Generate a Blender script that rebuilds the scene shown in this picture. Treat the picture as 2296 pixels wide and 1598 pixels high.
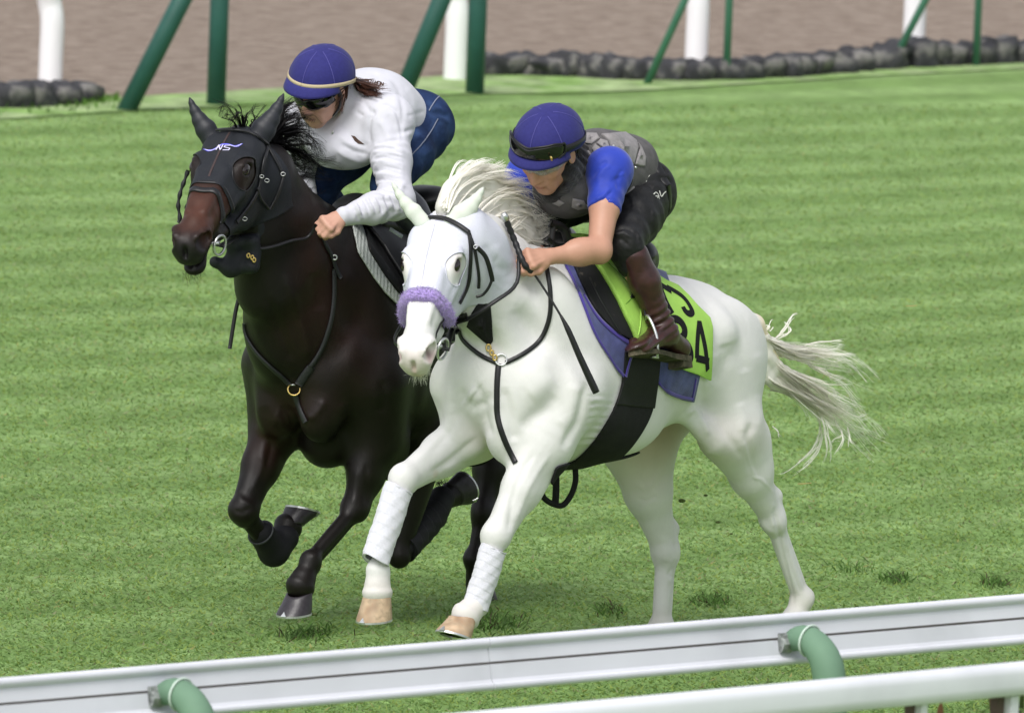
import bpy, bmesh, math, random
import numpy as np
from mathutils import Vector, Matrix
from mathutils.bvhtree import BVHTree
random.seed(7); rng = np.random.default_rng(7)
for o in list(bpy.data.objects): bpy.data.objects.remove(o)
scn = bpy.context.scene
COL = scn.collection
rad = math.radians

# ------------------------------------------------------------------ camera
F = 29520.0; U0, V0 = 1148.0, 799.0          # photograph measured on a 2296 x 1598 grid
PITCH = rad(5.0); ROLL = rad(2.2); D0 = 45.0
fw = np.array([0, math.cos(PITCH), -math.sin(PITCH)])
_r = np.array([1., 0, 0]); _u = np.array([0, math.sin(PITCH), math.cos(PITCH)])
RR = _r*math.cos(ROLL)+_u*math.sin(ROLL); UU = -_r*math.sin(ROLL)+_u*math.cos(ROLL)
def ray(u, v): return fw+RR*((u-U0)/F)-UU*((v-V0)/F)
HC = -ray(1030, 1500)[2]*44.5
CAM = np.array([0, 0, HC])
def P(u, v, d): return CAM+ray(u, v)*(D0-d)
def G(u, v, z=0.0):
    d = ray(u, v); return CAM+d*((z-HC)/d[2])
cd = bpy.data.cameras.new('camera'); cam = bpy.data.objects.new('camera', cd); COL.objects.link(cam)
M = Matrix(((RR[0], UU[0], -fw[0], CAM[0]), (RR[1], UU[1], -fw[1], CAM[1]), (RR[2], UU[2], -fw[2], CAM[2]), (0, 0, 0, 1)))
cam.matrix_world = M
cd.sensor_width = 36; cd.lens = 36*F/2296; cd.clip_start = 1; cd.clip_end = 6000
cd.dof.use_dof = True; cd.dof.focus_distance = 44.7; cd.dof.aperture_fstop = 11
scn.camera = cam
scn.render.resolution_x = 1024; scn.render.resolution_y = 712

# ------------------------------------------------------------------ sky, sun, exposure (bright overcast)
SUN_EL, SUN_ROT = rad(52), rad(200)
world = bpy.data.worlds.new('World'); scn.world = world; world.use_nodes = True
nt = world.node_tree; nt.nodes.clear()
sky = nt.nodes.new('ShaderNodeTexSky'); sky.sky_type = 'NISHITA'; sky.sun_disc = False
sky.sun_elevation = SUN_EL; sky.sun_rotation = SUN_ROT; sky.dust_density = 3.0; sky.air_density = 1.0
hs = nt.nodes.new('ShaderNodeHueSaturation'); hs.inputs['Saturation'].default_value = 0.26
bg = nt.nodes.new('ShaderNodeBackground'); bg.inputs['Strength'].default_value = 0.15
wo = nt.nodes.new('ShaderNodeOutputWorld')
nt.links.new(sky.outputs[0], hs.inputs['Color']); nt.links.new(hs.outputs[0], bg.inputs['Color']); nt.links.new(bg.outputs[0], wo.inputs[0])
sl = bpy.data.lights.new('sun', 'SUN'); sl.energy = 1.5; sl.angle = rad(25); sl.color = (1, .97, .93)
sun = bpy.data.objects.new('sun', sl); COL.objects.link(sun)
# direction towards the sun: sky rotation 0 = +Y, clockwise
sd = Vector((math.sin(SUN_ROT)*math.cos(SUN_EL), math.cos(SUN_ROT)*math.cos(SUN_EL), math.sin(SUN_EL)))
sun.rotation_euler = sd.to_track_quat('Z', 'Y').to_euler(); sun.location = (0, 40, 20)
scn.view_settings.view_transform = 'Standard'; scn.view_settings.look = 'None'
scn.view_settings.exposure = 0.36; scn.view_settings.gamma = 1.0; scn.view_settings.use_curve_mapping = False

# ------------------------------------------------------------------ materials
def newmat(name):
    m = bpy.data.materials.new(name); m.use_nodes = True
    n = m.node_tree.nodes; b = n['Principled BSDF']; return m, m.node_tree, b
def mat(name, col, rough=.6, spec=.4, metal=0, var=0.0, vscale=30, bump=0.0, bscale=200, sheen=0, coords='Object', stretch=None, bdist=.002, trans=0, col2=None, c2scale=8, c2lo=.45, c2hi=.65, wave=None):
    m, t, b = newmat(name); N = t.nodes.new; L = t.links.new
    b.inputs['Base Color'].default_value = (*col, 1); b.inputs['Roughness'].default_value = rough
    b.inputs['Specular IOR Level'].default_value = spec; b.inputs['Metallic'].default_value = metal
    if sheen: b.inputs['Sheen Weight'].default_value = sheen
    tc = N('ShaderNodeTexCoord'); src = tc.outputs[coords]
    if stretch:
        mp = N('ShaderNodeMapping'); mp.inputs['Scale'].default_value = stretch; L(src, mp.inputs[0]); src = mp.outputs[0]
    out = None
    if col2:
        nz = N('ShaderNodeTexNoise'); nz.inputs['Scale'].default_value = c2scale; nz.inputs['Detail'].default_value = 6; L(src, nz.inputs['Vector'])
        mr = N('ShaderNodeMapRange'); mr.inputs[1].default_value = c2lo; mr.inputs[2].default_value = c2hi; L(nz.outputs['Fac'], mr.inputs[0])
        mx = N('ShaderNodeMix'); mx.data_type = 'RGBA'; mx.inputs[6].default_value = (*col, 1); mx.inputs[7].default_value = (*col2, 1)
        L(mr.outputs[0], mx.inputs[0]); out = mx.outputs[2]
    if var:
        nz = N('ShaderNodeTexNoise'); nz.inputs['Scale'].default_value = vscale; nz.inputs['Detail'].default_value = 5; L(src, nz.inputs['Vector'])
        mr = N('ShaderNodeMapRange'); mr.inputs[1].default_value = .3; mr.inputs[2].default_value = .7; mr.inputs[3].default_value = 1-var; mr.inputs[4].default_value = 1+var; L(nz.outputs['Fac'], mr.inputs[0])
        mx = N('ShaderNodeMix'); mx.data_type = 'RGBA'; mx.blend_type = 'MULTIPLY'; mx.inputs[0].default_value = 1
        if out: L(out, mx.inputs[6])
        else: mx.inputs[6].default_value = (*col, 1)
        L(mr.outputs[0], mx.inputs[7]); out = mx.outputs[2]
    if out: L(out, b.inputs['Base Color'])
    if bump:
        nz = N('ShaderNodeTexNoise'); nz.inputs['Scale'].default_value = bscale; nz.inputs['Detail'].default_value = 4; L(src, nz.inputs['Vector'])
        bp = N('ShaderNodeBump'); bp.inputs['Strength'].default_value = bump; bp.inputs['Distance'].default_value = bdist; L(nz.outputs['Fac'], bp.inputs['Height'])
        last = bp.outputs[0]
        if wave:
            wv = N('ShaderNodeTexWave'); wv.inputs['Scale'].default_value = wave[0]; wv.inputs['Distortion'].default_value = wave[1]; wv.inputs['Detail'].default_value = 3; L(src, wv.inputs['Vector'])
            b2 = N('ShaderNodeBump'); b2.inputs['Strength'].default_value = wave[2]; b2.inputs['Distance'].default_value = wave[3]; L(wv.outputs['Fac'], b2.inputs['Height']); L(last, b2.inputs['Normal']); last = b2.outputs[0]
        L(last, b.inputs['Normal'])
    return m

def coat(name, rough, sheen, bump, mott, spec=.3, vein=.0):
    m, t, b = newmat(name); N = t.nodes.new; L = t.links.new
    at = N('ShaderNodeAttribute'); at.attribute_name = 'Col'
    tc = N('ShaderNodeTexCoord')
    mp = N('ShaderNodeMapping'); mp.inputs['Scale'].default_value = (1, 1, 1); L(tc.outputs['Object'], mp.inputs[0])
    nz = N('ShaderNodeTexNoise'); nz.inputs['Scale'].default_value = 9; nz.inputs['Detail'].default_value = 8; nz.inputs['Roughness'].default_value = .65; L(mp.outputs[0], nz.inputs['Vector'])
    mr = N('ShaderNodeMapRange'); mr.inputs[1].default_value = .3; mr.inputs[2].default_value = .7; mr.inputs[3].default_value = 1-mott; mr.inputs[4].default_value = 1+mott*.6; L(nz.outputs['Fac'], mr.inputs[0])
    mx = N('ShaderNodeMix'); mx.data_type = 'RGBA'; mx.blend_type = 'MULTIPLY'; mx.inputs[0].default_value = 1; L(at.outputs['Color'], mx.inputs[6]); L(mr.outputs[0], mx.inputs[7])
    L(mx.outputs[2], b.inputs['Base Color'])
    b.inputs['Roughness'].default_value = rough; b.inputs['Specular IOR Level'].default_value = spec; b.inputs['Sheen Weight'].default_value = sheen; b.inputs['Sheen Roughness'].default_value = .5
    m2 = N('ShaderNodeMapping'); m2.inputs['Scale'].default_value = (1, 1, .22); m2.inputs['Rotation'].default_value = (.3, .5, 0); L(tc.outputs['Object'], m2.inputs[0])
    n2 = N('ShaderNodeTexNoise'); n2.inputs['Scale'].default_value = 320; n2.inputs['Detail'].default_value = 3; L(m2.outputs[0], n2.inputs['Vector'])
    b1 = N('ShaderNodeBump'); b1.inputs['Strength'].default_value = bump; b1.inputs['Distance'].default_value = .0015; L(n2.outputs['Fac'], b1.inputs['Height'])
    n3 = N('ShaderNodeTexNoise'); n3.inputs['Scale'].default_value = 14; n3.inputs['Detail'].default_value = 5; n3.inputs['Distortion'].default_value = 1.2; L(tc.outputs['Object'], n3.inputs['Vector'])
    b2 = N('ShaderNodeBump'); b2.inputs['Strength'].default_value = .10+vein*.5; b2.inputs['Distance'].default_value = .008; L(n3.outputs['Fac'], b2.inputs['Height']); L(b1.outputs[0], b2.inputs['Normal'])
    L(b2.outputs[0], b.inputs['Normal'])
    return m

# ------------------------------------------------------------------ objects
def mesh_obj(name, verts, faces, material=None, parent=None, smooth=True, col=None):
    me = bpy.data.meshes.new(name)
    verts = np.asarray(verts, dtype=np.float32)
    if isinstance(faces, np.ndarray):
        n, k = faces.shape
        me.vertices.add(len(verts)); me.vertices.foreach_set('co', verts.ravel())
        me.loops.add(n*k); me.loops.foreach_set('vertex_index', faces.astype(np.int32).ravel())
        me.polygons.add(n); me.polygons.foreach_set('loop_start', np.arange(0, n*k, k, dtype=np.int32))
        me.polygons.foreach_set('loop_total', np.full(n, k, dtype=np.int32))
        me.update(calc_edges=True)
    else:
        me.from_pydata(verts.tolist(), [], faces); me.update()
    if smooth: me.polygons.foreach_set('use_smooth', np.ones(len(me.polygons), dtype=bool))
    if col is not None:
        ca = me.color_attributes.new('Col', 'FLOAT_COLOR', 'POINT')
        c = np.ones((len(verts), 4), dtype=np.float32); c[:, :3] = col; ca.data.foreach_set('color', c.ravel())
    if material:
        for m in (material if isinstance(material, (list, tuple)) else [material]): me.materials.append(m)
    o = bpy.data.objects.new(name, me); COL.objects.link(o)
    if parent: o.parent = parent; o.matrix_parent_inverse = parent.matrix_world.inverted() if False else Matrix.Identity(4); 
    return o
def tag(o, label=None, cat=None, group=None, kind=None):
    if label: o['label'] = label
    if cat: o['category'] = cat
    if group: o['group'] = group
    if kind: o['kind'] = kind
    return o
def thing(name, label, cat, loc=(0, 0, 0), group=None):
    o = bpy.data.objects.new(name, None); COL.objects.link(o); o.location = loc; o.empty_display_size = .2
    return tag(o, label, cat, group)
def fit_parent(o, p):
    # parts are built in world coordinates: keep them there under a parent placed at the thing's base
    l = Vector(p.location)
    q = p.parent
    o.parent = p
    if p.type == 'EMPTY': o.location = -l
    return o
def part(name, verts, faces, material, parent, smooth=True, col=None, label=None):
    o = mesh_obj(name, verts, faces, material, None, smooth, col)
    fit_parent(o, parent)
    if label: o['label'] = label
    return o

def frame_at(O, th):
    t = rad(th); h = np.array([-math.cos(t), -math.sin(t), 0]); l = np.array([math.sin(t), -math.cos(t), 0])
    return np.array([O[0], O[1], 0.]), h, l
class Fr:
    """horse frame: f forward, s to its left, z up"""
    def __init__(s, O, th): s.O, s.h, s.l = frame_at(O, th); s.up = np.array([0, 0, 1.])
    def W(s, f, a, z): return s.O+s.h*f+s.l*a+s.up*z
    def B(s, u, v, a): d = ray(u, v); t = ((s.O-CAM)@s.l+a)/(d@s.l); return CAM+d*t
    def K(s, u, v, f): d = ray(u, v); t = ((s.O-CAM)@s.h+f)/(d@s.h); return CAM+d*t
    def loc(s, p): q = np.asarray(p)-s.O; return np.array([q@s.h, q@s.l, q[2]])
    def rot(s, pitch=0, yaw=0, roll=0):   # rows: forward, left, up ; pitch>0 nose up
        h, l, u = s.h, s.l, s.up
        cy, sy = math.cos(rad(yaw)), math.sin(rad(yaw)); h, l = h*cy+l*sy, l*cy-h*sy
        c, q = math.cos(rad(pitch)), math.sin(rad(pitch)); h, u = h*c+u*q, u*c-h*q
        c, q = math.cos(rad(roll)), math.sin(rad(roll)); l, u = l*c+u*q, u*c-l*q
        return np.array([h, l, u])

# ------------------------------------------------------------------ implicit surfaces
def nrm(v): v = np.asarray(v, float); return v/max(np.linalg.norm(v), 1e-9)
class Field:
    def __init__(s): s.p = []; s.warp = None
    def add(s, fn, lo, hi, k, op): s.p.append((fn, np.array(lo, float), np.array(hi, float), k, op))
    def ell(s, c, r, rot=None, k=.03, op='u'):
        c = np.asarray(c, np.float32); r = np.asarray(r, np.float32)*np.ones(3, np.float32)
        R = np.eye(3, dtype=np.float32) if rot is None else np.asarray(rot, np.float32)
        def fn(p):
            q = (p-c)@R.T; a = q/r; k0 = np.sqrt((a*a).sum(-1)); b = a/r; k1 = np.sqrt((b*b).sum(-1))+1e-6
            return k0*(k0-1)/k1
        m = float(r.max()); s.add(fn, c-m, c+m, k, op)
    def cone(s, a, b, ra, rb, k=.03, op='u'):
        a = np.asarray(a, np.float32); b = np.asarray(b, np.float32); ax = b-a; L2 = float(ax@ax)+1e-9
        def fn(p):
            q = p-a; t = np.clip((q@ax)/L2, 0, 1); q = q-t[..., None]*ax
            return np.sqrt((q*q).sum(-1))-(ra+(rb-ra)*t)
        m = max(ra, rb); s.add(fn, np.minimum(a, b)-m, np.maximum(a, b)+m, k, op)
    def ecap(s, a, b, A, Bb, side, k=.03, op='u'):
        """tapered bar of elliptic section; A, Bb = (radius along side, radius across)"""
        a = np.asarray(a, np.float32); b = np.asarray(b, np.float32); ax = b-a; L = float(np.linalg.norm(ax))+1e-9
        e3 = ax/L; e1 = np.asarray(side, float)-e3*float(np.dot(side, e3)); e1 = nrm(e1); e2 = np.cross(e3, e1)
        R = np.array([e1, e2, e3], np.float32); A = np.array(A, np.float32); D = np.array(Bb, np.float32)-A
        def fn(p):
            q = (p-a)@R.T; t = np.clip(q[..., 2]/L, 0, 1)
            z = q[..., 2]-t*L; r1 = A[0]+D[0]*t; r2 = A[1]+D[1]*t; r3 = np.minimum(r1, r2)
            x = q[..., 0]/r1; y = q[..., 1]/r2; z = z/r3
            k0 = np.sqrt(x*x+y*y+z*z); k1 = np.sqrt((x/r1)**2+(y/r2)**2+(z/r3)**2)+1e-6
            return k0*(k0-1)/k1
        m = max(*A, *np.array(Bb)); s.add(fn, np.minimum(a, b)-m, np.maximum(a, b)+m, k, op)
    def cut(s, c, n, Rr, k=.004):
        """remove everything beyond the plane through c (normal n), within Rr of c"""
        c = np.asarray(c, np.float32); n = nrm(n).astype(np.float32); c2 = c+n*Rr*.0
        def fn(p): q = p-c2; return np.maximum(-(q@n), np.sqrt((q*q).sum(-1))-Rr)
        s.add(fn, c-Rr, c+Rr, k, 's')
    def chain(s, st, side, k=.03, op='u'):
        for (a, wa), (b, wb) in zip(st[:-1], st[1:]): s.ecap(a, b, wa, wb, side, k, op)
    def rchain(s, st, k=.02, op='u'):
        for (a, ra), (b, rb) in zip(st[:-1], st[1:]): s.cone(a, b, ra, rb, k, op)
    def mesh(s, h, smooth=1, n=10):
        pad = .03
        lo = np.min([p[1] for p in s.p if p[4] == 'u'], axis=0)-pad-h*2; hi = np.max([p[2] for p in s.p if p[4] == 'u'], axis=0)+pad+h*2
        bs = n*h; nb = np.ceil((hi-lo)/bs).astype(int)
        gi = np.stack(np.meshgrid(*[np.arange(q) for q in nb], indexing='ij'), -1).reshape(-1, 3)
        cen = (lo+(gi+.5)*bs).astype(np.float32); half = bs/2
        def evalp(pts, blocks_c, marg):
            Fv = np.full(pts.shape[:-1], .3, np.float32)
            for fn, plo, phi, k, op in s.p:
                mm = marg+k*1.5+.03
                sel = np.all((blocks_c > plo-mm) & (blocks_c < phi+mm), axis=1)
                if not sel.any(): continue
                idx = np.nonzero(sel)[0]; d = fn(pts[idx]).astype(np.float32); f = Fv[idx]
                if op == 'u':
                    hh = np.clip(.5+.5*(f-d)/k, 0, 1); Fv[idx] = f+(d-f)*hh-k*hh*(1-hh)
                else:
                    hh = np.clip(.5-.5*(f+d)/k, 0, 1); Fv[idx] = f+(-d-f)*hh+k*hh*(1-hh)
            return Fv
        Fc = evalp(cen[:, None, :], cen, bs*1.6)[:, 0]
        act = np.abs(Fc) < bs*2.0
        gi = gi[act]; cen = cen[act]
        o = np.arange(n+1); off = np.stack(np.meshgrid(o, o, o, indexing='ij'), -1).astype(np.float32)*h
        V = []; ids = []; cells = []; Fall = np.empty((len(gi), n+1, n+1, n+1), np.float32)
        CH = 1500
        for i0 in range(0, len(gi), CH):
            sl_ = slice(i0, i0+CH); base = (lo+gi[sl_]*bs).astype(np.float32)
            pts = base[:, None, None, None, :]+off
            Fv = evalp(pts, cen[sl_], half+h*2)
            if s.warp is not None: Fv = Fv+s.warp(pts).astype(np.float32)
            Fall[sl_] = Fv
        # neighbouring blocks share their border samples exactly
        lin = (gi[:, 0].astype(np.int64)*(nb[1]+1)+gi[:, 1])*(nb[2]+1)+gi[:, 2]; so = np.argsort(lin); ls_ = lin[so]
        for ax_, st_ in ((0, (nb[1]+1)*(nb[2]+1)), (1, nb[2]+1), (2, 1)):
            q_ = lin+st_; pos_ = np.clip(np.searchsorted(ls_, q_), 0, len(ls_)-1); has = ls_[pos_] == q_; me_, ot_ = np.nonzero(has)[0], so[pos_[has]]
            if ax_ == 0: Fall[me_, n] = Fall[ot_, 0]
            elif ax_ == 1: Fall[me_, :, n] = Fall[ot_, :, 0]
            else: Fall[me_, :, :, n] = Fall[ot_, :, :, 0]
        S = Fall < 0
        cnt = np.zeros((len(gi), n, n, n), np.int8)
        for a in (0, 1):
            for b in (0, 1):
                for c in (0, 1): cnt += S[:, a:a+n, b:b+n, c:c+n]
        bi, i, j, k_ = np.nonzero((cnt > 0) & (cnt < 8))
        corner = [(a, b, c) for a in (0, 1) for b in (0, 1) for c in (0, 1)]
        vals = np.stack([Fall[bi, i+a, j+b, k_+c] for a, b, c in corner], 1)
        acc = np.zeros((len(bi), 3)); w = np.zeros(len(bi))
        for x in range(8):
            for y in range(x+1, 8):
                A_, B_ = np.array(corner[x]), np.array(corner[y])
                if np.abs(A_-B_).sum() != 1: continue
                va, vb = vals[:, x], vals[:, y]; m = (va < 0) != (vb < 0)
                t = np.where(m, va/np.where(m, va-vb, 1), 0)
                acc += np.where(m[:, None], A_+(B_-A_)*t[:, None], 0); w += m
        pos = acc/w[:, None]
        gc = gi[bi]*n+np.stack([i, j, k_], 1)
        dims = nb*n+2
        cid = (gc[:, 0].astype(np.int64)*dims[1]+gc[:, 1])*dims[2]+gc[:, 2]
        order = np.argsort(cid); cid = cid[order]; verts = (lo+(gc+pos)*h)[order]
        faces = []
        for ax in range(3):
            sl0 = [slice(None), slice(0, n), slice(0, n), slice(0, n)]; sl1 = list(sl0); sl1[ax+1] = slice(1, n+1)
            a = S[tuple(sl0)]; b = S[tuple(sl1)]
            bi, i, j, k_ = np.nonzero(a != b)
            inside = a[bi, i, j, k_]
            g = gi[bi]*n+np.stack([i, j, k_], 1)
            d1, d2 = [(1, 2), (2, 0), (0, 1)][ax]
            q = []
            for da, db in ((-1, -1), (0, -1), (0, 0), (-1, 0)):
                c = g.copy(); c[:, d1] += da; c[:, d2] += db
                q.append((c[:, 0].astype(np.int64)*dims[1]+c[:, 1])*dims[2]+c[:, 2])
            q = np.stack(q, 1)
            qi = np.searchsorted(cid, q); qi = np.clip(qi, 0, len(cid)-1); ok = (cid[qi] == q).all(1)
            qi = qi[ok]; ins = inside[ok]
            qi = np.where(ins[:, None], qi, qi[:, ::-1])
            faces.append(qi)
        faces = np.concatenate(faces)
        for _ in range(smooth):
            e = np.concatenate([faces[:, [0, 1]], faces[:, [1, 2]], faces[:, [2, 3]], faces[:, [3, 0]]])
            nn = np.bincount(e[:, 0], minlength=len(verts))+np.bincount(e[:, 1], minlength=len(verts))
            av = np.stack([np.bincount(e[:, 0], verts[e[:, 1], c], len(verts))+np.bincount(e[:, 1], verts[e[:, 0], c], len(verts)) for c in range(3)], 1)/np.maximum(nn, 1)[:, None]
            verts = np.where(nn[:, None] > 0, verts*.5+av*.5, verts)
        return verts, faces
def bvh_of(v, f):
    return BVHTree.FromPolygons([tuple(x) for x in np.asarray(v).tolist()], [tuple(int(i) for i in x) for x in f])
def hit(bv, u, v):
    """where the line of sight through a photo point meets a finished surface"""
    d = ray(u, v); d = d/np.linalg.norm(d)
    l, n, i, t = bv.ray_cast(Vector(CAM), Vector(d))
    return (np.array(l), np.array(n)) if l is not None else None
def snap(bv, p):
    l, n, i, t = bv.find_nearest(Vector(p))
    return np.array(l), np.array(n)

# ------------------------------------------------------------------ plain mesh builders
def resample(pts, n):
    """Catmull-Rom through pts, n samples evenly spaced"""
    p = np.asarray(pts, float)
    if len(p) == 2: return p[0]+(p[1]-p[0])*np.linspace(0, 1, n)[:, None]
    q = np.vstack([2*p[0]-p[1], p, 2*p[-1]-p[-2]]); out = []
    for i in range(len(p)-1):
        t = np.linspace(0, 1, 16, endpoint=False)[:, None]; a, b, c, d = q[i:i+4]
        out.append(.5*((2*b)+(-a+c)*t+(2*a-5*b+4*c-d)*t*t+(-a+3*b-3*c+d)*t**3))
    out.append(p[-1:]); c = np.concatenate(out)
    s = np.concatenate([[0], np.cumsum(np.linalg.norm(np.diff(c[:, :3], axis=0), axis=1))]); x = np.linspace(0, s[-1], n)
    return np.stack([np.interp(x, s, c[:, k]) for k in range(c.shape[1])], 1)
def tube(path, radii, seg=8, side=None, flat=1.0, cap=True):
    path = np.asarray(path, float); n = len(path); radii = np.asarray(radii, float)*np.ones(n)
    T = np.gradient(path, axis=0); T /= np.linalg.norm(T, axis=1)[:, None]+1e-12
    ref = np.array([0, 0, 1.]) if side is None else np.asarray(side, float)
    V = []; pe = None
    for i in range(n):
        e = ref if pe is None else pe
        if side is not None: e = ref
        e1 = e-T[i]*(e@T[i])
        if np.linalg.norm(e1) < 1e-4: e1 = np.cross(T[i], [1, 0, .3])
        e1 = nrm(e1); pe = e1; e2 = np.cross(T[i], e1)
        a = np.arange(seg)*2*math.pi/seg
        V.append(path[i]+radii[i]*(np.cos(a)[:, None]*e1*flat+np.sin(a)[:, None]*e2))
    V = np.concatenate(V); Fc = []
    for i in range(n-1):
        for j in range(seg):
            k = (j+1) % seg; Fc.append((i*seg+j, i*seg+k, (i+1)*seg+k, (i+1)*seg+j))
    if cap: Fc.append(tuple(range(seg-1, -1, -1))); Fc.append(tuple((n-1)*seg+j for j in range(seg)))
    return V, Fc
def merge(*ms):
    V = []; Fc = []; o = 0
    for v, f in ms:
        V.append(np.asarray(v)); Fc += [tuple(int(i)+o for i in q) for q in f]; o += len(v)
    return np.concatenate(V), Fc
def ribbon(pts, nor, w, th, n=None):
    """strap: flat band lying with its face along nor"""
    pts = np.asarray(pts, float); nor = np.asarray(nor, float); n = len(pts)
    w = np.asarray(w)*np.ones(n); T = np.gradient(pts, axis=0); T /= np.linalg.norm(T, axis=1)[:, None]+1e-12
    V = []
    for i in range(n):
        N_ = nrm(nor[i]-T[i]*(nor[i]@T[i])); S_ = np.cross(T[i], N_)
        a = w[i]/2
        for x, y in ((-1, 0), (-.82, 1), (.82, 1), (1, 0), (.82, -.2), (-.82, -.2)): V.append(pts[i]+S_*a*x+N_*th*y)
    Fc = []
    for i in range(n-1):
        for j in range(6):
            k = (j+1) % 6; Fc.append((i*6+j, i*6+k, (i+1)*6+k, (i+1)*6+j))
    Fc.append((0, 1, 2, 3, 4, 5)); Fc.append(tuple((n-1)*6+j for j in (5, 4, 3, 2, 1, 0)))
    return np.array(V), Fc
def strap_on(bv, pts, w, th=.004, off=.001, n=40, snapit=True, maxd=.08):
    c = resample(pts, n); P_ = []; N_ = []
    for p in c:
        q, nn = snap(bv, p)
        if not snapit or np.linalg.norm(q-p) > maxd: P_.append(p); N_.append(nn)
        else: P_.append(q+nn*off); N_.append(nn)
    P_ = np.array(P_); N_ = np.array(N_)
    for _ in range(3):
        P_[1:-1] = P_[1:-1]*.5+(P_[:-2]+P_[2:])*.25; N_[1:-1] = N_[1:-1]*.5+(N_[:-2]+N_[2:])*.25
    return ribbon(P_, N_, w, th)
def torus(c, ax, R, r, side=None, seg=28, s2=8, sq=1.0):
    ax = nrm(ax); e = np.array([0, 0, 1.]) if side is None else np.asarray(side, float)
    e1 = e-ax*(e@ax); e1 = nrm(e1 if np.linalg.norm(e1) > 1e-3 else np.cross(ax, [1, .2, 0])); e2 = np.cross(ax, e1)
    V = []; Fc = []
    for i in range(seg):
        a = i*2*math.pi/seg; d = math.cos(a)*e1+math.sin(a)*e2*sq; cc = c+d*R; d = nrm(d)
        for j in range(s2):
            b = j*2*math.pi/s2; V.append(cc+(math.cos(b)*d+math.sin(b)*ax)*r)
    for i in range(seg):
        for j in range(s2):
            Fc.append((i*s2+j, ((i+1) % seg)*s2+j, ((i+1) % seg)*s2+(j+1) % s2, i*s2+(j+1) % s2))
    return np.array(V), Fc
def boxm(c, e1, e2, e3):
    """box: centre and three half-axes"""
    V = [c+e1*x+e2*y+e3*z for x in (-1, 1) for y in (-1, 1) for z in (-1, 1)]
    return np.array(V), [(0, 1, 3, 2), (4, 6, 7, 5), (0, 4, 5, 1), (2, 3, 7, 6), (0, 2, 6, 4), (1, 5, 7, 3)]
def ellm(c, R, r, nu=20, nv=12):
    V = []; Fc = []
    for j in range(nv+1):
        t = math.pi*j/nv
        for i in range(nu):
            a = 2*math.pi*i/nu; V.append(c+R[0]*r[0]*math.sin(t)*math.cos(a)+R[1]*r[1]*math.sin(t)*math.sin(a)+R[2]*r[2]*math.cos(t))
    for j in range(nv):
        for i in range(nu):
            k = (i+1) % nu; Fc.append((j*nu+i, (j+1)*nu+i, (j+1)*nu+k, j*nu+k))
    return np.array(V), Fc
def sheet(grid, th, nor=None):
    """closed sheet from a grid of points, given thickness inward"""
    g = np.asarray(grid, float); n, m = g.shape[:2]
    if nor is None:
        du = np.gradient(g, axis=0); dv = np.gradient(g, axis=1); nor = np.cross(du, dv); nor /= np.linalg.norm(nor, axis=2)[..., None]+1e-12
    V = np.concatenate([g.reshape(-1, 3), (g-nor*th).reshape(-1, 3)]); o = n*m; Fc = []
    for i in range(n-1):
        for j in range(m-1):
            a, b, c, d = i*m+j, (i+1)*m+j, (i+1)*m+j+1, i*m+j+1
            Fc.append((a, b, c, d)); Fc.append((o+d, o+c, o+b, o+a))
    for i in range(n-1):
        Fc.append((i*m, o+i*m, o+(i+1)*m, (i+1)*m)); a, b = i*m+m-1, (i+1)*m+m-1; Fc.append((a, b, o+b, o+a))
    for j in range(m-1):
        Fc.append((j, j+1, o+j+1, o+j)); a, b = (n-1)*m+j, (n-1)*m+j+1; Fc.append((a, o+a, o+b, b))
    return V, Fc
def hair(paths, r0, tip=.15, face=np.array([0, -.55, .83])):
    """many flat tapered strands in one mesh; paths (N, n, 3)"""
    Pp = np.asarray(paths, float); N, n, _ = Pp.shape
    T = np.gradient(Pp, axis=1); T /= np.linalg.norm(T, axis=2)[..., None]+1e-12
    e1 = np.cross(T, face+rng.normal(size=(N, 1, 3))*.18); e1 /= np.linalg.norm(e1, axis=2)[..., None]+1e-12
    rr = (np.asarray(r0)*np.ones(N))[:, None]*np.linspace(1, tip, n)[None, :]**.7
    V = np.stack([Pp-e1*rr[..., None], Pp+e1*rr[..., None]], 2).reshape(-1, 3)
    s_, i_ = np.meshgrid(np.arange(N), np.arange(n-1), indexing='ij'); b = (s_*n+i_)*2
    return V, np.stack([b, b+1, b+3, b+2], -1).reshape(-1, 4)
def hair_round(paths, r0, tip=.15, seg=3):
    """many tapered strands in one mesh; paths (N, n, 3)"""
    Pp = np.asarray(paths, float); N, n, _ = Pp.shape
    T = np.gradient(Pp, axis=1); T /= np.linalg.norm(T, axis=2)[..., None]+1e-12
    ref = rng.normal(size=(N, 1, 3)); e1 = ref-T*(ref*T).sum(-1)[..., None]; e1 /= np.linalg.norm(e1, axis=2)[..., None]+1e-12; e2 = np.cross(T, e1)
    rr = (np.asarray(r0)*np.ones(N))[:, None]*np.linspace(1, tip, n)[None, :]**.7
    a = np.arange(seg)*2*math.pi/seg
    V = Pp[:, :, None, :]+rr[..., None, None]*(np.cos(a)[None, None, :, None]*e1[:, :, None, :]+np.sin(a)[None, None, :, None]*e2[:, :, None, :])
    V = V.reshape(-1, 3)
    s_, i_, j_ = np.meshgrid(np.arange(N), np.arange(n-1), np.arange(seg), indexing='ij'); b = s_*n*seg; k_ = (j_+1) % seg
    Fc = np.stack([b+i_*seg+j_, b+i_*seg+k_, b+(i_+1)*seg+k_, b+(i_+1)*seg+j_], -1).reshape(-1, 4)
    return V, Fc
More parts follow.
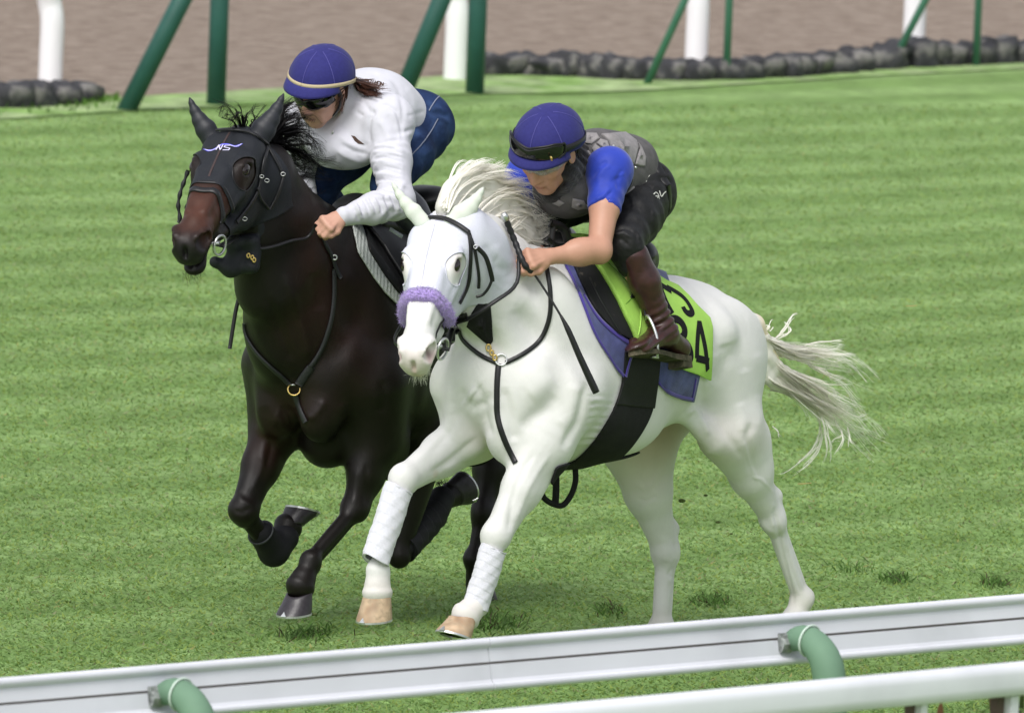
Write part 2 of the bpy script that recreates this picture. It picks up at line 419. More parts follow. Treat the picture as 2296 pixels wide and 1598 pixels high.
def locks(ctrls, n_per, spread, jitter, n=14, curl=0):
    """strands gathered into locks: each control polyline (with a width per point) carries n_per strands"""
    out = []
    for c in ctrls:
        c = np.asarray(c, float); base = resample(c, n)
        for k in range(n_per):
            g = np.linspace(0, 1, n)[:, None]
            if k % 7 == 0:      # a new wisp: its strands run together
                O_ = rng.normal(size=3)*spread; F_ = rng.normal(size=3)*jitter; W_ = rng.normal(size=3)*curl*1.3; ph = rng.uniform(0, 6.3); LN_ = rng.uniform(.7, 1.08)
            o = O_+rng.normal(size=3)*spread*.22; fan = F_+rng.normal(size=3)*jitter*.16; wob = W_+rng.normal(size=3)*curl*.15
            ln = LN_*rng.uniform(.86, 1.0)
            idx = np.linspace(0, min(ln, 1)*(n-1), n)
            bb = np.stack([np.interp(idx, np.arange(n), base[:, q]) for q in range(3)], 1)
            out.append(bb+o*(.35+.65*g)+fan*g**1.6+wob*np.sin(g*7+ph)*g)
    return np.array(out)
def snoise(p, f, seed=0, n=5):
    r = np.random.default_rng(seed); out = 0
    for i in range(n):
        k = r.normal(size=3); k = k/np.linalg.norm(k)*f*r.uniform(.7, 1.5); out = out+np.sin(p@k.astype(np.float32)+r.uniform(0, 6.3))
    return out/n
# ------------------------------------------------------------------ setting
def line_at(a, b, z): return G(*a, z), G(*b, z)
def grassmat():
    m, t, b = newmat('mown_turf'); N = t.nodes.new; L = t.links.new
    g = N('ShaderNodeNewGeometry'); mp = N('ShaderNodeMapping'); mp.inputs['Rotation'].default_value = (0, 0, -STRIPE); L(g.outputs['Position'], mp.inputs[0])
    sx = N('ShaderNodeSeparateXYZ'); L(mp.outputs[0], sx.inputs[0])
    # mowing bands run beside the rail, about two metres wide, wandering a little
    nz = N('ShaderNodeTexNoise'); nz.inputs['Scale'].default_value = .25; nz.inputs['Detail'].default_value = 3; L(mp.outputs[0], nz.inputs['Vector'])
    ma = N('ShaderNodeMath'); ma.operation = 'MULTIPLY_ADD'; ma.inputs[1].default_value = .7; L(nz.outputs['Fac'], ma.inputs[0]); L(sx.outputs['Y'], ma.inputs[2])
    s1 = N('ShaderNodeMath'); s1.operation = 'MULTIPLY'; s1.inputs[1].default_value = 2*math.pi/.95; L(ma.outputs[0], s1.inputs[0])
    s2 = N('ShaderNodeMath'); s2.operation = 'SINE'; L(s1.outputs[0], s2.inputs[0])
    rp = N('ShaderNodeMapRange'); rp.inputs[1].default_value = -.7; rp.inputs[2].default_value = .7; rp.inputs[3].default_value = .0; rp.inputs[4].default_value = 1; L(s2.outputs[0], rp.inputs[0])
    mx = N('ShaderNodeMix'); mx.data_type = 'RGBA'; mx.inputs[6].default_value = (*GRASS_D, 1); mx.inputs[7].default_value = (*GRASS_L, 1); L(rp.outputs[0], mx.inputs[0])
    m2 = N('ShaderNodeMapping'); m2.inputs['Scale'].default_value = (1, .28, 1); L(mp.outputs[0], m2.inputs[0])
    n2 = N('ShaderNodeTexNoise'); n2.inputs['Scale'].default_value = 11; n2.inputs['Detail'].default_value = 10; n2.inputs['Roughness'].default_value = .72; L(m2.outputs[0], n2.inputs['Vector'])
    r2 = N('ShaderNodeMapRange'); r2.inputs[1].default_value = .32; r2.inputs[2].default_value = .68; r2.inputs[3].default_value = .70; r2.inputs[4].default_value = 1.30; L(n2.outputs['Fac'], r2.inputs[0])
    n3 = N('ShaderNodeTexNoise'); n3.inputs['Scale'].default_value = 1.3; n3.inputs['Detail'].default_value = 4; L(mp.outputs[0], n3.inputs['Vector'])
    r3 = N('ShaderNodeMapRange'); r3.inputs[1].default_value = .35; r3.inputs[2].default_value = .65; r3.inputs[3].default_value = .9; r3.inputs[4].default_value = 1.1; L(n3.outputs['Fac'], r3.inputs[0])
    n4 = N('ShaderNodeTexNoise'); m4 = N('ShaderNodeMapping'); m4.inputs['Scale'].default_value = (1, .13, 1); L(mp.outputs[0], m4.inputs[0]); n4.inputs['Scale'].default_value = 62; n4.inputs['Detail'].default_value = 4; n4.inputs['Roughness'].default_value = .6; L(m4.outputs[0], n4.inputs['Vector'])
    r4 = N('ShaderNodeMapRange'); r4.inputs[1].default_value = .33; r4.inputs[2].default_value = .67; r4.inputs[3].default_value = .68; r4.inputs[4].default_value = 1.32; L(n4.outputs['Fac'], r4.inputs[0])
    m0 = N('ShaderNodeMath'); m0.operation = 'MULTIPLY'; L(r4.outputs[0], m0.inputs[0]); L(r3.outputs[0], m0.inputs[1])
    mm = N('ShaderNodeMath'); mm.operation = 'MULTIPLY'; L(r2.outputs[0], mm.inputs[0]); L(m0.outputs[0], mm.inputs[1])
    mu = N('ShaderNodeMix'); mu.data_type = 'RGBA'; mu.blend_type = 'MULTIPLY'; mu.inputs[0].default_value = 1; L(mx.outputs[2], mu.inputs[6]); L(mm.outputs[0], mu.inputs[7]); L(mu.outputs[2], b.inputs['Base Color'])
    b.inputs['Roughness'].default_value = .9; b.inputs['Specular IOR Level'].default_value = .1
    bp = N('ShaderNodeBump'); bp.inputs['Strength'].default_value = .5; bp.inputs['Distance'].default_value = .02; L(n2.outputs['Fac'], bp.inputs['Height']); L(bp.outputs[0], b.inputs['Normal'])
    return m
GRASS_D, GRASS_L = (.162, .262, .082), (.212, .322, .116)
ra, rb = line_at((0, 1518), (2296, 1330), .85); RDIR = nrm(rb-ra); STRIPE = math.atan2(RDIR[1], RDIR[0])
RNORM = np.array([RDIR[1], -RDIR[0], 0])     # horizontal, towards the camera side
M_TURF = grassmat()
o = mesh_obj('turf', [(-900, -60, 0), (900, -60, 0), (1200, 5000, 0), (-1200, 5000, 0)], [(0, 1, 2, 3)], M_TURF); o['kind'] = 'structure'
def gpath(px, z=0.0): return [G(u, v, z) for u, v in px]
def ext(path, L0, L1):
    p = [np.array(q) for q in path]; a = nrm(p[0]-p[1]); b = nrm(p[-1]-p[-2]); return [p[0]+a*L0]+p+[p[-1]+b*L1]
UPX = [(-60, 246)]; up_ = (lambda q: ext(gpath([(u, float(np.interp(u, [a for a, b in q], [b for a, b in q]))) for u in range(-60, 2341, 60)]), 60, 60))([(-60, 246), (120, 232), (230, 224), (400, 214), (640, 200), (860, 184), (1000, 173), (1090, 166), (1260, 170), (1430, 178), (1627, 176), (1811, 166), (1973, 152), (2140, 144), (2340, 136)])
lo_ = (lambda q: ext(gpath([(u, float(np.interp(u, [a for a, b in q], [b for a, b in q]))) for u in range(-60, 2341, 60)]), 60, 60))([(-60, 274), (120, 262), (230, 254), (400, 246), (640, 233), (860, 222), (1000, 216), (1090, 212), (1260, 212), (1430, 206), (1627, 194), (1811, 183), (1973, 172), (2140, 164), (2340, 154)])
def strip(name, A, B_, z, m, sub=1):
    A = np.array(A); B_ = np.array(B_); k = len(A); V = np.concatenate([A, B_]); V[:, 2] = z
    o = mesh_obj(name, V, [(i, i+1, k+i+1, k+i) for i in range(k-1)], m, smooth=False); o['kind'] = 'structure'; return o
M_VERGE = mat('pale_verge_grass', (.30, .39, .19), .95, .1, coords='Object', var=.35, vscale=7, bump=.4, bscale=30, bdist=.02, col2=(.19, .33, .085), c2scale=2.5)
strip('verge', lo_, up_, .008, M_VERGE)
far = [p+np.array([0, 30., 0]) for p in up_]
def dirtmat():
    m, t, b = newmat('harrowed_dirt'); N = t.nodes.new; L = t.links.new
    g = N('ShaderNodeNewGeometry'); mp = N('ShaderNodeMapping'); mp.inputs['Rotation'].default_value = (0, 0, -STRIPE); mp.inputs['Scale'].default_value = (.85, .9, 1); L(g.outputs['Position'], mp.inputs[0])
    n2 = N('ShaderNodeTexNoise'); n2.inputs['Scale'].default_value = 8; n2.inputs['Detail'].default_value = 9; n2.inputs['Roughness'].default_value = .7; L(mp.outputs[0], n2.inputs['Vector'])
    r = N('ShaderNodeValToRGB'); r.color_ramp.elements[0].position = .34; r.color_ramp.elements[0].color = (.165, .124, .098, 1); r.color_ramp.elements[1].position = .64; r.color_ramp.elements[1].color = (.36, .295, .245, 1); L(n2.outputs['Fac'], r.inputs[0]); L(r.outputs[0], b.inputs['Base Color'])
    bp = N('ShaderNodeBump'); bp.inputs['Strength'].default_value = .7; bp.inputs['Distance'].default_value = .06; L(n2.outputs['Fac'], bp.inputs['Height']); L(bp.outputs[0], b.inputs['Normal']); b.inputs['Roughness'].default_value = .95; b.inputs['Specular IOR Level'].default_value = .1
    return m
strip('dirt_track', up_, far, .004, dirtmat())

# short grass blades over the part of the turf that is seen
def blades(name, pts, h, w, cols, lean=.5, m=None, upn=False, single=False):
    if single:      # one leaf-shaped triangle each
        n = len(pts); a = rng.uniform(0, 2*math.pi, n); dx = np.stack([np.cos(a), np.sin(a), 0*a], 1)*w[:, None]*.62; ln = rng.normal(size=(n, 3))*np.array([1, 1, 0])*lean*h[:, None]
        V = np.stack([pts-dx, pts+dx, pts+ln+np.stack([0*a, 0*a, h], 1)], 1).reshape(-1, 3); o = mesh_obj(name, V, np.arange(3*n).reshape(-1, 3), m, smooth=False, col=np.repeat(cols, 3, 0)); o['kind'] = 'stuff'; return o
    n = len(pts); a = rng.uniform(0, 2*math.pi, n); dx = np.stack([np.cos(a), np.sin(a), 0*a], 1); ln = rng.normal(size=(n, 3))*np.array([1, 1, 0])*lean*h[:, None]; up = np.stack([0*a, 0*a, h], 1)
    b0, b1 = pts-dx*w[:, None]/2, pts+dx*w[:, None]/2; m0, m1 = pts+up*.6+ln*.35-dx*w[:, None]*.35, pts+up*.6+ln*.35+dx*w[:, None]*.35; tp = pts+up+ln
    V = np.stack([b0, b1, m1, m0, tp], 1).reshape(-1, 3); i = np.arange(n)*5
    V4 = np.stack([b0, b1, m1, m0], 1)
    Fq = np.stack([i, i+1, i+2, i+3], 1); Ft = np.stack([i+3, i+2, i+4, i+4], 1)
    me = bpy.data.meshes.new(name); me.vertices.add(len(V)); me.vertices.foreach_set('co', V.astype(np.float32).ravel())
    li = np.concatenate([Fq.ravel(), Ft[:, :3].ravel()]).astype(np.int32); ls = np.concatenate([np.arange(n)*4, n*4+np.arange(n)*3]).astype(np.int32); lt = np.concatenate([np.full(n, 4), np.full(n, 3)]).astype(np.int32)
    me.loops.add(len(li)); me.loops.foreach_set('vertex_index', li); me.polygons.add(2*n); me.polygons.foreach_set('loop_start', ls); me.polygons.foreach_set('loop_total', lt); me.update(calc_edges=True)
    ca = me.color_attributes.new('Col', 'FLOAT_COLOR', 'POINT'); c = np.ones((n, 5, 4), np.float32); c[:, :, :3] = cols[:, None, :]; ca.data.foreach_set('color', c.ravel())
    me.materials.append(m)
    if upn: me.normals_split_custom_set_from_vertices(np.tile(np.array([0, -.25, .97]), (n*5, 1)).tolist())
    o = bpy.data.objects.new(name, me); COL.objects.link(o); o['kind'] = 'stuff'; return o
def blademat():
    m, t, b = newmat('grass_blade'); N = t.nodes.new; L = t.links.new; at = N('ShaderNodeAttribute'); at.attribute_name = 'Col'; L(at.outputs['Color'], b.inputs['Base Color'])
    b.inputs['Roughness'].default_value = .55; b.inputs['Specular IOR Level'].default_value = .25
    tr = N('ShaderNodeBsdfTranslucent'); L(at.outputs['Color'], tr.inputs[0]); ms = N('ShaderNodeMixShader'); ms.inputs[0].default_value = .45; L(b.outputs[0], ms.inputs[1]); L(tr.outputs[0], ms.inputs[2]); L(ms.outputs[0], t.nodes['Material Output'].inputs[0]); return m
M_BLADE = blademat()
def turf_points(v0, v1, n):
    u = rng.uniform(-60, 2360, n); v = rng.uniform(v0, v1, n)      # even over the view = thinning with distance
    d = fw[None]+RR[None]*((u-U0)/F)[:, None]-UU[None]*((v-V0)/F)[:, None]; t = -HC/d[:, 2]; p = CAM+d*t[:, None]; p[:, 2] = 0; return p
p = np.concatenate([turf_points(960, 1760, 135000), turf_points(540, 960, 72000), turf_points(235, 540, 43000)])
sy = -p[:, 0]*math.sin(STRIPE)+p[:, 1]*math.cos(STRIPE)
st_ = .5+.5*np.tanh(1.2*np.sin((sy+.45)*2*math.pi/.95+2.2*snoise(p*np.array([.12, .12, 0]), 6, 5)))*(.55+.5*snoise(p*np.array([.2, .2, 0]), 6, 15))
mixc = np.clip(st_+rng.normal(size=len(p))*.22, 0, 1.2)[:, None]
cols = np.array(GRASS_D)*1.15*(1-mixc)+np.array(GRASS_L)*1.2*mixc; cols = cols*rng.uniform(.88, 1.16, (len(p), 1)); dry = rng.random(len(p)) < .05; cols[dry] = np.array([.30, .33, .17])*rng.uniform(.7, 1.2, (dry.sum(), 1))
yel = rng.random(len(p)) < .25; cols[yel] *= np.array([1.18, 1.02, .75])
blades('grass', p, rng.uniform(.006, .015, len(p)), rng.uniform(.006, .011, len(p)), cols, 1.6, M_BLADE, single=True)
# ragged dark tufts and divots; dark blades below the front hooves stand for shadow
tp = []
for u, v, r_, n_ in ((1110, 1398, .12, 500), (1050, 1404, .08, 240), (690, 1422, .12, 260), (1600, 1352, .07, 330), (2010, 1302, .05, 260), (1910, 1278, .08, 120), (2230, 1312, .05, 200), (1370, 1372, .07, 160)):
    c = G(u, v); q = rng.normal(size=(n_, 3))*np.array([r_*.9, r_*2.6, 0])*.55; q = q[:int(n_*.6)]; tp.append(c+q)
p = np.concatenate(tp); cols = np.array([.11, .21, .05])*rng.uniform(.5, 1.5, (len(p), 1)); so = rng.random(len(p)) < .12; cols[so] = np.array([.07, .05, .03])
blades('tuft_and_hoof_shade', p, rng.uniform(.015, .04, len(p)), rng.uniform(.004, .009, len(p)), cols, 1.1, M_BLADE)

# near rails
M_WHITE = mat('white_painted_aluminium', (.72, .73, .79), .5, .35, var=.04, vscale=3, bump=.08, bscale=60, bdist=.001, col2=(.60, .61, .66), c2scale=2.2, c2lo=.55, c2hi=.8)
M_GROOVE = mat('dark_groove', (.20, .18, .165), .8)
M_PVC = mat('green_pvc_pipe', (.15, .26, .175), .68, .25, var=.08, vscale=9, bump=.15, bscale=50)
M_BRKT = mat('weathered_bracket', (.30, .32, .31), .55, .4, metal=.4, var=.4, vscale=60, bump=.4, bscale=60)
def extrude(prof, a, b, name, m, parent, n=(RNORM)):
    """prof: (outwards towards the camera side, up) pairs"""
    V = []; k = len(prof)
    for p_ in (a, b):
        for x, z in prof: V.append(p_+n*x+np.array([0, 0, z]))
    Fc = [(i, (i+1) % k, k+(i+1) % k, k+i) for i in range(k)]+[tuple(range(k-1, -1, -1)), tuple(range(k, 2*k))]
    o = part(name, V, Fc, m, parent, smooth=False); return o
def lip(cx, cz, r, a0, a1, n=8): return [(cx+r*math.cos(rad(a0+(a1-a0)*i/n)), cz+r*math.sin(rad(a0+(a1-a0)*i/n))) for i in range(n+1)]
rt = thing('guard_rail', 'wide white grooved rail crossing the foreground in front of the horses', 'rail', tuple(ra*.5+rb*.5-np.array([0, 0, .15])))
H_ = .150
for i in range(9):          # lengths of rail butted end to end
    s0, s1 = -21+i*5.2, -21+(i+1)*5.2-.004; o0 = (ra+rb)/2; a_, b_ = o0+RDIR*s0, o0+RDIR*s1
    top = [(-.020, -.004)]+lip(.002, -.014, .014, 120, -40, 9)+[(.006, -.030), (.015, -.068)]
    mid = [(.006, -.069), (.006, -.0755), (.016, -.0765)]
    bot = [(.024, -.118), (.030, -.127)]+lip(.024, -.137, .013, 40, -120, 8)+[(-.020, -.148)]
    extrude(top+mid+bot, a_, b_, 'rail_length', M_WHITE, rt)
    extrude([(.0065, -.0692), (.0095, -.0692), (.0095, -.0753), (.0065, -.0753)], a_+RDIR*.001, b_-RDIR*.001, 'groove_strip', M_GROOVE, rt)
def gooseneck(u, v, label):
    att = (lambda t: ra+RDIR*t)(0); d = ray(u, v); 
    # point of the rail face on this line of sight
    t = ((ra+RNORM*.01-CAM)@RNORM)/(d@RNORM); A = CAM+d*t
    out = RNORM; dn = np.array([0, 0, -1.]); r_ = RDIR
    path = [A+out*.015, A+out*.045+np.array([0, 0, .012]), A+out*.085+np.array([0, 0, .010]), A+out*.125+dn*.012, A+out*.155+dn*.050, A+out*.170+dn*.105, A+out*.176+dn*.17, A+out*.18+dn*.35, np.array([*(A+out*.182)[:2], 0])]
    th = thing('rail_support', label, 'rail post', tuple(path[-1]), 'curved green pipe supports of the near rail')
    c = resample(path, 60); V, Fc = tube(c, np.interp(np.arange(60), [0, 3, 12, 60], [.030, .040, .049, .049]), 24); part('pipe', V, Fc, M_PVC, th)
    T = nrm(c[6]-c[2]); V, Fc = torus(c[5], T, .0462, .0035, seg=28); part('collar', V, Fc, mat('pale_collar', (.55, .66, .58), .5) if 'pale_collar' not in bpy.data.materials else bpy.data.materials['pale_collar'], th)
    for k, (off, r1, l1) in enumerate((((0, 0, .012), .016, .03), ((0, 0, -.020), .014, .028), ((0, 0, -.004), .022, .018))):
        q = A+out*.018-r_*(.012+.010*k)+np.array(off); V, Fc = tube([q-r_*l1, q-r_*l1*.2, q+r_*l1*.4], [r1*.7, r1, r1], 8); part('bracket', V, Fc, M_BRKT, th, smooth=False)
    V, Fc = boxm(A+out*.012, r_*.05, out*.006, np.array([0, 0, .026])); part('clamp_plate', V, Fc, M_BRKT, th, smooth=False)
gooseneck(355, 1556, 'left of the two curved green pipe supports under the white rail')
gooseneck(1765, 1436, 'right of the two curved green pipe supports under the white rail')
# nearer barrier with its top rail and posts
rc, rd = line_at((1509, 1553), (2296, 1481), 1.12); R2 = nrm(rd-rc); N2 = np.array([R2[1], -R2[0], 0])
bt = thing('barrier', 'smooth white round-topped barrier rail at the bottom right corner, nearest the viewer', 'rail', tuple((rc+rd)/2-np.array([0, 0, 1.12])))
prof = [(-.03, -.03)]+lip(0, -.030, .030, 180, 0, 12)+[(.031, -.06), (.029, -.085), (.020, -.088), (-.02, -.088), (-.03, -.08)]
V = []; a_, b_ = rc-R2*14, rc+R2*16; k = len(prof)
for p_ in (a_, b_):
    for x, z in prof: V.append(p_+N2*x+np.array([0, 0, z]))
part('top_rail', V, [(i, (i+1) % k, k+(i+1) % k, k+i) for i in range(k)]+[tuple(range(k-1, -1, -1)), tuple(range(k, 2*k))], M_WHITE, bt)
M_BRN = mat('brown_post_shade', (.10, .07, .055), .8, var=.3, bump=.3, bscale=40)
sp_ = None
for u, v, w_ in ((1850, 1598, .012), (2066, 1575, .012), (2266, 1560, .016)):
    d = ray(u, v); t = ((rc-CAM)@N2)/(d@N2); A = CAM+d*t; A = A-N2*.0
    for q, hw, m_, nm in ((A, w_, M_WHITE, 'baluster'), (A-R2*(w_*1.9)-N2*.02, w_*.85, M_BRN, 'shaded_side_piece')):  # brown piece beside each baluster stands in for its shaded side
        c = np.array([q[0], q[1], .515]); V, Fc = boxm(c, R2*hw, N2*hw, np.array([0, 0, .515])); part(nm, V, Fc, m_, bt, smooth=False)
# planting behind the barrier
hp_ = []; hc = []
for k in range(9000):
    t = rng.uniform(-3, 4.5); q = rc+R2*t-N2*rng.uniform(.5, 1.3); z = rng.uniform(.25, .74)+.05*math.sin(t*5); hp_.append([q[0], q[1], z]); hc.append(random.choice([(.045, .085, .02), (.06, .10, .025), (.10, .07, .03), (.035, .06, .02), (.16, .075, .025)]))
hp_ = np.array(hp_); hc = np.array(hc)*rng.uniform(.6, 1.4, (len(hc), 1))
o = blades('planting', hp_, rng.uniform(.03, .07, len(hp_)), rng.uniform(.012, .025, len(hp_)), hc, 1.4, M_BLADE)
q = hp_[:260].copy(); q[:, 2] = rng.uniform(.70, .80, len(q)); fo_ = blades('planting_blossom', q, rng.uniform(.015, .03, len(q)), rng.uniform(.018, .03, len(q)), np.array([[.75, .50, .06]])*rng.uniform(.6, 1.1, (len(q), 1)), 1.0, M_BLADE)
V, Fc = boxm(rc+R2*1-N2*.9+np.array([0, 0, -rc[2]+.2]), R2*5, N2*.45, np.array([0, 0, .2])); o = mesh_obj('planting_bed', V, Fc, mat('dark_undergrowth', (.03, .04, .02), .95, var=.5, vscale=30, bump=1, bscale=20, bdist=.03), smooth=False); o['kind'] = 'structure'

# far posts and supports
M_WPOST = mat('white_far_post', (.80, .80, .82), .5, .3)
M_GPOST = mat('dark_green_post', (.020, .086, .070), .45, .4, var=.12, vscale=6)
M_GPOST2 = mat('slim_green_post', (.045, .15, .095), .5, .4, var=.12, vscale=6)
labs = ['white curved rail post at the far left, behind the few kerb rocks', 'white rail post standing beside the right dark green post', 'white rail post behind the left slim green support', 'white rail post behind the right slim green support']
for (u, v), lab in zip(((112, 197), (1020, 180), (1560, 150), (2047, 134)), labs):
    g0 = G(u, v); z = np.array([0, 0, 1.]); tilt = RR*.0
    path = [g0+z*-.02, g0+z*.15, g0+z*.36, g0+z*.46-RNORM*.01+RR*-.01, g0+z*.56-RR*.06-RNORM*-.02, g0+z*.63-RR*.15, g0+z*.66-RR*.27, g0+z*.66-RR*.36]
    th = thing('white_post', lab, 'post', tuple(g0), 'white posts beyond the turf'); V, Fc = tube(resample(path, 40), .066, 24); part('post_tube', V, Fc, M_WPOST, th)
def support(pu, pv, bu, bv_, tu, r, m, lab, hgt=1.35):
    g0 = G(pu, pv); g1 = G(bu, bv_); z = np.array([0, 0, 1.]); th = thing('fence_support', lab, 'post', tuple(g0), 'green posts with slanting braces')
    V, Fc = tube([g0-z*.02, g0+z*.5, g0+z*hgt], r, 20); part('upright', V, Fc, m, th)
    # the brace leans over to meet the upright near its top
    d = ray(tu, 0); k = np.linalg.norm((g1-CAM)[:2])/np.linalg.norm(d[:2]); q = CAM+d*k
    dirn = nrm(q-g1); V, Fc = tube([g1-dirn*.03, g1+dirn*.5, g1+dirn*1.12/max(dirn[2], .3)], r, 16); part('brace', V, Fc, m, th)
support(484, 237, 283, 249, 408, .052, M_GPOST, 'dark green post with a slanting brace, left one, above the dark horse')
support(1064, 211, 895, 230, 990, .052, M_GPOST, 'dark green post with a slanting brace, right one, behind the white shirt')
support(1628, 182, 1450, 190, 1536, .022, M_GPOST2, 'slim green post with a thin brace, left one, in front of the stone kerb')
support(2188, 150, 1995, 154, 2075, .022, M_GPOST2, 'slim green post with a thin brace, right one, in front of the stone kerb')
# kerb rocks
M_ROCK = mat('dark_grey_rock', (.050, .050, .056), .85, .25, var=.4, vscale=9, bump=.9, bscale=16, bdist=.02, col2=(.20, .19, .18), c2scale=7, c2lo=.52, c2hi=.68)
def rock(g0, w, hh, dpt, label, group, seed):
    r = np.random.default_rng(seed); V, Fc = ellm(np.zeros(3), np.eye(3), (1, 1, 1), 18, 10); V = np.array(V)
    n_ = snoise(V, 2.6, seed)*.55+snoise(V, 8, seed+50)*.34; V = V*(1+n_)[:, None]; V = np.sign(V)*np.abs(V)**.7; V[:, 2] = np.minimum(V[:, 2], .75+.25*np.sin(V[:, 0]*4+seed))
    V = V*np.array([w/2, dpt/2, hh*.62]); a = STRIPE+r.normal()*.15; c, s = math.cos(a), math.sin(a); V = V@np.array([[c, s, 0], [-s, c, 0], [0, 0, 1]])
    o = mesh_obj('kerb_rock', V, Fc, M_ROCK); o.location = tuple(g0+np.array([0, 0, hh*.42])); tag(o, label, 'rock', group)
path = resample(gpath([(1096, 168), (1260, 172), (1430, 180), (1627, 179), (1811, 169), (1973, 155), (2140, 147), (2340, 139)]), 400)
px_ = projn_ = None
u_ = 1100; k = 0; r_ = np.random.default_rng(4)
pu = np.array([ (U0+F*((q-CAM)@RR)/((q-CAM)@fw)) for q in path])
while u_ < 2330:
    w_px = r_.uniform(34, 78); i = int(np.argmin(abs(pu-(u_+w_px/2)))); sz = w_px/378
    rock(path[i], sz*1.25/abs(RDIR[0])*.9, r_.uniform(.115, .155)*(1.0 if u_ < 1900 else 1.15), r_.uniform(.16, .24), 'rough dark grey rock in the long low kerb at the right, between turf and dirt', 'rocks of the long kerb on the right', 100+k); u_ += w_px*.82; k += 1
for i, (u, v, w_, h__, lab) in enumerate(((20, 242, .30, .15, 'grey rock cut by the left edge of the picture, left of the white post'), (75, 240, .22, .14, 'grey rock at the left, just under the white curved post'), (130, 236, .22, .135, 'grey rock at the left, right behind the foot of the white curved post'), (178, 228, .22, .11, 'rightmost low mossy rock of the short row at the far left'))):
    rock(G(u, v), w_, h__, .2, lab, None, 300+i)
q = np.concatenate([G(195, 228)+rng.normal(size=(260, 3))*np.array([.10, .3, 0]), G(60, 243)+rng.normal(size=(90, 3))*np.array([.2, .3, 0])]); blades('weeds', q, rng.uniform(.02, .05, len(q)), rng.uniform(.008, .016, len(q)), np.array([[.10, .22, .03]])*rng.uniform(.5, 1.4, (len(q), 1)), .7, M_BLADE)

# loose straws and clods that the hooves have thrown up
M_STRAW = mat('dry_straw', (.42, .34, .14), .8); M_CLOD = mat('grass_clod', (.09, .12, .035), .95, bump=1, bscale=60, bdist=.01)
for i, (u, v, dd, w_, m_, lab) in enumerate(((1804, 1084, -.4, .024, M_STRAW, 'dry straw in the air right of the white hind leg'), (1240, 1065, .0, .02, M_STRAW, None), (1530, 1122, -.6, .014, M_CLOD, None), (1582, 1110, -.6, .008, M_CLOD, None), (1610, 1170, -.5, .010, M_CLOD, None), (1640, 1196, -.5, .007, M_CLOD, None), (1120, 1208, -.2, .008, M_CLOD, None), (2044, 686, -3, .02, M_STRAW, None), (705, 1376, -.25, .012, M_CLOD, None))):
    c = P(u, v, dd); r = np.random.default_rng(i); ax = nrm(RR+UU*r.normal()*.15)
    V, Fc = (tube([c-ax*w_, c, c+ax*w_+UU*.002], [.0014, .0018, .001], 6) if m_ is M_STRAW else ellm(c, np.array([RR, UU, fw]), (w_, w_*.5, w_*.6), 9, 6))
    V = np.array(V)-c; V = V*(1+(snoise(V, 180, i)*.3 if m_ is M_CLOD else 0*V[:, 0]))[:, None]
    o = mesh_obj('straw' if m_ is M_STRAW else 'grass_clod', V, Fc, m_); o.location = tuple(c); tag(o, lab or ('thin dry straw thrown up over the turf' if m_ is M_STRAW else 'tiny dark clod thrown up over the turf'), 'straw' if m_ is M_STRAW else 'clod', None if lab else 'bits thrown up by the hooves')
# ------------------------------------------------------------------ horses
def sculpt(v, f, strokes_):
    """press grooves (negative) and raise ridges (positive) along lines over the side of the body that the lines were read from"""
    nv = vnorm(v, f); q = v-CAM; z = q@fw; px = np.stack([U0+F*(q@RR)/z, V0-F*(q@UU)/z], 1); d = q/np.linalg.norm(q, axis=1)[:, None]; face = np.clip(-(nv*d).sum(1)*1.6, 0, 1)
    disp = np.zeros(len(v))
    for line, w, a in strokes_:
        L_ = np.asarray(line, float); lo = L_.min(0)-w*3; hi = L_.max(0)+w*3; idx = np.nonzero(((px > lo) & (px < hi)).all(1) & (face > 0))[0]
        if len(idx) == 0: continue
        P_ = px[idx]; dm = np.full(len(idx), 1e9); tt = np.zeros(len(idx)); n = len(L_)-1
        for i in range(n):
            A_, D_ = L_[i], L_[i+1]-L_[i]; t = np.clip(((P_-A_)@D_)/(D_@D_+1e-9), 0, 1); dd = np.linalg.norm(P_-A_-t[:, None]*D_, axis=1); b = dd < dm; dm = np.where(b, dd, dm); tt = np.where(b, (i+t)/n, tt)
        disp[idx] += .72*a*np.exp(-(dm/(w*1.15))**2)*np.clip(np.sin(np.clip(tt, 0.02, .98)*math.pi)*2.2, 0, 1)*face[idx]
    return v+nv*disp[:, None]
def vnorm(v, f):
    n = np.zeros_like(v); a = v[f[:, 2]]-v[f[:, 0]]; b = v[f[:, 3]]-v[f[:, 1]]; c = np.cross(a, b)
    for k in range(4):
        for j in range(3): n[:, j] += np.bincount(f[:, k], c[:, j], len(v))
    return n/(np.linalg.norm(n, axis=1)[:, None]+1e-12)
_c8 = lambda p, *a: ([(918.4+x*.3694, 820+y*.3694) for x, y in p], *a)
_c22 = lambda p, *a: ([(1312+x*.3489, 885.6+y*.3489) for x, y in p], *a)
_c21 = lambda p, *a: ([(1246+x*.3285, 557.6+y*.3285) for x, y in p], *a)
_c4 = lambda p, *a: ([(820+x*.3285, 360.8+y*.3285) for x, y in p], *a)
_c6 = lambda p, *a: ([(459.2+x*.2874, 590.4+y*.2874) for x, y in p], *a)
_c7 = lambda p, *a: ([(485.4+x*.3283, 951.2+y*.3283) for x, y in p], *a)
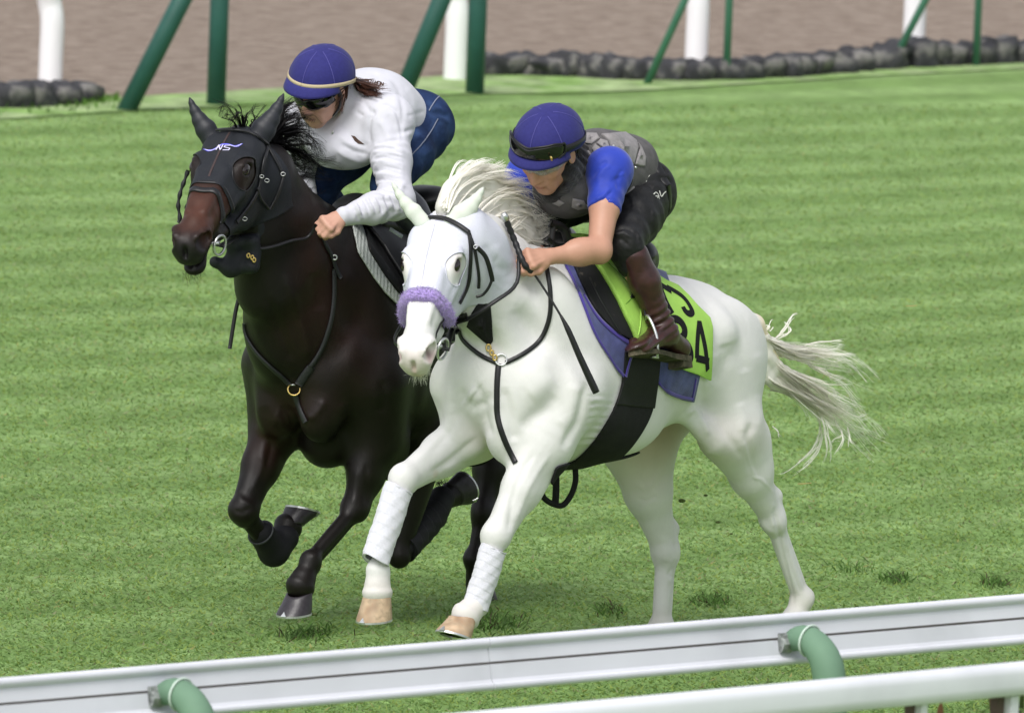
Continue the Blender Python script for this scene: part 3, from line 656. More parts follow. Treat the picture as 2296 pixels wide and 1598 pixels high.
W_STROKES = [_c8([(560, 120), (590, 220), (612, 320), (622, 400), (640, 470)], 11, -.014), _c8([(1085, 90), (1055, 180), (1038, 270), (1015, 350), (965, 430), (930, 520)], 9, -.014), _c8([(1010, 100), (990, 200), (960, 300), (900, 380)], 16, .008),
    _c8([(780, 500), (700, 610), (650, 720), (618, 830), (612, 940), (600, 1020)], 7, -.008), _c8([(860, 520), (790, 620), (720, 740), (670, 860), (640, 960)], 6, .005), _c8([(640, 480), (600, 620), (540, 780), (480, 900)], 9, .004),
    _c8([(420, 430), (330, 500), (250, 570), (180, 620), (120, 660)], 7, -.009), _c8([(480, 470), (380, 540), (290, 600), (200, 640)], 7, .005), _c8([(240, 330), (180, 420), (110, 500), (40, 570)], 9, .004), _c8([(300, 250), (260, 380), (190, 470), (120, 540)], 8, -.005),
    _c8([(300, 120), (330, 200), (390, 250), (460, 230), (500, 150)], 9, -.010), _c8([(400, 90), (430, 170), (450, 260), (470, 360), (500, 440)], 8, -.012), _c8([(360, 160), (390, 180)], 22, .012), _c8([(500, 200), (520, 300), (560, 420)], 10, .006), _c8([(220, 120), (240, 220), (260, 300)], 12, .005),
    _c8([(660, 380), (740, 330), (830, 260), (900, 170)], 14, -.008), _c8([(720, 190), (800, 130), (880, 60)], 18, .007),
    _c21([(1010, 930), (1000, 1020), (1005, 1090), (1030, 1180)], 8, -.013), _c21([(880, 1140), (940, 1090), (985, 1130), (1020, 1210), (1045, 1290)], 6, .010), _c21([(1150, 640), (1170, 720), (1120, 830), (1050, 920)], 14, -.010), _c21([(1210, 620), (1260, 720), (1300, 850)], 12, -.007), _c21([(1080, 700), (1060, 800), (1030, 900)], 12, .006),
    _c21([(1290, 1300), (1310, 1400), (1340, 1500), (1380, 1598)], 4, .004), _c21([(1330, 1180), (1310, 1290), (1330, 1420), (1340, 1540)], 9, -.009), _c21([(1250, 1040), (1280, 1160), (1280, 1260)], 12, .006), _c21([(1100, 1160), (1160, 1260), (1230, 1350), (1280, 1440)], 8, -.006), _c21([(1400, 980), (1420, 1100), (1400, 1240)], 12, .005), _c21([(1370, 700), (1400, 820), (1420, 960)], 10, .006),
    _c22([(1225, 650), (1212, 760), (1240, 850), (1258, 950), (1290, 1100), (1330, 1260), (1345, 1360)], 4.5, -.009), _c22([(1215, 680), (1200, 780), (1215, 860)], 5, .006), _c22([(1290, 960), (1330, 1120), (1390, 1280)], 4, -.006), _c22([(1120, 800), (1160, 860), (1240, 900)], 6, .005), _c22([(1060, 520), (1130, 540), (1190, 600), (1215, 640)], 3, .004), _c22([(1150, 930), (1210, 930), (1270, 910)], 4, -.004),
    _c22([(545, 900), (590, 980), (605, 1050), (570, 1110), (545, 1150), (600, 1190)], 5, -.010), _c22([(600, 960), (625, 1040), (610, 1120)], 5, .006), _c22([(500, 900), (520, 1000), (520, 1080)], 8, .005), _c22([(540, 1190), (560, 1290), (550, 1400)], 4, -.006), _c22([(320, 560), (380, 600), (440, 570), (480, 480)], 6, .004), _c22([(330, 660), (400, 680), (470, 640)], 4, -.003),
    _c4([(800, 560), (840, 640), (900, 720), (960, 760)], 8, -.007), _c4([(880, 560), (910, 640), (960, 690), (1010, 700)], 9, .006), _c4([(870, 700), (900, 850), (920, 1000), (900, 1150)], 14, -.008), _c4([(960, 780), (1000, 900), (1020, 1050)], 14, .006), _c4([(900, 640), (880, 700), (890, 760)], 4, -.004), _c4([(860, 820), (930, 870), (1000, 880)], 3, .003)]
for _k in range(15):
    _y = 180+_k*22+(_k % 3)*5; _x = 1090-max(0, _k-6)*7
    W_STROKES.append(_c8([(_x-30+(_k*37 % 40), _y+8), (_x+40, _y-2), (_x+110+(_k*53 % 60)-_k*4, _y+4)], 2.2+(_k % 3)*.5, .0034 if _k % 2 else -.0030))
D_STROKES = [_c6([(620, 60), (680, 240), (740, 430), (790, 640), (800, 760)], 10, .010), _c6([(480, 250), (560, 450), (640, 640), (680, 780)], 10, -.010), _c6([(340, 330), (420, 560), (520, 720), (600, 820)], 10, .007), _c6([(860, 60), (870, 220), (900, 380)], 14, -.008),
    _c6([(800, 1210), (850, 1190), (900, 1130), (940, 1060)], 8, .010), _c6([(640, 1100), (620, 1190), (650, 1260), (720, 1290)], 10, -.010), _c6([(1060, 1080), (1090, 1180), (1060, 1300)], 10, .007), _c6([(460, 1100), (480, 1250), (600, 1330), (740, 1370)], 12, -.010), _c6([(540, 1180), (600, 1200), (660, 1180)], 18, .009), _c6([(1390, 900), (1400, 1050), (1380, 1180)], 10, -.008),
    _c6([(420, 1240), (460, 1380), (440, 1560)], 9, .007), _c6([(520, 1330), (520, 1450), (480, 1590)], 7, -.008), _c7([(330, 200), (300, 330), (240, 460)], 6, .005), _c7([(120, 430), (170, 520), (250, 560)], 7, .006), _c7([(240, 560), (180, 600), (110, 590)], 6, -.005), _c7([(960, 300), (950, 430), (930, 560)], 6, .005), _c7([(1020, 260), (1030, 420), (1020, 560)], 6, -.006),
    _c7([(720, 860), (680, 900), (640, 900)], 6, .004), _c7([(740, 880), (725, 950), (700, 1010)], 4, -.006)]
def rotm(y, p, r):
    y, p, r = rad(y), rad(p), rad(r)
    cy, sy = math.cos(y), math.sin(y); cp, sp = math.cos(p), math.sin(p); cr, sr = math.cos(r), math.sin(r)
    return np.array([[cy, -sy, 0], [sy, cy, 0], [0, 0, 1]])@np.array([[cp, 0, sp], [0, 1, 0], [-sp, 0, cp]])@np.array([[1, 0, 0], [0, cr, -sr], [0, sr, cr]])
class Local:
    def __init__(s, o, M_, sc=1.0): s.o = np.asarray(o, float); s.M = M_; s.sc = sc; s.R = M_.T
    def __call__(s, x, y, z): return s.o+s.M@(np.array([x, y, z])*s.sc)
    def inv(s, p): return (s.M.T@(np.asarray(p)-s.o).T).T/s.sc

def horse_head(Fd, L, open_mouth=.0):
    R = L.R; sc = L.sc
    def E(x, y, z, r, k=.02, rot=None, op='u'): Fd.ell(L(x, y*.94, z), np.array(r)*sc, R if rot is None else rot@R, k, op)
    def pit(a):  # rotate in the x-z plane
        c, s_ = math.cos(rad(a)), math.sin(rad(a)); return np.array([[c, 0, s_], [0, 1, 0], [-s_, 0, c]])
    def yw(a):
        c, s_ = math.cos(rad(a)), math.sin(rad(a)); return np.array([[c, s_, 0], [-s_, c, 0], [0, 0, 1]])
    st = [(-.03, -.085, .062, .07), (.05, -.072, .082, .078), (.14, -.068, .086, .074), (.22, -.07, .080, .072), (.31, -.07, .062, .068), (.40, -.072, .047, .060), (.49, -.078, .045, .055), (.555, -.085, .050, .052)]
    Fd.chain([(L(x, 0, z), (w*sc, h*sc)) for x, z, w, h in st], L.M[:, 1], k=.03)
    for s in (1, -1):
        E(.12, s*.052, -.165, (.125, .032, .105), .04)            # cheek
        E(.10, s*.060, -.17, (.085, .030, .075), .03)
        Fd.cone(L(.17, s*.040, -.215), L(.40, s*.024, -.150), .030*sc, .024*sc, .03)   # jaw bar
        E(.190, s*.070, -.036, (.058, .026, .040), .02)            # orbit
        E(.165, s*.080, -.022, (.045, .024, .018), .02)            # brow
        Fd.cone(L(.24, s*.074, -.085), L(.38, s*.050, -.092), .012*sc, .007*sc, .02)   # facial crest
        E(.06, s*.07, -.06, (.06, .028, .05), .03)
        # nasal bone edge
        Fd.cone(L(.25, s*.036, -.010), L(.46, s*.026, -.026), .016*sc, .012*sc, .02)
        # nostril flare
        E(.548, s*.046, -.070, (.046, .022, .040), .018, yw(s*-12))
        E(.580, s*.036, -.062, (.020, .022, .030), .012)
        E(.572, s*.058, -.070, (.036, .024, .030), .008, yw(s*-32)@pit(20), 's')
        E(.548, s*.058, -.066, (.026, .014, .020), .008, None, 's')
        # eye socket
        E(.196, s*.098, -.026, (.028, .022, .017), .007, pit(18), 's')
        # upper and lower lids
        Fd.rchain([(L(.166, s*.082, -.026), .005*sc), (L(.182, s*.083, -.004), .006*sc), (L(.206, s*.081, -.005), .006*sc), (L(.226, s*.078, -.026), .004*sc)], .006)
        Fd.rchain([(L(.166, s*.084, -.028), .004*sc), (L(.184, s*.092, -.048), .004*sc), (L(.208, s*.090, -.048), .004*sc), (L(.226, s*.080, -.028), .004*sc)], .006)
        Fd.cone(L(.30, s*.05, -.05), L(.25, s*.07, -.055), .006*sc, .004*sc, .012)
    # muzzle, lips, chin
    E(.582, 0, -.098, (.030, .046, .042), .025)
    E(.570, 0, -.128, (.030, .040, .022), .015)
    E(.545, 0, -.152-open_mouth, (.036, .030, .022), .015)
    E(.520, 0, -.165-open_mouth*.6, (.030, .024, .022), .02)
    Fd.cone(L(.42, 0, -.145), L(.53, 0, -.155-open_mouth), .026*sc, .022*sc, .03)
    Fd.ecap(L(.50, 0, -.138-open_mouth*.35), L(.63, 0, -.143-open_mouth*.5), (.060*sc, .0035*sc+open_mouth*.35), (.060*sc, .0035*sc+open_mouth*.5), L.M[:, 1], .006, 's')
    E(.608, 0, -.085, (.012, .008, .022), .012, None, 's')

class Thick:
    """the same shapes a little stouter"""
    def __init__(s, Fd, g): s.F = Fd; s.g = g
    def ell(s, c, r, R=None, k=.03): s.F.ell(c, np.array(r)*np.array([s.g, s.g, 1.0 if R is not None else s.g]), R, k)
    def cone(s, a, b, ra, rb, k=.03): s.F.cone(a, b, ra*s.g, rb*s.g, k)
    def ecap(s, a, b, A, Bb, side, k=.03): s.F.ecap(a, b, (A[0]*s.g, A[1]*s.g), (Bb[0]*s.g, Bb[1]*s.g), side, k)
def fore_leg(Fd0, fr, el, kn, fe, co, toe_dir, g=1.15):
    """elbow, knee, fetlock, coronet"""
    Fd = Thick(Fd0, g); el, kn, fe, co = map(np.asarray, (el, kn, fe, co)); side = fr.l
    ax = nrm(kn-el); bk = nrm(np.cross(ax, side)); 
    if bk@fr.h > 0: bk = -bk          # towards the back of the leg
    Fd.ecap(el, el+(kn-el)*.5, (.070, .092), (.050, .062), side, .05)
    Fd.ecap(el+(kn-el)*.5, kn, (.050, .062), (.036, .042), side, .03)
    Fd.ell(el+(kn-el)*.30-bk*.030+side*.010, (.035, .034, .12), np.array([side, bk, ax]), .03)      # extensor
    Fd.ell(el+(kn-el)*.32+bk*.045, (.040, .030, .13), np.array([side, bk, ax]), .03)      # flexor
    Fd.cone(el+(kn-el)*.2-bk*.05+side*.02, el+(kn-el)*.85-bk*.03+side*.012, .022, .010, .02)
    Fd.cone(el+(kn-el)*.3+bk*.055-side*.0, el+(kn-el)*.95+bk*.035, .018, .011, .02)
    a2 = nrm(fe-kn); b2 = nrm(np.cross(a2, side)); b2 = b2 if b2@bk > 0 else -b2
    R = np.array([side, nrm(bk+b2), np.cross(side, nrm(bk+b2))])
    Fd.ell(kn-b2*.004, (.041, .040, .056), R, .025); Fd.ell(kn-bk*.012-a2*.0, (.034, .034, .036), R, .02)
    Fd.ell(kn+nrm(bk+b2)*.036, (.018, .018, .022), R, .02)
    lc = fe-kn
    Fd.ecap(kn-b2*.004, fe-b2*.004, (.024, .023), (.021, .021), side, .025)
    Fd.ecap(kn+b2*.026+lc*.08, fe+b2*.024, (.013, .013), (.0135, .014), side, .008)
    Fd.ell(fe+b2*.006, (.033, .037, .036), np.array([side, b2, a2]), .02); Fd.ell(fe+b2*.030+a2*.006, (.020, .018, .020), np.array([side, b2, a2]), .015)
    Fd.ecap(fe, co, (.023, .023), (.034, .036), side, .025)
    Fd.ecap(fe+(co-fe)*.78, co, (.036, .038), (.043, .046), side, .02)
def hind_leg(Fd0, fr, hip, st, ho, fe, co, g=1.12):
    Fd = Thick(Fd0, g); hip, st, ho, fe, co = map(np.asarray, (hip, st, ho, fe, co)); side = fr.l
    Fd.ecap(hip, st, (.10, .13), (.085, .105), side, .08)
    ax = nrm(ho-st); bk = nrm(np.cross(ax, side)); bk = bk if bk@fr.h < 0 else -bk
    Fd.ecap(st, st+(ho-st)*.5, (.080, .105), (.055, .068), side, .06)
    Fd.ecap(st+(ho-st)*.5, ho-ax*.02, (.055, .066), (.032, .040), side, .04)
    Fd.ell(st+(ho-st)*.35+bk*.05, (.045, .040, .14), np.array([side, bk, ax]), .03)
    a2 = nrm(fe-ho); b2 = nrm(np.cross(a2, side)); b2 = b2 if b2@bk > 0 else -b2
    poi = ho+bk*.058-ax*.050
    Fd.cone(st+(ho-st)*.50+bk*.055, poi, .015, .016, .010)       # achilles
    Fd.ell(poi, (.020, .022, .030), np.array([side, bk, ax]), .02)
    Fd.cone(poi, ho+b2*.028+a2*.07, .018, .014, .012)
    Fd.ell(ho+a2*.01, (.037, .042, .055), np.array([side, b2, a2]), .03)
    Fd.ell(ho-b2*.030+a2*.005+side*.008, (.024, .020, .034), np.array([side, b2, a2]), .02)
    Fd.ell(ho+side*.028+a2*.02, (.014, .022, .030), np.array([side, b2, a2]), .02)
    lc = fe-ho
    Fd.ecap(ho-b2*.004, fe-b2*.004, (.025, .026), (.022, .023), side, .022)
    Fd.ecap(ho+b2*.028+lc*.15, fe+b2*.027, (.014, .014), (.014, .015), side, .008)
    Fd.ell(fe+b2*.006, (.035, .039, .038), np.array([side, b2, a2]), .02); Fd.ell(fe+b2*.032+a2*.006, (.021, .019, .022), np.array([side, b2, a2]), .015)
    Fd.ecap(fe, co, (.027, .027), (.035, .037), side, .03)
    Fd.ecap(fe+(co-fe)*.78, co, (.037, .039), (.043, .046), side, .02)

def hoof(co, sole, toe, side, mh, parent, label=None, shoe=True, msole=None, mshoe=None, name='hoof'):
    """co: coronet centre; sole: centre of the ground face; toe: direction to the toe in the ground face"""
    ax = nrm(sole-co); H = np.linalg.norm(sole-co)
    toe = nrm(toe-ax*(toe@ax)*.0); nrml = nrm(np.cross(toe, side)); nrml = nrml if nrml@ax > 0 else -nrml; sd = nrm(np.cross(nrml, toe))
    n = 36; V = []; 
    rows = [(0, .040, .041, .0), (.06, .046, .048, 0), (.14, .047, .049, .0), (.5, .053, .055, .004), (.93, .060, .064, .010), (1.0, .060, .064, .011)]
    def ring(t, a, b, sh, inset=1.0):
        c = co+(sole-co)*t; out = []
        # coronet plane leans back: heels lower wall
        for i in range(n):
            an = 2*math.pi*i/n; ct, s_ = math.cos(an), math.sin(an)
            x = ct*b*(1.06 if ct > 0 else .88); y = s_*a
            if ct < -.75: x += .010*(abs(ct)-.75)/.25*1.4
            tilt = -.012*(1-t)*ct
            out.append(c+toe*(x*inset+sh)+sd*y*inset+nrml*(-tilt)*1.0)
        return out
    for t, a, b, sh in rows: V += ring(t, a, b, sh)
    Fc = []
    for r in range(len(rows)-1):
        for i in range(n): k = (i+1) % n; Fc.append((r*n+i, r*n+k, (r+1)*n+k, (r+1)*n+i))
    o = part(name, V, Fc, mh, parent, label=label)
    # sole: dished dark face
    V = ring(1.0, .0595, .0635, .011); V2 = [p-nrml*.006 for p in ring(1.0, .0595, .0635, .011, .72)]; V3 = [sole-nrml*.008+toe*.01]
    fc = [(i, (i+1) % n, n+(i+1) % n, n+i) for i in range(n)]+[(n+i, n+(i+1) % n, 2*n) for i in range(n)]
    part('sole', V+V2+V3, fc, msole, o)
    if shoe:
        A_, B_ = ring(1.0, .061, .065, .011), ring(1.0, .061, .065, .011, .76)
        idx = list(range(-14, 15)); g = []
        pa = [A_[i % n] for i in idx]; pb = [B_[i % n] for i in idx]
        V = []
        for a, b in zip(pa, pb): V += [a-nrml*.0005, b-nrml*.0005, b+nrml*.006, a+nrml*.006+(a-sole)*.01]
        Fc = []
        for i in range(len(idx)-1):
            for j in range(4): k = (j+1) % 4; Fc.append((i*4+j, i*4+k, i*4+4+k, i*4+4+j))
        Fc += [(0, 1, 2, 3), tuple(len(V)-4+j for j in (3, 2, 1, 0))]
        # toe clip
        t0 = sole+toe*(.065*1.06+.011)
        cl = [t0+sd*.011+toe*.0025, t0-sd*.011+toe*.0025, t0-nrml*.016-toe*.0045, t0+sd*.010+nrml*.004+toe*.001, t0-sd*.010+nrml*.004+toe*.001]
        b0 = len(V); V += cl+[p-toe*.004 for p in cl]
        Fc += [(b0, b0+1, b0+2), (b0+7, b0+6, b0+5), (b0, b0+2, b0+7, b0+5), (b0+1, b0+6, b0+7, b0+2), (b0, b0+3, b0+4, b0+1)]
        part('horseshoe', V, Fc, mshoe, o, smooth=False)
    return o

def trunk(Fd, fr, dz=0, sc=1.0, back=0.0):
    W = lambda f, s, z: fr.W(f, s, z+dz)
    st = [(-.10, .955, .19, .20), (-.24, .985, .235, .29), (-.42, 1.02, .265, .365), (-.62, 1.02, .27, .335), (-.82, 1.035, .265, .275), (-1.0, 1.06, .235, .20), (-1.14, 1.04, .20, .175), (-1.27, .98, .14, .14)]
    Fd.chain([(W(f, 0, z), (w, h)) for f, z, w, h in st], fr.l, k=.06)
    Fd.ell(W(-.42, 0, 1.30), (.22, .06, .10), fr.rot(-6), .08)       # withers
    Fd.ell(W(-1.05, 0, 1.14), (.24, .10, .105), fr.rot(-4), .08)       # croup
    Fd.ell(W(-1.27, 0, 1.07), (.15, .055, .08), fr.rot(25), .06)
    for s in (1, -1):
        R = fr.rot(0, s*8)
        Fd.ell(W(-.06, s*.09, .90), (.11, .10, .15), R, .035)     # pectoral
        Fd.ell(W(-.03, s*.085, .80), (.09, .075, .11), R, .03)
        Fd.ell(W(-.10, s*.165, .975), (.095, .062, .10), R, .05)     # point of shoulder
        Fd.ell(W(-.23, s*.175, 1.13), (.10, .075, .26), fr.rot(-28, 0, s*6), .06)   # scapula
        Fd.ell(W(-.29, s*.19, .94), (.16, .072, .125), fr.rot(-12), .045)      # triceps
        Fd.ell(W(-.36, s*.185, .86), (.09, .06, .09), None, .04)
        Fd.ell(W(-1.10, s*.14, 1.01), (.25, .105, .19), fr.rot(-12), .06)      # gluteal
        Fd.ell(W(-1.0, s*.19, 1.10), (.07, .05, .06), None, .06)      # hip point
        Fd.ell(W(-1.25, s*.10, .91), (.13, .092, .20), fr.rot(14), .06)     # buttock
        Fd.ell(W(-.52, s*.14, .82), (.24, .11, .12), fr.rot(4), .06)       # lower ribs
    return W

# ---- white horse ---------------------------------------------------------------------------
WF = Fr(P(1085, 930, .4), 52)
WH = Local(P(984, 488, .62), rotm(-99, 39, 3.5), 1.04)
def build_white(h=.0056):
    Fd = Field(); B = WF.B; W = trunk(Fd, WF)
    # neck
    neck = [((-.30, 0, 1.11), (.165, .27)), ((-.15, 0, 1.20), (.125, .225)), ((.0, .01, 1.31), (.095, .175)), ((.10, .02, 1.40), (.082, .140)), ((.19, .03, 1.465), (.075, .112))]
    side = WF.l
    Fd.chain([(W(*p), r) for p, r in neck], side, k=.06)
    Fd.cone(W(.17, .03, 1.42), WH(.03, 0, -.09), .090, .074, .05)
    Fd.cone(W(.12, .03, 1.36), WH(.10, 0, -.20), .085, .055, .05)          # throat
    for s in (1, -1):
        Fd.ecap(W(.10, s*.05+.01, 1.33), W(-.06, s*.11, 1.02), (.035, .05), (.04, .045), WF.l, .04)   # brachiocephalic
        Fd.cone(W(-.03, s*.115, 1.25), W(-.2, s*.14, 1.12), .03, .05, .05)
    # legs
    S_ = {}
    el = B(1222, 990, .165); kn = B(1113, 1202, .145); fe = B(1066, 1355, .135); co = B(1046, 1378, .13)
    fore_leg(Fd, WF, el, kn, fe, co, None); S_['LF'] = (el, kn, fe, co)
    Fd.cone(W(-.22, .19, .93), el, .12, .085, .06)
    el = B(1065, 965, -.165); kn = B(905, 1075, -.145); fe = B(846, 1278, -.14); co = B(846, 1325, -.135)
    fore_leg(Fd, WF, el, kn, fe, co, None); S_['RF'] = (el, kn, fe, co)
    Fd.cone(W(-.12, -.18, .93), el, .12, .09, .06)
    hip = W(-1.14, .13, .96); st = B(1636, 965, .17); ho = B(1731, 1160, .15); fe = B(1797, 1345, .145); co = B(1775, 1400, .145)
    Fd.ell(B(1680, 990, .15), (.075, .07, .10), None, .05)
    hind_leg(Fd, WF, hip, st, ho, fe, co); S_['LH'] = (ho, fe, co)
    hip = W(-1.15, -.14, .95); st = B(1415, 975, -.17); ho = B(1493, 1232, -.14); fe = B(1482, 1408, -.14); co = B(1456, 1455, -.14)
    hind_leg(Fd, WF, hip, st, ho, fe, co, 1.28); S_['RH'] = (ho, fe, co)
    Fd.ell(B(1465, 970, -.15), (.10, .08, .16), WF.rot(0), .06)
    # flank fold
    Fd.ecap(B(1535, 925, .17), B(1600, 985, .19), (.025, .03), (.04, .05), WF.l, .05)
    # tail dock
    Fd.cone(W(-1.38, 0, 1.13), W(-1.50, .0, 1.09), .05, .034, .04); Fd.cone(W(-1.50, 0, 1.09), B(1762, 862, 0), .034, .016, .02)
    horse_head(Fd, WH)
    def warp(p):
        q = p-WF.O.astype(np.float32); f = q@WF.h.astype(np.float32); s_ = q@WF.l.astype(np.float32); z = p[..., 2]
        # skin wrinkles behind the elbow
        m = np.exp(-((f+.50)/.10)**2-((z-.80)/.13)**2)*(s_ > 0.1)
        return .0016*snoise(p, 26, 3)
    Fd.warp = warp
    v, f = Fd.mesh(h); v = sculpt(v, f, W_STROKES)
    # colour: white coat, pink muzzle and thin skin, creamy dock
    col = np.ones((len(v), 3))*np.array([.70, .695, .685])
    def paint(c, r, target, s=1.0, R=None):
        nonlocal col
        q = (v-np.asarray(c)); q = q if R is None else q@R.T
        w = np.clip(1.25-np.sqrt(((q/np.asarray(r))**2).sum(1)), 0, 1)[:, None]*s; col = col*(1-w)+np.array(target)*w
    pink = (.66, .47, .43)
    paint(WH(.58, 0, -.10), (.11, .09, .09), (.60, .50, .465), .8)
    for s in (1, -1):
        paint(WH(.566, s*.058, -.072), (.032, .022, .03), (.42, .20, .20), 1.0, WH.R); paint(WH(.56, s*.05, -.070), (.018, .02, .02), (.10, .04, .05), 1.0, WH.R)
        paint(WH(.196, s*.085, -.026), (.048, .04, .036), (.60, .50, .47), .6, WH.R)
        paint(WH(.196, s*.085, -.026), (.030, .03, .021), (.16, .05, .04), 1., WH.R)
    paint(WH(.59, 0, -.145), (.05, .05, .025), (.46, .31, .26), .9, WH.R)
    paint(WH(.605, 0, -.11), (.03, .012, .035), (.45, .36, .30), .8, WH.R)
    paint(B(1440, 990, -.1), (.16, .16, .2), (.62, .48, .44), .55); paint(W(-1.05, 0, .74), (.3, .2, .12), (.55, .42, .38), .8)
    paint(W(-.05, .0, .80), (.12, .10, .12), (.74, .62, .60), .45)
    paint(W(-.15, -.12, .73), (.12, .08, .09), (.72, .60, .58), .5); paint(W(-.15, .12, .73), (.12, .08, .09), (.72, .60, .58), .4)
    paint(B(965, 1060, -.13), (.025, .025, .02), (.55, .40, .25), .9)      # chestnut on the inside of the leg
    for L_ in ('LH', 'RH'): paint(S_[L_][1]+np.array([0, 0, -.03]), (.09, .09, .10), (.52, .49, .42), .7)
    for L_ in ('LF', 'RF'): paint(S_[L_][3], (.06, .06, .06), (.56, .48, .42), .8)
    w = np.clip((WF.loc_(v)[:, 0]+1.475)/-.03, 0, 1)*(v[:, 2] > .8)
    col = col*(1-w[:, None])+np.array([.78, .66, .50])*w[:, None]
    return v, f, col, S_
def _locv(s, v): q = v-s.O; return np.stack([q@s.h, q@s.l, v[:, 2]], 1)
Fr.loc_ = _locv

# ---- dark horse ----------------------------------------------------------------------------
DF = Fr(P(662, 930, -.4), 58)
DH = Local(P(529, 289, .05), rotm(-105.5, 27.5, .6), 1.09)
def build_dark(h=.0064):
    Fd = Field(); B = DF.B; W = trunk(Fd, DF, dz=-.03)
    neck = [((-.26, 0, 1.12), (.175, .30)), ((-.05, 0, 1.22), (.16, .29)), ((.10, .0, 1.33), (.14, .25)), ((.22, .0, 1.48), (.11, .19)), ((.31, .01, 1.60), (.088, .135))]
    Fd.chain([(W(*p), r) for p, r in neck], DF.l, k=.06)
    Fd.cone(W(.28, 0, 1.62), DH(.03, 0, -.09), .12, .085, .06)
    Fd.cone(W(.16, .0, 1.46), DH(.08, 0, -.18), .10, .055, .05)
    Fd.ell(W(.06, -.04, 1.10), (.12, .14, .2), None, .06)
    Fd.ell(B(735, 985, .02), (.10, .12, .10), None, .05)
    for s in (1, -1):
        Fd.ecap(W(.20, s*.06, 1.43), W(-.04, s*.125, 1.02), (.035, .05), (.045, .05), DF.l, .035)
        Fd.cone(W(-.03, s*.13, 1.25), W(-.2, s*.15, 1.12), .03, .05, .05)
    S_ = {}
    el = B(622, 945, -.16); kn = B(545, 1146, -.15); fe = B(617, 1232, -.15); co = B(645, 1182, -.15)
    fore_leg(Fd, DF, el, kn, fe, co, None); S_['RF'] = (el, kn, fe, co)
    Fd.cone(W(-.14, -.18, .93), el, .12, .09, .06)
    el = B(842, 975, .16); kn = B(797, 1140, .155); fe = B(696, 1256, .145); co = B(674, 1312, .14)
    fore_leg(Fd, DF, el, kn, fe, co, None); S_['LF'] = (el, kn, fe, co)
    Fd.cone(W(-.20, .18, .90), el, .13, .10, .06)
    Fd.ell(B(860, 1000, .14), (.09, .08, .12), None, .05)
    # left hind swinging forward low, right hind reaching
    hip = W(-1.22, .14, .95); st = B(960, 985, .18); ho = B(895, 1245, .13); fe = B(985, 1125, .12); co = B(1012, 1108, .12)
    S_['LH'] = (ho, fe, co)
    Fd.ecap(hip, st, (.12, .16), (.09, .10), DF.l, .06); Fd.ecap(st, ho, (.07, .085), (.030, .036), DF.l, .04)
    Fd.ell(ho, (.040, .040, .045), None, .02); Fd.ecap(ho, fe, (.029, .034), (.027, .032), DF.l, .02)
    Fd.ell(fe, (.040, .042, .045), None, .02); Fd.ecap(fe, co, (.034, .034), (.044, .046), DF.l, .02)
    hip = W(-1.15, -.14, .95); st = B(1125, 960, -.16); ho = B(1084, 1145, -.13); fe = B(1064, 1252, -.13); co = B(1075, 1305, -.13)
    hind_leg(Fd, DF, hip, st, ho, fe, co); S_['RH'] = (ho, fe, co)
    Fd.cone(W(-1.36, 0, 1.08), W(-1.50, .0, 1.02), .05, .030, .04)
    horse_head(Fd, DH, .022)
    Fd.warp = lambda p: .0014*snoise(p, 24, 5)
    v, f = Fd.mesh(h); v = sculpt(v, f, D_STROKES)
    col = np.ones((len(v), 3))*np.array([.0062, .0042, .0036])
    def paint(c, r, target, s=1.0, R=None):
        nonlocal col
        q = (v-np.asarray(c)); q = q if R is None else q@R.T
        w = np.clip(1.35-np.sqrt(((q/np.asarray(r))**2).sum(1)), 0, 1)[:, None]*s; col = col*(1-w)+np.array(target)*w
    paint(DH(.44, 0, -.05), (.16, .09, .07), (.090, .032, .019), .95, DH.R)
    paint(DH(.2, .1, -.05), (.09, .05, .08), (.020, .009, .006), .8, DH.R); paint(DH(.2, -.1, -.05), (.09, .05, .08), (.020, .009, .006), .8, DH.R)
    for s in (1, -1): paint(DH(.196, s*.085, -.026), (.032, .03, .022), (.003, .002, .002), 1.0, DH.R)
    paint(DH(.18, .06, -.17), (.12, .05, .09), (.035, .013, .009), .7, DH.R)
    paint(DH(.60, 0, -.09), (.050, .08, .08), (.010, .009, .010), 1.0, DH.R)
    for s in (1, -1):
        paint(DH(.563, s*.056, -.070), (.022, .014, .02), (.003, .002, .002), 1.0, DH.R)
    paint(W(-.02, .0, .82), (.14, .20, .09), (.022, .010, .008), .8)
    paint(B(600, 990, -.12), (.09, .09, .12), (.022, .009, .006), .8)
    paint(W(.12, .10, 1.32), (.14, .10, .30), (.026, .0105, .007), .85); paint(W(-.05, .15, 1.1), (.14, .12, .25), (.018, .008, .006), .8)
    # foam at the mouth
    fo = np.clip(1.2-np.sqrt((((v-DH(.585, .02, -.150))@DH.R.T/np.array([.034, .060, .016]))**2).sum(1)), 0, 1)
    nz = (snoise(v, 160, 9)+snoise(v, 420, 19)) > .02; w = (fo*nz*.95)[:, None]; col = col*(1-w)+np.array([.62, .60, .62])*w
    return v, f, col, S_
M_WC = coat('white_coat', .58, .10, .4, .06, vein=.2)
M_DC = coat('dark_coat', .47, .0, .5, .35, spec=.30, vein=.1)
M_HF = mat('pale_hoof', (.50, .37, .25), .5, .35, var=.25, vscale=60, bump=.5, bscale=90, col2=(.33, .22, .14), c2scale=30)
M_HD = mat('dark_hoof', (.028, .024, .030), .38, .5, var=.3, vscale=60, bump=.4, bscale=90)
M_SOLE = mat('hoof_sole', (.035, .04, .022), .9, .2, var=.4, bump=.6, bscale=120)
M_STEEL = mat('worn_steel', (.62, .63, .63), .35, .5, metal=.9, var=.15)
v, f, col, WL = build_white()
white = thing('horse', 'white galloping horse in a white mesh hood, nearer of the two', 'horse', tuple(WF.W(-.6, 0, 0)), 'galloping horses')
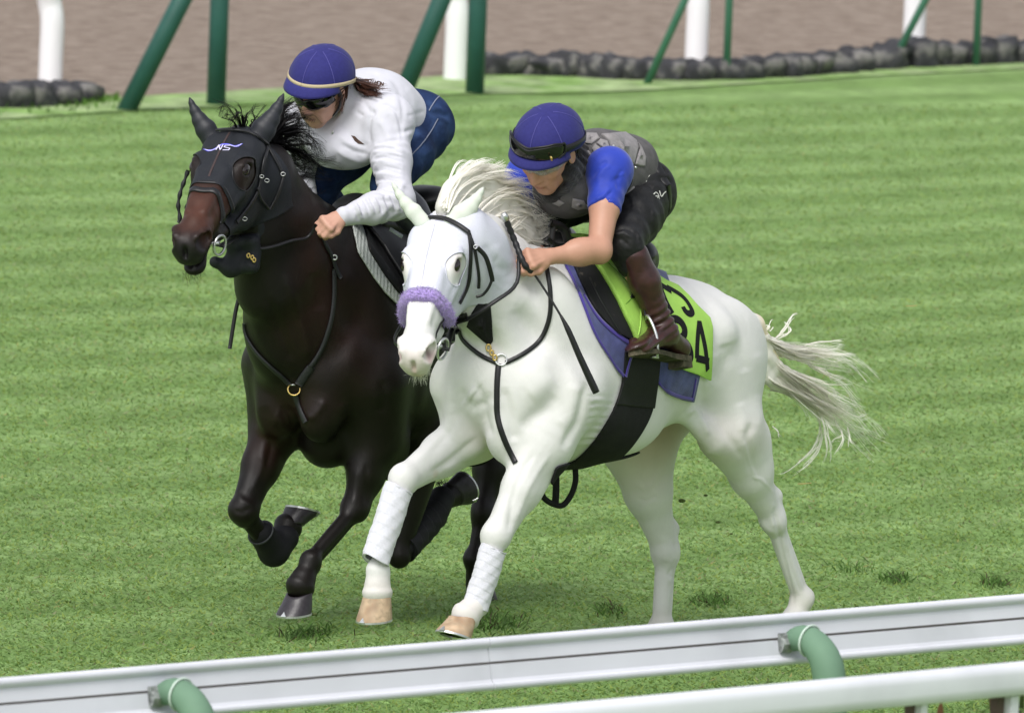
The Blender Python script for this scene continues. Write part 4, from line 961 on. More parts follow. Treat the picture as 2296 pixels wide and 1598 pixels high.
wbody = part('body', v, f, M_WC, white, col=col); WB = bvh_of(v, f); WV = v; WFc = f
v, f, col, DL = build_dark()
dark = thing('horse', 'dark brown galloping horse in a black hood, behind the white one', 'horse', tuple(DF.W(-.6, 0, 0)), 'galloping horses')
dbody = part('body', v, f, M_DC, dark, col=col); DB = bvh_of(v, f); DV = v; DFc = f
# ------------------------------------------------------------------ riders
M_SKIN1 = coat('tanned_skin', .5, .0, .15, .10, spec=.4)
M_NAVY = mat('purple_blue_cover_cloth', (.028, .028, .150), .75, .15, sheen=.08, var=.10, vscale=90, bump=.25, bscale=700, bdist=.001)
M_NAVY2 = mat('cover_seam', (.075, .072, .27), .7, .2)
M_BLUE = mat('royal_blue_jersey', (.018, .045, .40), .6, .3, sheen=.2, var=.10, vscale=25, bump=.5, bscale=16, bdist=.006)
M_SWEAT = mat('white_sweatshirt', (.60, .60, .66), .85, .15, sheen=.1, var=.05, vscale=20, bump=.4, bscale=16, bdist=.007)
M_DENIM = mat('blue_denim', (.014, .028, .080), .85, .15, var=.35, vscale=14, bump=.6, bscale=22, bdist=.008, col2=(.028, .055, .135), c2scale=12)
M_BREECH = mat('black_breeches', (.010, .010, .011), .6, .35, var=.3, vscale=20, bump=.8, bscale=14, bdist=.012, wave=(7, 10, .3, .006))
M_VEST = mat('grey_vest_panel', (.25, .235, .24), .62, .3, var=.15, vscale=50, bump=.4, bscale=300, bdist=.001)
M_VESTD = mat('dark_vest_base', (.10, .095, .098), .7, .3, var=.2, bump=.5, bscale=200)
M_SCARF = mat('charcoal_scarf', (.018, .016, .018), .9, .1, sheen=.3, bump=.8, bscale=40, bdist=.006)
M_BOOT = mat('brown_boot_leather', (.040, .014, .013), .36, .5, var=.3, vscale=30, bump=.4, bscale=60, bdist=.003)
M_BOOTK = mat('charcoal_boot_leather', (.030, .032, .040), .42, .5, var=.3, vscale=30, bump=.4, bscale=60, bdist=.003)
M_RUBBER = mat('muddy_boot_sole', (.052, .050, .030), .85, .2, var=.4, vscale=40, bump=.6, bscale=80, col2=(.12, .10, .07), c2scale=18)
M_BLK = mat('black_leather', (.008, .008, .009), .42, .45, var=.2, vscale=60, bump=.3, bscale=300, bdist=.001)
M_LENS = mat('dark_goggle_lens', (.004, .004, .005), .08, .6)
M_CREAM = mat('cream_elastic', (.50, .42, .27), .8, .2, bump=.3, bscale=400)
M_HAIR = mat('brown_hair', (.085, .035, .022), .45, .5, var=.3, vscale=120)
M_HAIRB = mat('black_hair', (.008, .007, .007), .45, .5)
M_GREYP = mat('white_print', (.55, .56, .52), .6, .3)
M_GOLD = mat('brass', (.62, .45, .16), .32, .6, metal=.9)
def clearmat():
    m, t, b = newmat('clear_visor'); b.inputs['Base Color'].default_value = (.45, .47, .5, 1); b.inputs['Roughness'].default_value = .05
    b.inputs['Alpha'].default_value = .35; b.inputs['Specular IOR Level'].default_value = .8; return m
M_CLEAR = clearmat()
M_EYE = mat('horse_eye', (.012, .006, .005), .06, .7); 

def head(Fd, L, female=False):
    sc = L.sc
    def E(x, y, z, r, k=.015, op='u', R=None): Fd.ell(L(x, y, z), np.array(r)*sc, L.R if R is None else R@L.R, k, op)
    E(-.015, 0, .035, (.098, .076, .100)); E(.035, 0, -.020, (.068, .060, .075), .03); E(.02, 0, -.055, (.065, .050, .048), .03)
    E(.074, 0, -.098, (.020, .022, .018), .02)
    for s in (1, -1):
        Fd.cone(L(-.005, s*.056, -.045), L(.066, s*.018, -.096), .016*sc, .014*sc, .025)   # jaw line
        E(.066, s*.042, -.012, (.026, .020, .020), .02)          # cheekbone
        E(.098, s*.034, .026, (.020, .018, .012), .012, 's')      # eye socket
        E(.084, s*.034, .022, (.014, .015, .013), .006)           # lid
        E(.088, s*.030, .044, (.014, .024, .008), .015)             # brow
        Fd.cone(L(.104, s*.012, -.026), L(.096, s*.016, -.024), .008*sc, .006*sc, .006)
        E(.108, s*.006, -.034, (.004, .003, .003), .003, 's')
        Fd.ell(L(-.004, s*.080, -.002), np.array((.020, .007, .031))*sc, L.R, .008); E(-.001, s*.086, .0, (.011, .004, .019), .006, 's')
        Fd.cone(L(.083, s*.030, -.045), L(.075, s*.036, -.075), .010*sc, .010*sc, .02)
    Fd.rchain([(L(.090, 0, .034), .009*sc), (L(.104, 0, .004), .009*sc), (L(.116, 0, -.022), .0125*sc)], .012)
    E(.097, 0, -.050, (.010, .020, .006), .008); E(.099, 0, -.056, (.008, .022, .006), .005); E(.096, 0, -.067, (.009, .019, .006), .005)
    Fd.rchain([(L(.094, .024, -.0615), .0022*sc), (L(.106, .0, -.060), .0022*sc), (L(.094, -.024, -.0615), .0022*sc)], .003, 's')
def headcol(v, col, L):
    q = (v-L.o)@L.M/L.sc
    def pt(c, r, t, s):
        nonlocal col
        w = np.clip(1.3-np.sqrt((((q-np.array(c))/np.array(r))**2).sum(1)), 0, 1)[:, None]*s; col = col*(1-w)+np.array(t)*w
    pt((.10, 0, -.060), (.012, .024, .010), (.34, .12, .10), .8); pt((.112, 0, -.02), (.015, .016, .015), (.52, .24, .18), .5)
    for s in (1, -1): pt((.07, s*.045, -.02), (.03, .02, .02), (.55, .27, .20), .4); pt((.09, s*.03, .048), (.014, .022, .006), (.03, .015, .01), .8); pt((.098, s*.034, .022), (.010, .014, .006), (.03, .015, .012), .9)
    return col
def hand(Fd, w, d, n, s=1.0, thumb=1):
    d = nrm(d); n = nrm(n-d*(n@d)); sd = np.cross(n, d)*thumb      # sd points to the thumb side
    w = np.asarray(w)
    Fd.ecap(w, w+d*.030*s, (.026*s, .019*s), (.032*s, .018*s), sd, .02)
    Fd.ecap(w+d*.025*s, w+d*.082*s, (.033*s, .016*s), (.040*s, .014*s), sd, .015)
    out = []
    for i in range(4):
        k = w+d*(.086-.004*abs(i-1.2))*s+sd*(.031-.0205*i)*s
        L1 = (.040, .043, .040, .033)[i]*s; L2 = L1*.66; L3 = L1*.5
        a = nrm(d*.62-n*.75); p1 = k+a*L1; b = nrm(-d*.55-n*.75); p2 = p1+b*L2; c = nrm(-d*.9+n*.25); p3 = p2+c*L3
        r = (.0108, .0110, .0104, .0092)[i]*s
        Fd.ell(k+n*.003*s, (r*1.08, r*1.08, r*1.0), None, .010)
        Fd.rchain([(k, r), (p1, r*.96)], .0045); Fd.rchain([(p1, r*.95), (p2, r*.88), (p3, r*.78)], .003)
        Fd.cone(w+d*.03*s+sd*(.016-.011*i)*s+n*.014*s, k+n*.007*s, .0035*s, .0045*s, .006)
        out.append((k, p1, p2, p3))
    t0 = w+d*.022*s+sd*.026*s-n*.006*s; t1 = t0+(d*.028+sd*.016-n*.012)*s; t2 = t1+(d*.031+sd*.002-n*.008)*s; t3 = t2+(d*.022-sd*.012-n*.008)*s
    Fd.rchain([(t0, .015*s), (t1, .0135*s), (t2, .0112*s), (t3, .0092*s)], .008)
    return out, (t1, t2, t3)

def helmet(L, parent, band=None, x0=-.010, r=(.130, .112, .108), zc=.045, front=.064, back=-.022):
    nu, nv = 96, 26; V = []
    R3 = np.array(r)
    def low(a):     # lower rim height, by azimuth from the face
        c = math.cos(a); return front+(back-front)*(.5-.5*c)+.016*math.sin(a)**2
    for j in range(nv+1):
        for i in range(nu):
            a = 2*math.pi*i/nu; zl = (low(a)-zc)/r[2]; t = math.acos(max(-1, min(1, zl)))*j/nv
            g = abs(((a*6/(2*math.pi)+.5) % 1)-.5)*2       # 0 at a seam
            q = 1+.026*(g**.5)*math.sin(t)**.8-.010
            V.append(L(x0+R3[0]*q*math.sin(t)*math.cos(a), R3[1]*q*math.sin(t)*math.sin(a), zc+R3[2]*math.cos(t)*(1+.02*math.cos(6*a)*0)))
    Fc = [(j*nu+i, (j+1)*nu+i, (j+1)*nu+(i+1) % nu, j*nu+(i+1) % nu) for j in range(nv) for i in range(nu)]
    base = len(V)
    for i in range(nu):      # inner lip
        a = 2*math.pi*i/nu; V.append(L(x0+R3[0]*.90*math.cos(a), R3[1]*.90*math.sin(a), low(a)+.004))
    Fc += [(nv*nu+i, base+i, base+(i+1) % nu, nv*nu+(i+1) % nu) for i in range(nu)]
    V2 = []
    part('cloth_cover', V, Fc, M_NAVY, parent)
    # peak
    g = []
    for i in range(25):
        a = rad(-68+136*i/24); row = []
        ln = .038*math.cos(a*1.28)**.8 if abs(a*1.28) < math.pi/2 else 0
        for k in range(7):
            t = k/6; rr = 1.0+t*ln/.125; row.append(L(x0+R3[0]*rr*math.cos(a)*.985, R3[1]*rr*math.sin(a)*.99, low(a)+.008-.022*t*t*1.0-.006*t))
        g.append(row)
    V, Fc = sheet(g, -.006); part('peak', V, Fc, M_NAVY, parent)
    def ring(h, w, th, m, name, a0=0, a1=360, tilt=0.0, off=.003):
        g = []
        for i in range(73):
            a = rad(a0+(a1-a0)*i/72); row = []
            for k in (0, .5, 1):
                z = low(a)+h+w*k+tilt*math.cos(a); zl = (z-zc)/r[2]; s_ = math.sqrt(max(0, 1-zl*zl)); q = 1.014
                row.append(L(x0+(R3[0]*q*s_+off)*math.cos(a), (R3[1]*q*s_+off)*math.sin(a), z))
            g.append(row)
        V, Fc = sheet(g, .003); return part(name, V, Fc, m, parent)
    # button and seams
    for kk in range(6):
        a = (kk+.5)/6*2*math.pi if False else kk/6*2*math.pi
        path = [];
        for j in range(3, 24):
            zl = (low(a)-zc)/r[2]; t = math.acos(max(-1, min(1, zl)))*j/24; path.append(L(x0+R3[0]*.999*math.sin(t)*math.cos(a), R3[1]*.999*math.sin(t)*math.sin(a), zc+R3[2]*math.cos(t)))
        V, Fc = tube(path, .0017, 5); part('seam', V, Fc, M_NAVY2, parent)
    return ring, low

def rider_parts(): pass
# ---------------- rider of the white horse
_k2 = lambda p, *a: ([(590.4+x*.2873, 65.6+y*.2873) for x, y in p], *a)
_k3 = lambda p, *a: ([(1082.4+x*.2873, 196.8+y*.2873) for x, y in p], *a)
WS_ = []
for _i, _y in enumerate(range(930, 1275, 34)):
    _o = (_i*37 % 23)-10
    WS_ += [_k2([(835+(_i % 3)*12, _y+_o), (930, _y-12+_o), (1030-(_i % 4)*18, _y+6+_o), (1115, _y+34)], 4.2, .0075), _k2([(850, _y+18+_o), (960, _y+4+_o), (1090, _y+44)], 3.2, -.0055)]
for _i in range(7):
    _x = 700+_i*52
    WS_ += [_k2([(_x, 1330+(_i % 2)*14-_i*8), (_x+34, 1390-_i*6), (_x+52+(_i % 3)*12, 1455-_i*5)], 4.0, .0075), _k2([(_x+26, 1325-_i*6), (_x+58, 1390-_i*6), (_x+74, 1440)], 3.2, -.006)]
WS_ += [_k2([(860, 1290), (960, 1320), (1060, 1260), (1120, 1180)], 5, .006), _k2([(825, 930), (900, 895), (1000, 870), (1060, 865)], 3, -.005), _k2([(900, 600), (960, 590), (1040, 640), (1075, 760), (1090, 880)], 4, -.007), _k2([(880, 620), (830, 700), (820, 800), (835, 920)], 5, -.009),
    _k2([(1000, 380), (1060, 480), (1090, 620), (1085, 780)], 5, -.006), _k2([(1120, 440), (1180, 560), (1170, 700)], 8, .006), _k2([(1100, 800), (1160, 780), (1220, 775)], 3, -.007), _k2([(1110, 830), (1180, 820), (1225, 790)], 4, .006), _k2([(1120, 680), (1190, 660), (1265, 640)], 4, -.005),
    _k2([(560, 930), (640, 990), (740, 1030), (850, 1030)], 6, .008), _k2([(600, 890), (700, 950), (830, 985)], 5, -.007), _k2([(650, 800), (740, 880), (830, 920)], 6, -.006), _k2([(560, 800), (640, 880), (740, 930)], 6, .006), _k2([(690, 500), (780, 560), (830, 640), (870, 640)], 5, -.006), _k2([(720, 640), (780, 680)], 4, -.006), _k2([(900, 700), (960, 800), (1000, 900)], 7, .006), _k2([(960, 660), (1020, 760), (1060, 850)], 6, -.005),
    _k2([(545, 1400), (600, 1395), (700, 1340)], 4, .004), _k2([(700, 1390), (730, 1440), (745, 1500)], 3, -.007), _k2([(720, 1370), (755, 1430), (770, 1490)], 3, .006), _k2([(740, 340), (850, 350), (950, 370), (1030, 420)], 4, -.005), _k2([(800, 420), (920, 440), (1000, 500)], 6, .005)]
BS_ = [_k3([(890, 905), (950, 870), (1010, 800)], 3.2, -.008), _k3([(870, 880), (940, 840), (1000, 790)], 4, .006), _k3([(860, 925), (950, 905), (1040, 905)], 2.6, -.005), _k3([(950, 880), (1010, 872)], 2.6, -.006), _k3([(840, 700), (900, 620), (980, 570)], 5, -.006), _k3([(870, 740), (940, 640), (1000, 600)], 5, .005), _k3([(1000, 740), (1060, 700), (1090, 640)], 4, -.006), _k3([(1050, 700), (1110, 660)], 3, .005), _k3([(850, 800), (900, 760), (930, 700)], 5, .004), _k3([(1060, 800), (1050, 740), (1070, 670)], 4, -.006)]
PS_ = [_k3([(1240, 745), (1340, 720), (1450, 725), (1490, 750)], 4, -.008), _k3([(1280, 700), (1380, 680), (1470, 690)], 4, .007), _k3([(1320, 650), (1400, 640), (1450, 660)], 4, -.007), _k3([(1290, 780), (1400, 770), (1480, 800)], 5, .006), _k3([(1450, 800), (1460, 900), (1420, 1000)], 5, -.005),
    _k3([(1020, 1110), (1110, 1090), (1190, 1130), (1215, 1220)], 4, -.009), _k3([(1010, 1150), (1100, 1130), (1170, 1180)], 4, .008), _k3([(990, 1190), (1080, 1180), (1150, 1240)], 4, -.008), _k3([(1180, 1000), (1260, 1060), (1290, 1140)], 5, .006), _k3([(1130, 1060), (1210, 1100), (1250, 1180)], 5, .006), _k3([(1270, 1020), (1310, 1080), (1310, 1130)], 4, -.007), _k3([(1330, 960), (1370, 1010)], 5, .006)]
JS_ = [_k2([(1290, 650), (1370, 660), (1450, 690)], 4, -.007), _k2([(1300, 620), (1390, 625), (1450, 650)], 4, .006), _k2([(1310, 690), (1400, 700), (1460, 740)], 4, .005), _k2([(1170, 850), (1220, 880), (1250, 930)], 4, -.006), _k2([(1200, 830), (1270, 860)], 4, .006), _k2([(1150, 960), (1250, 980), (1360, 930)], 6, .004), _k2([(450, 1150), (560, 1160), (650, 1120)], 5, -.006), _k2([(400, 1210), (520, 1220), (640, 1170)], 5, .006), _k2([(420, 1280), (540, 1290)], 5, -.006)]
RB = thing('person', 'rider in grey body protector and blue short-sleeved shirt, crouching on the white horse', 'person', tuple(WF.W(-.55, 0, 1.2)), 'riders')
HB = Local(P(1231, 340, .36), rotm(-124.3, 43.1, -10.9), 1.07)
B = WF.B
def arms_blue(Fd, inflate=0.0, upto='hand'):
    sh = B(1366, 383, .17); el = B(1343, 562, .26); wr = B(1233, 575, .185)
    i = inflate
    Fd.cone(sh, sh+(el-sh)*.45, .044+i, .047+i, .02); 
    Fd.cone(sh+(el-sh)*.45, el, .049+i, .039+i, .03)
    return sh, el, wr
Fd = Field()
sh, el, wr = arms_blue(Fd)
fd = nrm(wr-el)
Fd.ell(el, (.040, .040, .040), None, .02); Fd.ell(el+nrm(el-sh)*.018-fd*.012, (.020, .020, .020), None, .02)
Fd.cone(el, el+(wr-el)*.4, .039, .041, .02); Fd.ecap(el+(wr-el)*.35, wr, (.040, .035), (.026, .021), np.array([0, 0, 1.]), .03)
Fd.ell(el+(wr-el)*.25+np.array([0, 0, .012]), (.075, .04, .035), np.array([fd, np.cross(fd, [0, 0, 1]), [0, 0, 1]]), .02)
n_h = nrm(np.array([-.15, -.85, .35]))
knL, thL = hand(Fd, wr+fd*.005, nrm(fd+np.array([-.05, -.25, .02])), n_h, .98, 1)
shr = B(1186, 398, -.15); elr = B(1140, 470, -.24); wrr = B(1190, 545, -.08)
Fd.rchain([(shr, .050), (shr+(elr-shr)*.5, .05), (elr, .043), (wrr, .027)], .03)
knR, thR = hand(Fd, wrr, nrm(wrr-elr), nrm(np.array([-.5, -.3, .8])), .98, -1)
pel = B(1408, 424, 0); ch = B(1330, 392, 0)
Fd.ecap(ch, pel, (.135, .09), (.12, .085), WF.l, .04); Fd.cone(sh, shr, .045, .045, .03)
Fd.cone(B(1322, 350, .03), HB(-.02, 0, -.06), .058, .055, .03)
for s, k_, a_ in ((1, B(1392, 548, .245), B(1487, 742, .33)), (-1, B(1206, 478, -.17), B(1330, 640, -.33))):
    hp = pel+WF.l*.09*s; Fd.rchain([(hp, .07), (k_, .040), (a_, .030)], .02)
head(Fd, HB)
v, f = Fd.mesh(.0044)
col = np.ones((len(v), 3))*np.array([.50, .27, .19]); col = headcol(v, col, HB)
for k3 in knL: 
    w = np.clip(1.3-np.linalg.norm(v-k3[0], axis=1)/.012, 0, 1)[:, None]*.5; col = col*(1-w)+np.array([.48, .19, .14])*w
part('body', v, f, M_SKIN1, RB, col=col)
# shirt
Fd = Field(); arm = (sh, el)
c0 = B(1362, 452, .215)
Fd.ell(sh, (.080, .078, .080), None, .04); Fd.ecap(sh, sh+(el-sh)*.47, (.074, .074), (.058, .058), WF.l, .03)
Fd.ell(shr, (.078, .078, .078), None, .04); Fd.cone(shr, shr+(elr-shr)*.8, .076, .062, .03)
Fd.ecap(ch, B(1390, 400, 0), (.165, .120), (.150, .105), WF.l, .05); Fd.ecap(B(1385, 398, 0), pel, (.150, .105), (.152, .108), WF.l, .04)
cut = sh+(el-sh)*.50; ax = nrm(el-sh)
Fd.cut(cut, ax, .13)
def warpb(p):
    q = p-sh.astype(np.float32); t = q@ax.astype(np.float32)
    return .0022*snoise(p*np.array([1, 1, .6], np.float32), 45, 11)+.0012*np.sin(t*170+3*snoise(p, 30, 4)*3)*np.clip(t*14, 0, 1)
Fd.warp = warpb
v, f = Fd.mesh(.0058); v = sculpt(v, f, BS_); part('shirt', v, f, M_BLUE, RB)
# body protector
Fd = Field()
Fd.ecap(B(1325, 388, 0), B(1392, 400, 0), (.176, .134), (.158, .118), WF.l, .05)
Fd.cone(B(1345, 345, .09), B(1340, 350, -.10), .085, .085, .05)
Fd.ell(B(1272, 425, .02), (.12, .12, .10), WF.rot(0), .06); Fd.ell(B(1385, 360, .03), (.14, .12, .085), WF.rot(-15), .05)
Fd.ell(sh+WF.l*.055+np.array([0, 0, -.012])+ax*.02, (.098, .095, .098), None, .012, 's'); Fd.cone(sh+WF.l*.05, el+WF.l*.02, .090, .085, .012, 's')
Fd.ell(shr-WF.l*.05, (.095, .09, .095), None, .012, 's')
Fd.ell(HB(.02, 0, -.06), (.095, .095, .10), None, .02, 's')
v, f = Fd.mesh(.005, 1); vest = part('body_protector', v, f, M_VESTD, RB); VB = bvh_of(v, f)
def plate_on(bv, poly, th, m, parent, name='panel', inset=.10, bevel=.8, n=5, base=.0005, label=None):
    """raised panel following a finished surface; poly in photo points"""
    pts = []
    for (a, b), (c, d) in zip(poly, poly[1:]+poly[:1]):
        for k in range(n): pts.append((a+(c-a)*k/n, b+(d-b)*k/n))
    cx = sum(p[0] for p in pts)/len(pts); cy = sum(p[1] for p in pts)/len(pts)
    rings = []
    for sc_, h_ in ((1.0, base-.004), (1.0-inset*.3, th*bevel), (1.0-inset, th), (.5, th), (.02, th)):
        row = []
        for p in pts:
            q = hit(bv, cx+(p[0]-cx)*sc_, cy+(p[1]-cy)*sc_)
            if q is None: return None
            row.append(q[0]+q[1]*h_)
        rings.append(row)
    N_ = len(pts); V = [p for r_ in rings for p in r_]; Fc = []
    for r_ in range(len(rings)-1):
        for i in range(N_): k = (i+1) % N_; Fc.append((r_*N_+i, (r_+1)*N_+i, (r_+1)*N_+k, r_*N_+k))
    Fc.append(tuple((len(rings)-1)*N_+i for i in range(N_)))
    return part(name, V, Fc, m, parent, label=label)
cz4 = lambda pts: [(.656*(1950+x/3.195), .656*(400+y/3.195)) for x, y in pts]
for poly in ([(165, 180), (290, 185), (320, 235), (235, 300), (140, 290)], [(325, 245), (400, 265), (425, 330), (375, 355), (285, 290)], [(270, 295), (365, 370), (340, 405), (270, 405), (235, 345)],
             [(145, 365), (200, 365), (235, 410), (190, 500), (150, 480)], [(330, 190), (600, 170), (720, 260), (745, 330), (690, 520), (640, 500), (560, 400), (440, 330), (420, 270)],
             [(730, 280), (770, 330), (815, 440), (805, 545), (755, 540), (700, 520), (755, 340)], [(560, 860), (690, 750), (700, 790), (600, 880), (540, 925)]):
    plate_on(VB, cz4(poly), .007, M_VEST, vest, inset=.12)
for poly in ([(455, 800), (560, 850), (640, 900), (600, 925), (500, 880)], [(700, 860), (790, 880), (820, 940), (740, 950), (690, 930)]):
    plate_on(VB, [(1082.4+x*.2873, 196.8+y*.2873) for x, y in poly], .005, M_VEST, vest, inset=.12)
for a, b in ((455, 322), (688, 556)):
    q = hit(VB, *cz4([(a, b)])[0])
    if q: V, Fc = ellm(q[0]+q[1]*.008, np.eye(3), (.005, .005, .005), 10, 6); part('rivet', V, Fc, M_STEEL, vest)
def strokes(bv, lines, w, m, parent, name='print', off=.0025, th=.0008, conv=None):
    ms = []
    for l in lines:
        if conv: l = conv(l)
        hs_ = [hit(bv, *p) for p in resample(np.array([(a, b, 0) for a, b in l], float), max(6, len(l)*5))[:, :2]]
        hs_ = [h_ for h_ in hs_ if h_]
        if len(hs_) < 3: continue
        ms.append(ribbon([h_[0]+h_[1]*off for h_ in hs_], [h_[1] for h_ in hs_], w, th))
    if ms: V, Fc = merge(*ms); return part(name, V, Fc, m, parent, smooth=False)
c3 = lambda pts: [(1082.4+x*.2873, 196.8+y*.2873) for x, y in pts]
strokes(VB, [[(715, 900), (770, 905)], [(740, 905), (735, 935)], [(745, 925), (765, 912), (790, 935)], [(765, 918), (800, 912), (815, 925)]], .004, M_GREYP, vest, conv=c3)
tr_ = [h_ for h_ in (hit(VB, *p) for p in resample(np.array([(a, b, 0) for a, b in c3([(790, 640), (830, 590), (880, 545), (960, 505), (1040, 525), (1100, 570), (1150, 640), (1158, 720), (1130, 790), (1075, 850)])], float), 50)[:, :2]) if h_]
V, Fc = ribbon([h_[0]+h_[1]*.002 for h_ in tr_], [h_[1] for h_ in tr_], .020, .003); part('armhole_trim', V, Fc, M_SCARF, vest)
# scarf round the neck and jaw
Fd = Field(); Fd.cone(HB(-.05, 0, -.11), HB(.02, 0, -.075), .072, .068, .03); Fd.cone(B(1322, 352, .02), HB(-.05, .0, -.10), .085, .075, .04); Fd.cone(B(1240, 425, .03), HB(.0, .02, -.10), .05, .055, .04)
Fd.ell(HB(.0, .045, -.055), np.array((.050, .040, .050)), HB.R, .03); Fd.ell(HB(.075, .0, -.065), np.array((.055, .075, .060)), HB.R, .012, 's')
Fd.warp = lambda p: .003*np.sin((p@np.array([.2, .5, 1.2], np.float32))*150+4*snoise(p, 20, 8))
v, f = Fd.mesh(.005); part('scarf', v, f, M_SCARF, RB)
# breeches
Fd = Field(); kL = B(1400, 545, .25); aL = B(1488, 744, .33); kR = B(1206, 480, -.17); aR = B(1330, 640, -.34)
hipL = pel+WF.l*.085; hipR = pel-WF.l*.085
Fd.ell(pel, (.115, .15, .115), WF.rot(0), .05); Fd.ell(B(1422, 440, .07), (.095, .08, .10), None, .06); Fd.ell(B(1400, 436, -.07), (.095, .08, .10), None, .06)
Fd.ecap(hipL, hipL+(kL-hipL)*.5, (.098, .105), (.082, .088), WF.l, .05); Fd.ecap(hipL+(kL-hipL)*.5, kL, (.078, .085), (.062, .062), WF.l, .05)
Fd.cone(kL, kL+(aL-kL)*.22, .062, .058, .03)
Fd.ecap(hipR, kR, (.098, .105), (.062, .066), WF.l, .05); Fd.cone(kR, kR+(aR-kR)*.3, .060, .055, .03)
tx = nrm(kL-hipL)
Fd.warp = lambda p: .004*snoise(p, 38, 21)+.003*np.sin((p@tx.astype(np.float32))*75+3.5*snoise(p, 18, 2))
v, f = Fd.mesh(.0058); v = sculpt(v, f, PS_); br = part('breeches', v, f, M_BREECH, RB); PB = bvh_of(v, f)
strokes(PB, [[(1330, 835), (1350, 820), (1370, 845), (1360, 862)], [(1375, 805), (1390, 850), (1410, 825), (1425, 812)], [(1345, 850), (1365, 850), (1375, 870)]], .004, M_GREYP, br, conv=c3)
strokes(PB, [[(1325, 610), (1330, 630), (1315, 640)], [(1312, 645), (1310, 670), (1290, 700)], [(1285, 705), (1270, 715), (1275, 735)]], .005, M_GREYP, br, conv=c3, name='carabiner')
bl = []
for s_ in np.linspace(0, 1, 30):
    a = s_*2*math.pi; c = B(1405, 415, 0); q, nn = snap(PB, c+WF.l*math.cos(a)*.17+WF.up*math.sin(a)*.14+WF.h*(.02)); bl.append((q+nn*.002, nn))
V, Fc = ribbon([x[0] for x in bl], [x[1] for x in bl], .035, .004); part('belt', V, Fc, M_BLK, RB)
# boots
def boot(name, kn, an, toe, heel, m, ms, parent, rk=.058, ra=.042, label=None, wr_=True):
    Fd = Field(); ax = nrm(an-kn)
    Fd.ecap(kn+ax*.045, kn+(an-kn)*.42, (rk*.92, rk), (rk*.95, rk*1.03), WF.l, .02); Fd.ecap(kn+(an-kn)*.42, an, (rk*.93, rk), (ra, ra*1.08), WF.l, .03)
    ft = nrm(toe-heel); dn = nrm(np.cross(ft, np.cross(ax, ft)));
    Fd.cone(an, heel-dn*.035+ft*.025, ra, .036, .03); Fd.ecap(an+ax*.01, toe-ft*.05-dn*.026, (ra, ra*.9), (.041, .028), WF.l, .03); Fd.ell(toe-ft*.045-dn*.022, (.055, .042, .026), np.array([ft, nrm(np.cross(dn, ft)), dn]), .02)
    Fd.ell(heel+ft*.03-dn*.04, (.040, .034, .035), np.array([ft, nrm(np.cross(dn, ft)), dn]), .02)
    if wr_:
        def w(p):
            t = (p-kn.astype(np.float32))@ax.astype(np.float32)/np.linalg.norm(an-kn)
            return .0045*np.sin(t*75+2.5*snoise(p, 25, 3))*np.exp(-((t-.86)/.16)**2)
        Fd.warp = w
    v, f = Fd.mesh(.0052); o = part(name, v, f, m, parent, label=label)
    # sole with a heel block
    sd = nrm(np.cross(dn, ft)); L_ = np.linalg.norm(toe-heel); prof = [(0, .030), (.12, .034), (.3, .030), (.5, .033), (.72, .043), (.88, .038), (.97, .022), (1.0, .008)]
    V = []; n = len(prof)
    for z0 in (-.008, .012):
        for sgn in (1, -1):
            for t, w_ in prof:
                lift = -.010*np.clip((t-.25)*6, 0, 1)+ (.006*(t-.75)*4 if t > .75 else 0)
                V.append(heel+ft*(t*L_)+sd*sgn*w_+dn*(z0+lift*(1 if z0 > 0 else .6)))
    Fc = []
    for i in range(n-1):
        Fc += [(i, i+1, n+i+1, n+i), (2*n+i, 3*n+i, 3*n+i+1, 2*n+i+1), (i, 2*n+i, 2*n+i+1, i+1), (n+i, n+i+1, 3*n+i+1, 3*n+i)]
    Fc += [(0, n, 3*n, 2*n), (n-1, 3*n-1, 4*n-1, 2*n-1)]
    part('sole', V, Fc, ms, o, smooth=False)
    V, Fc = boxm(heel+ft*.032+dn*.020, ft*.030, sd*.031, dn*.013); part('heel', V, Fc, ms, o, smooth=False)
    return o, v, f
bo, bv_, bf_ = boot('boot', kL+np.array([0.02, -.02, -.0]), aL, B(1418, 792, .36), B(1534, 806, .31), M_BOOT, M_RUBBER, RB, .051, .040, 'brown leather boot with a muddy sole')
BOOTB = bvh_of(bv_, bf_)
boot('boot', kR, aR, B(1290, 680, -.36), B(1370, 700, -.33), M_BOOT, M_RUBBER, RB)
# helmet, goggles, visor glasses
hm = thing('helmet', 'riding helmet', None, tuple(HB.o)); 
del hm['label']; hm.location = (0, 0, 0); hm.parent = RB; hm.location = tuple(-np.array(RB.location))
def under(o):   # sub-parts of an Empty part that sits at the thing's origin
    return o
HM = hm
ring, low = None, None
class _W:  # parent helper: children of the helmet are placed directly in world coordinates
    pass
def part0(name, verts, faces, material, parent, smooth=True, col=None, label=None):
    o = mesh_obj(name, verts, faces, material, None, smooth, col); o.parent = parent; o.location = (0, 0, 0)
    if label: o['label'] = label
    return o
_part = part
def part(name, verts, faces, material, parent, smooth=True, col=None, label=None):
    if parent.type == 'EMPTY' and parent.parent is not None: return part0(name, verts, faces, material, parent, smooth, col, label)
    return _part(name, verts, faces, material, parent, smooth, col, label)
HB2 = Local(HB.o, HB.M@rotm(0, -9, 0), HB.sc*.985); HB_ = HB; HB = HB2
ring, low = helmet(HB, HM)
ring(.010, .022, .003, M_BLK, 'goggle_strap', 25, 335, .002, off=.004)
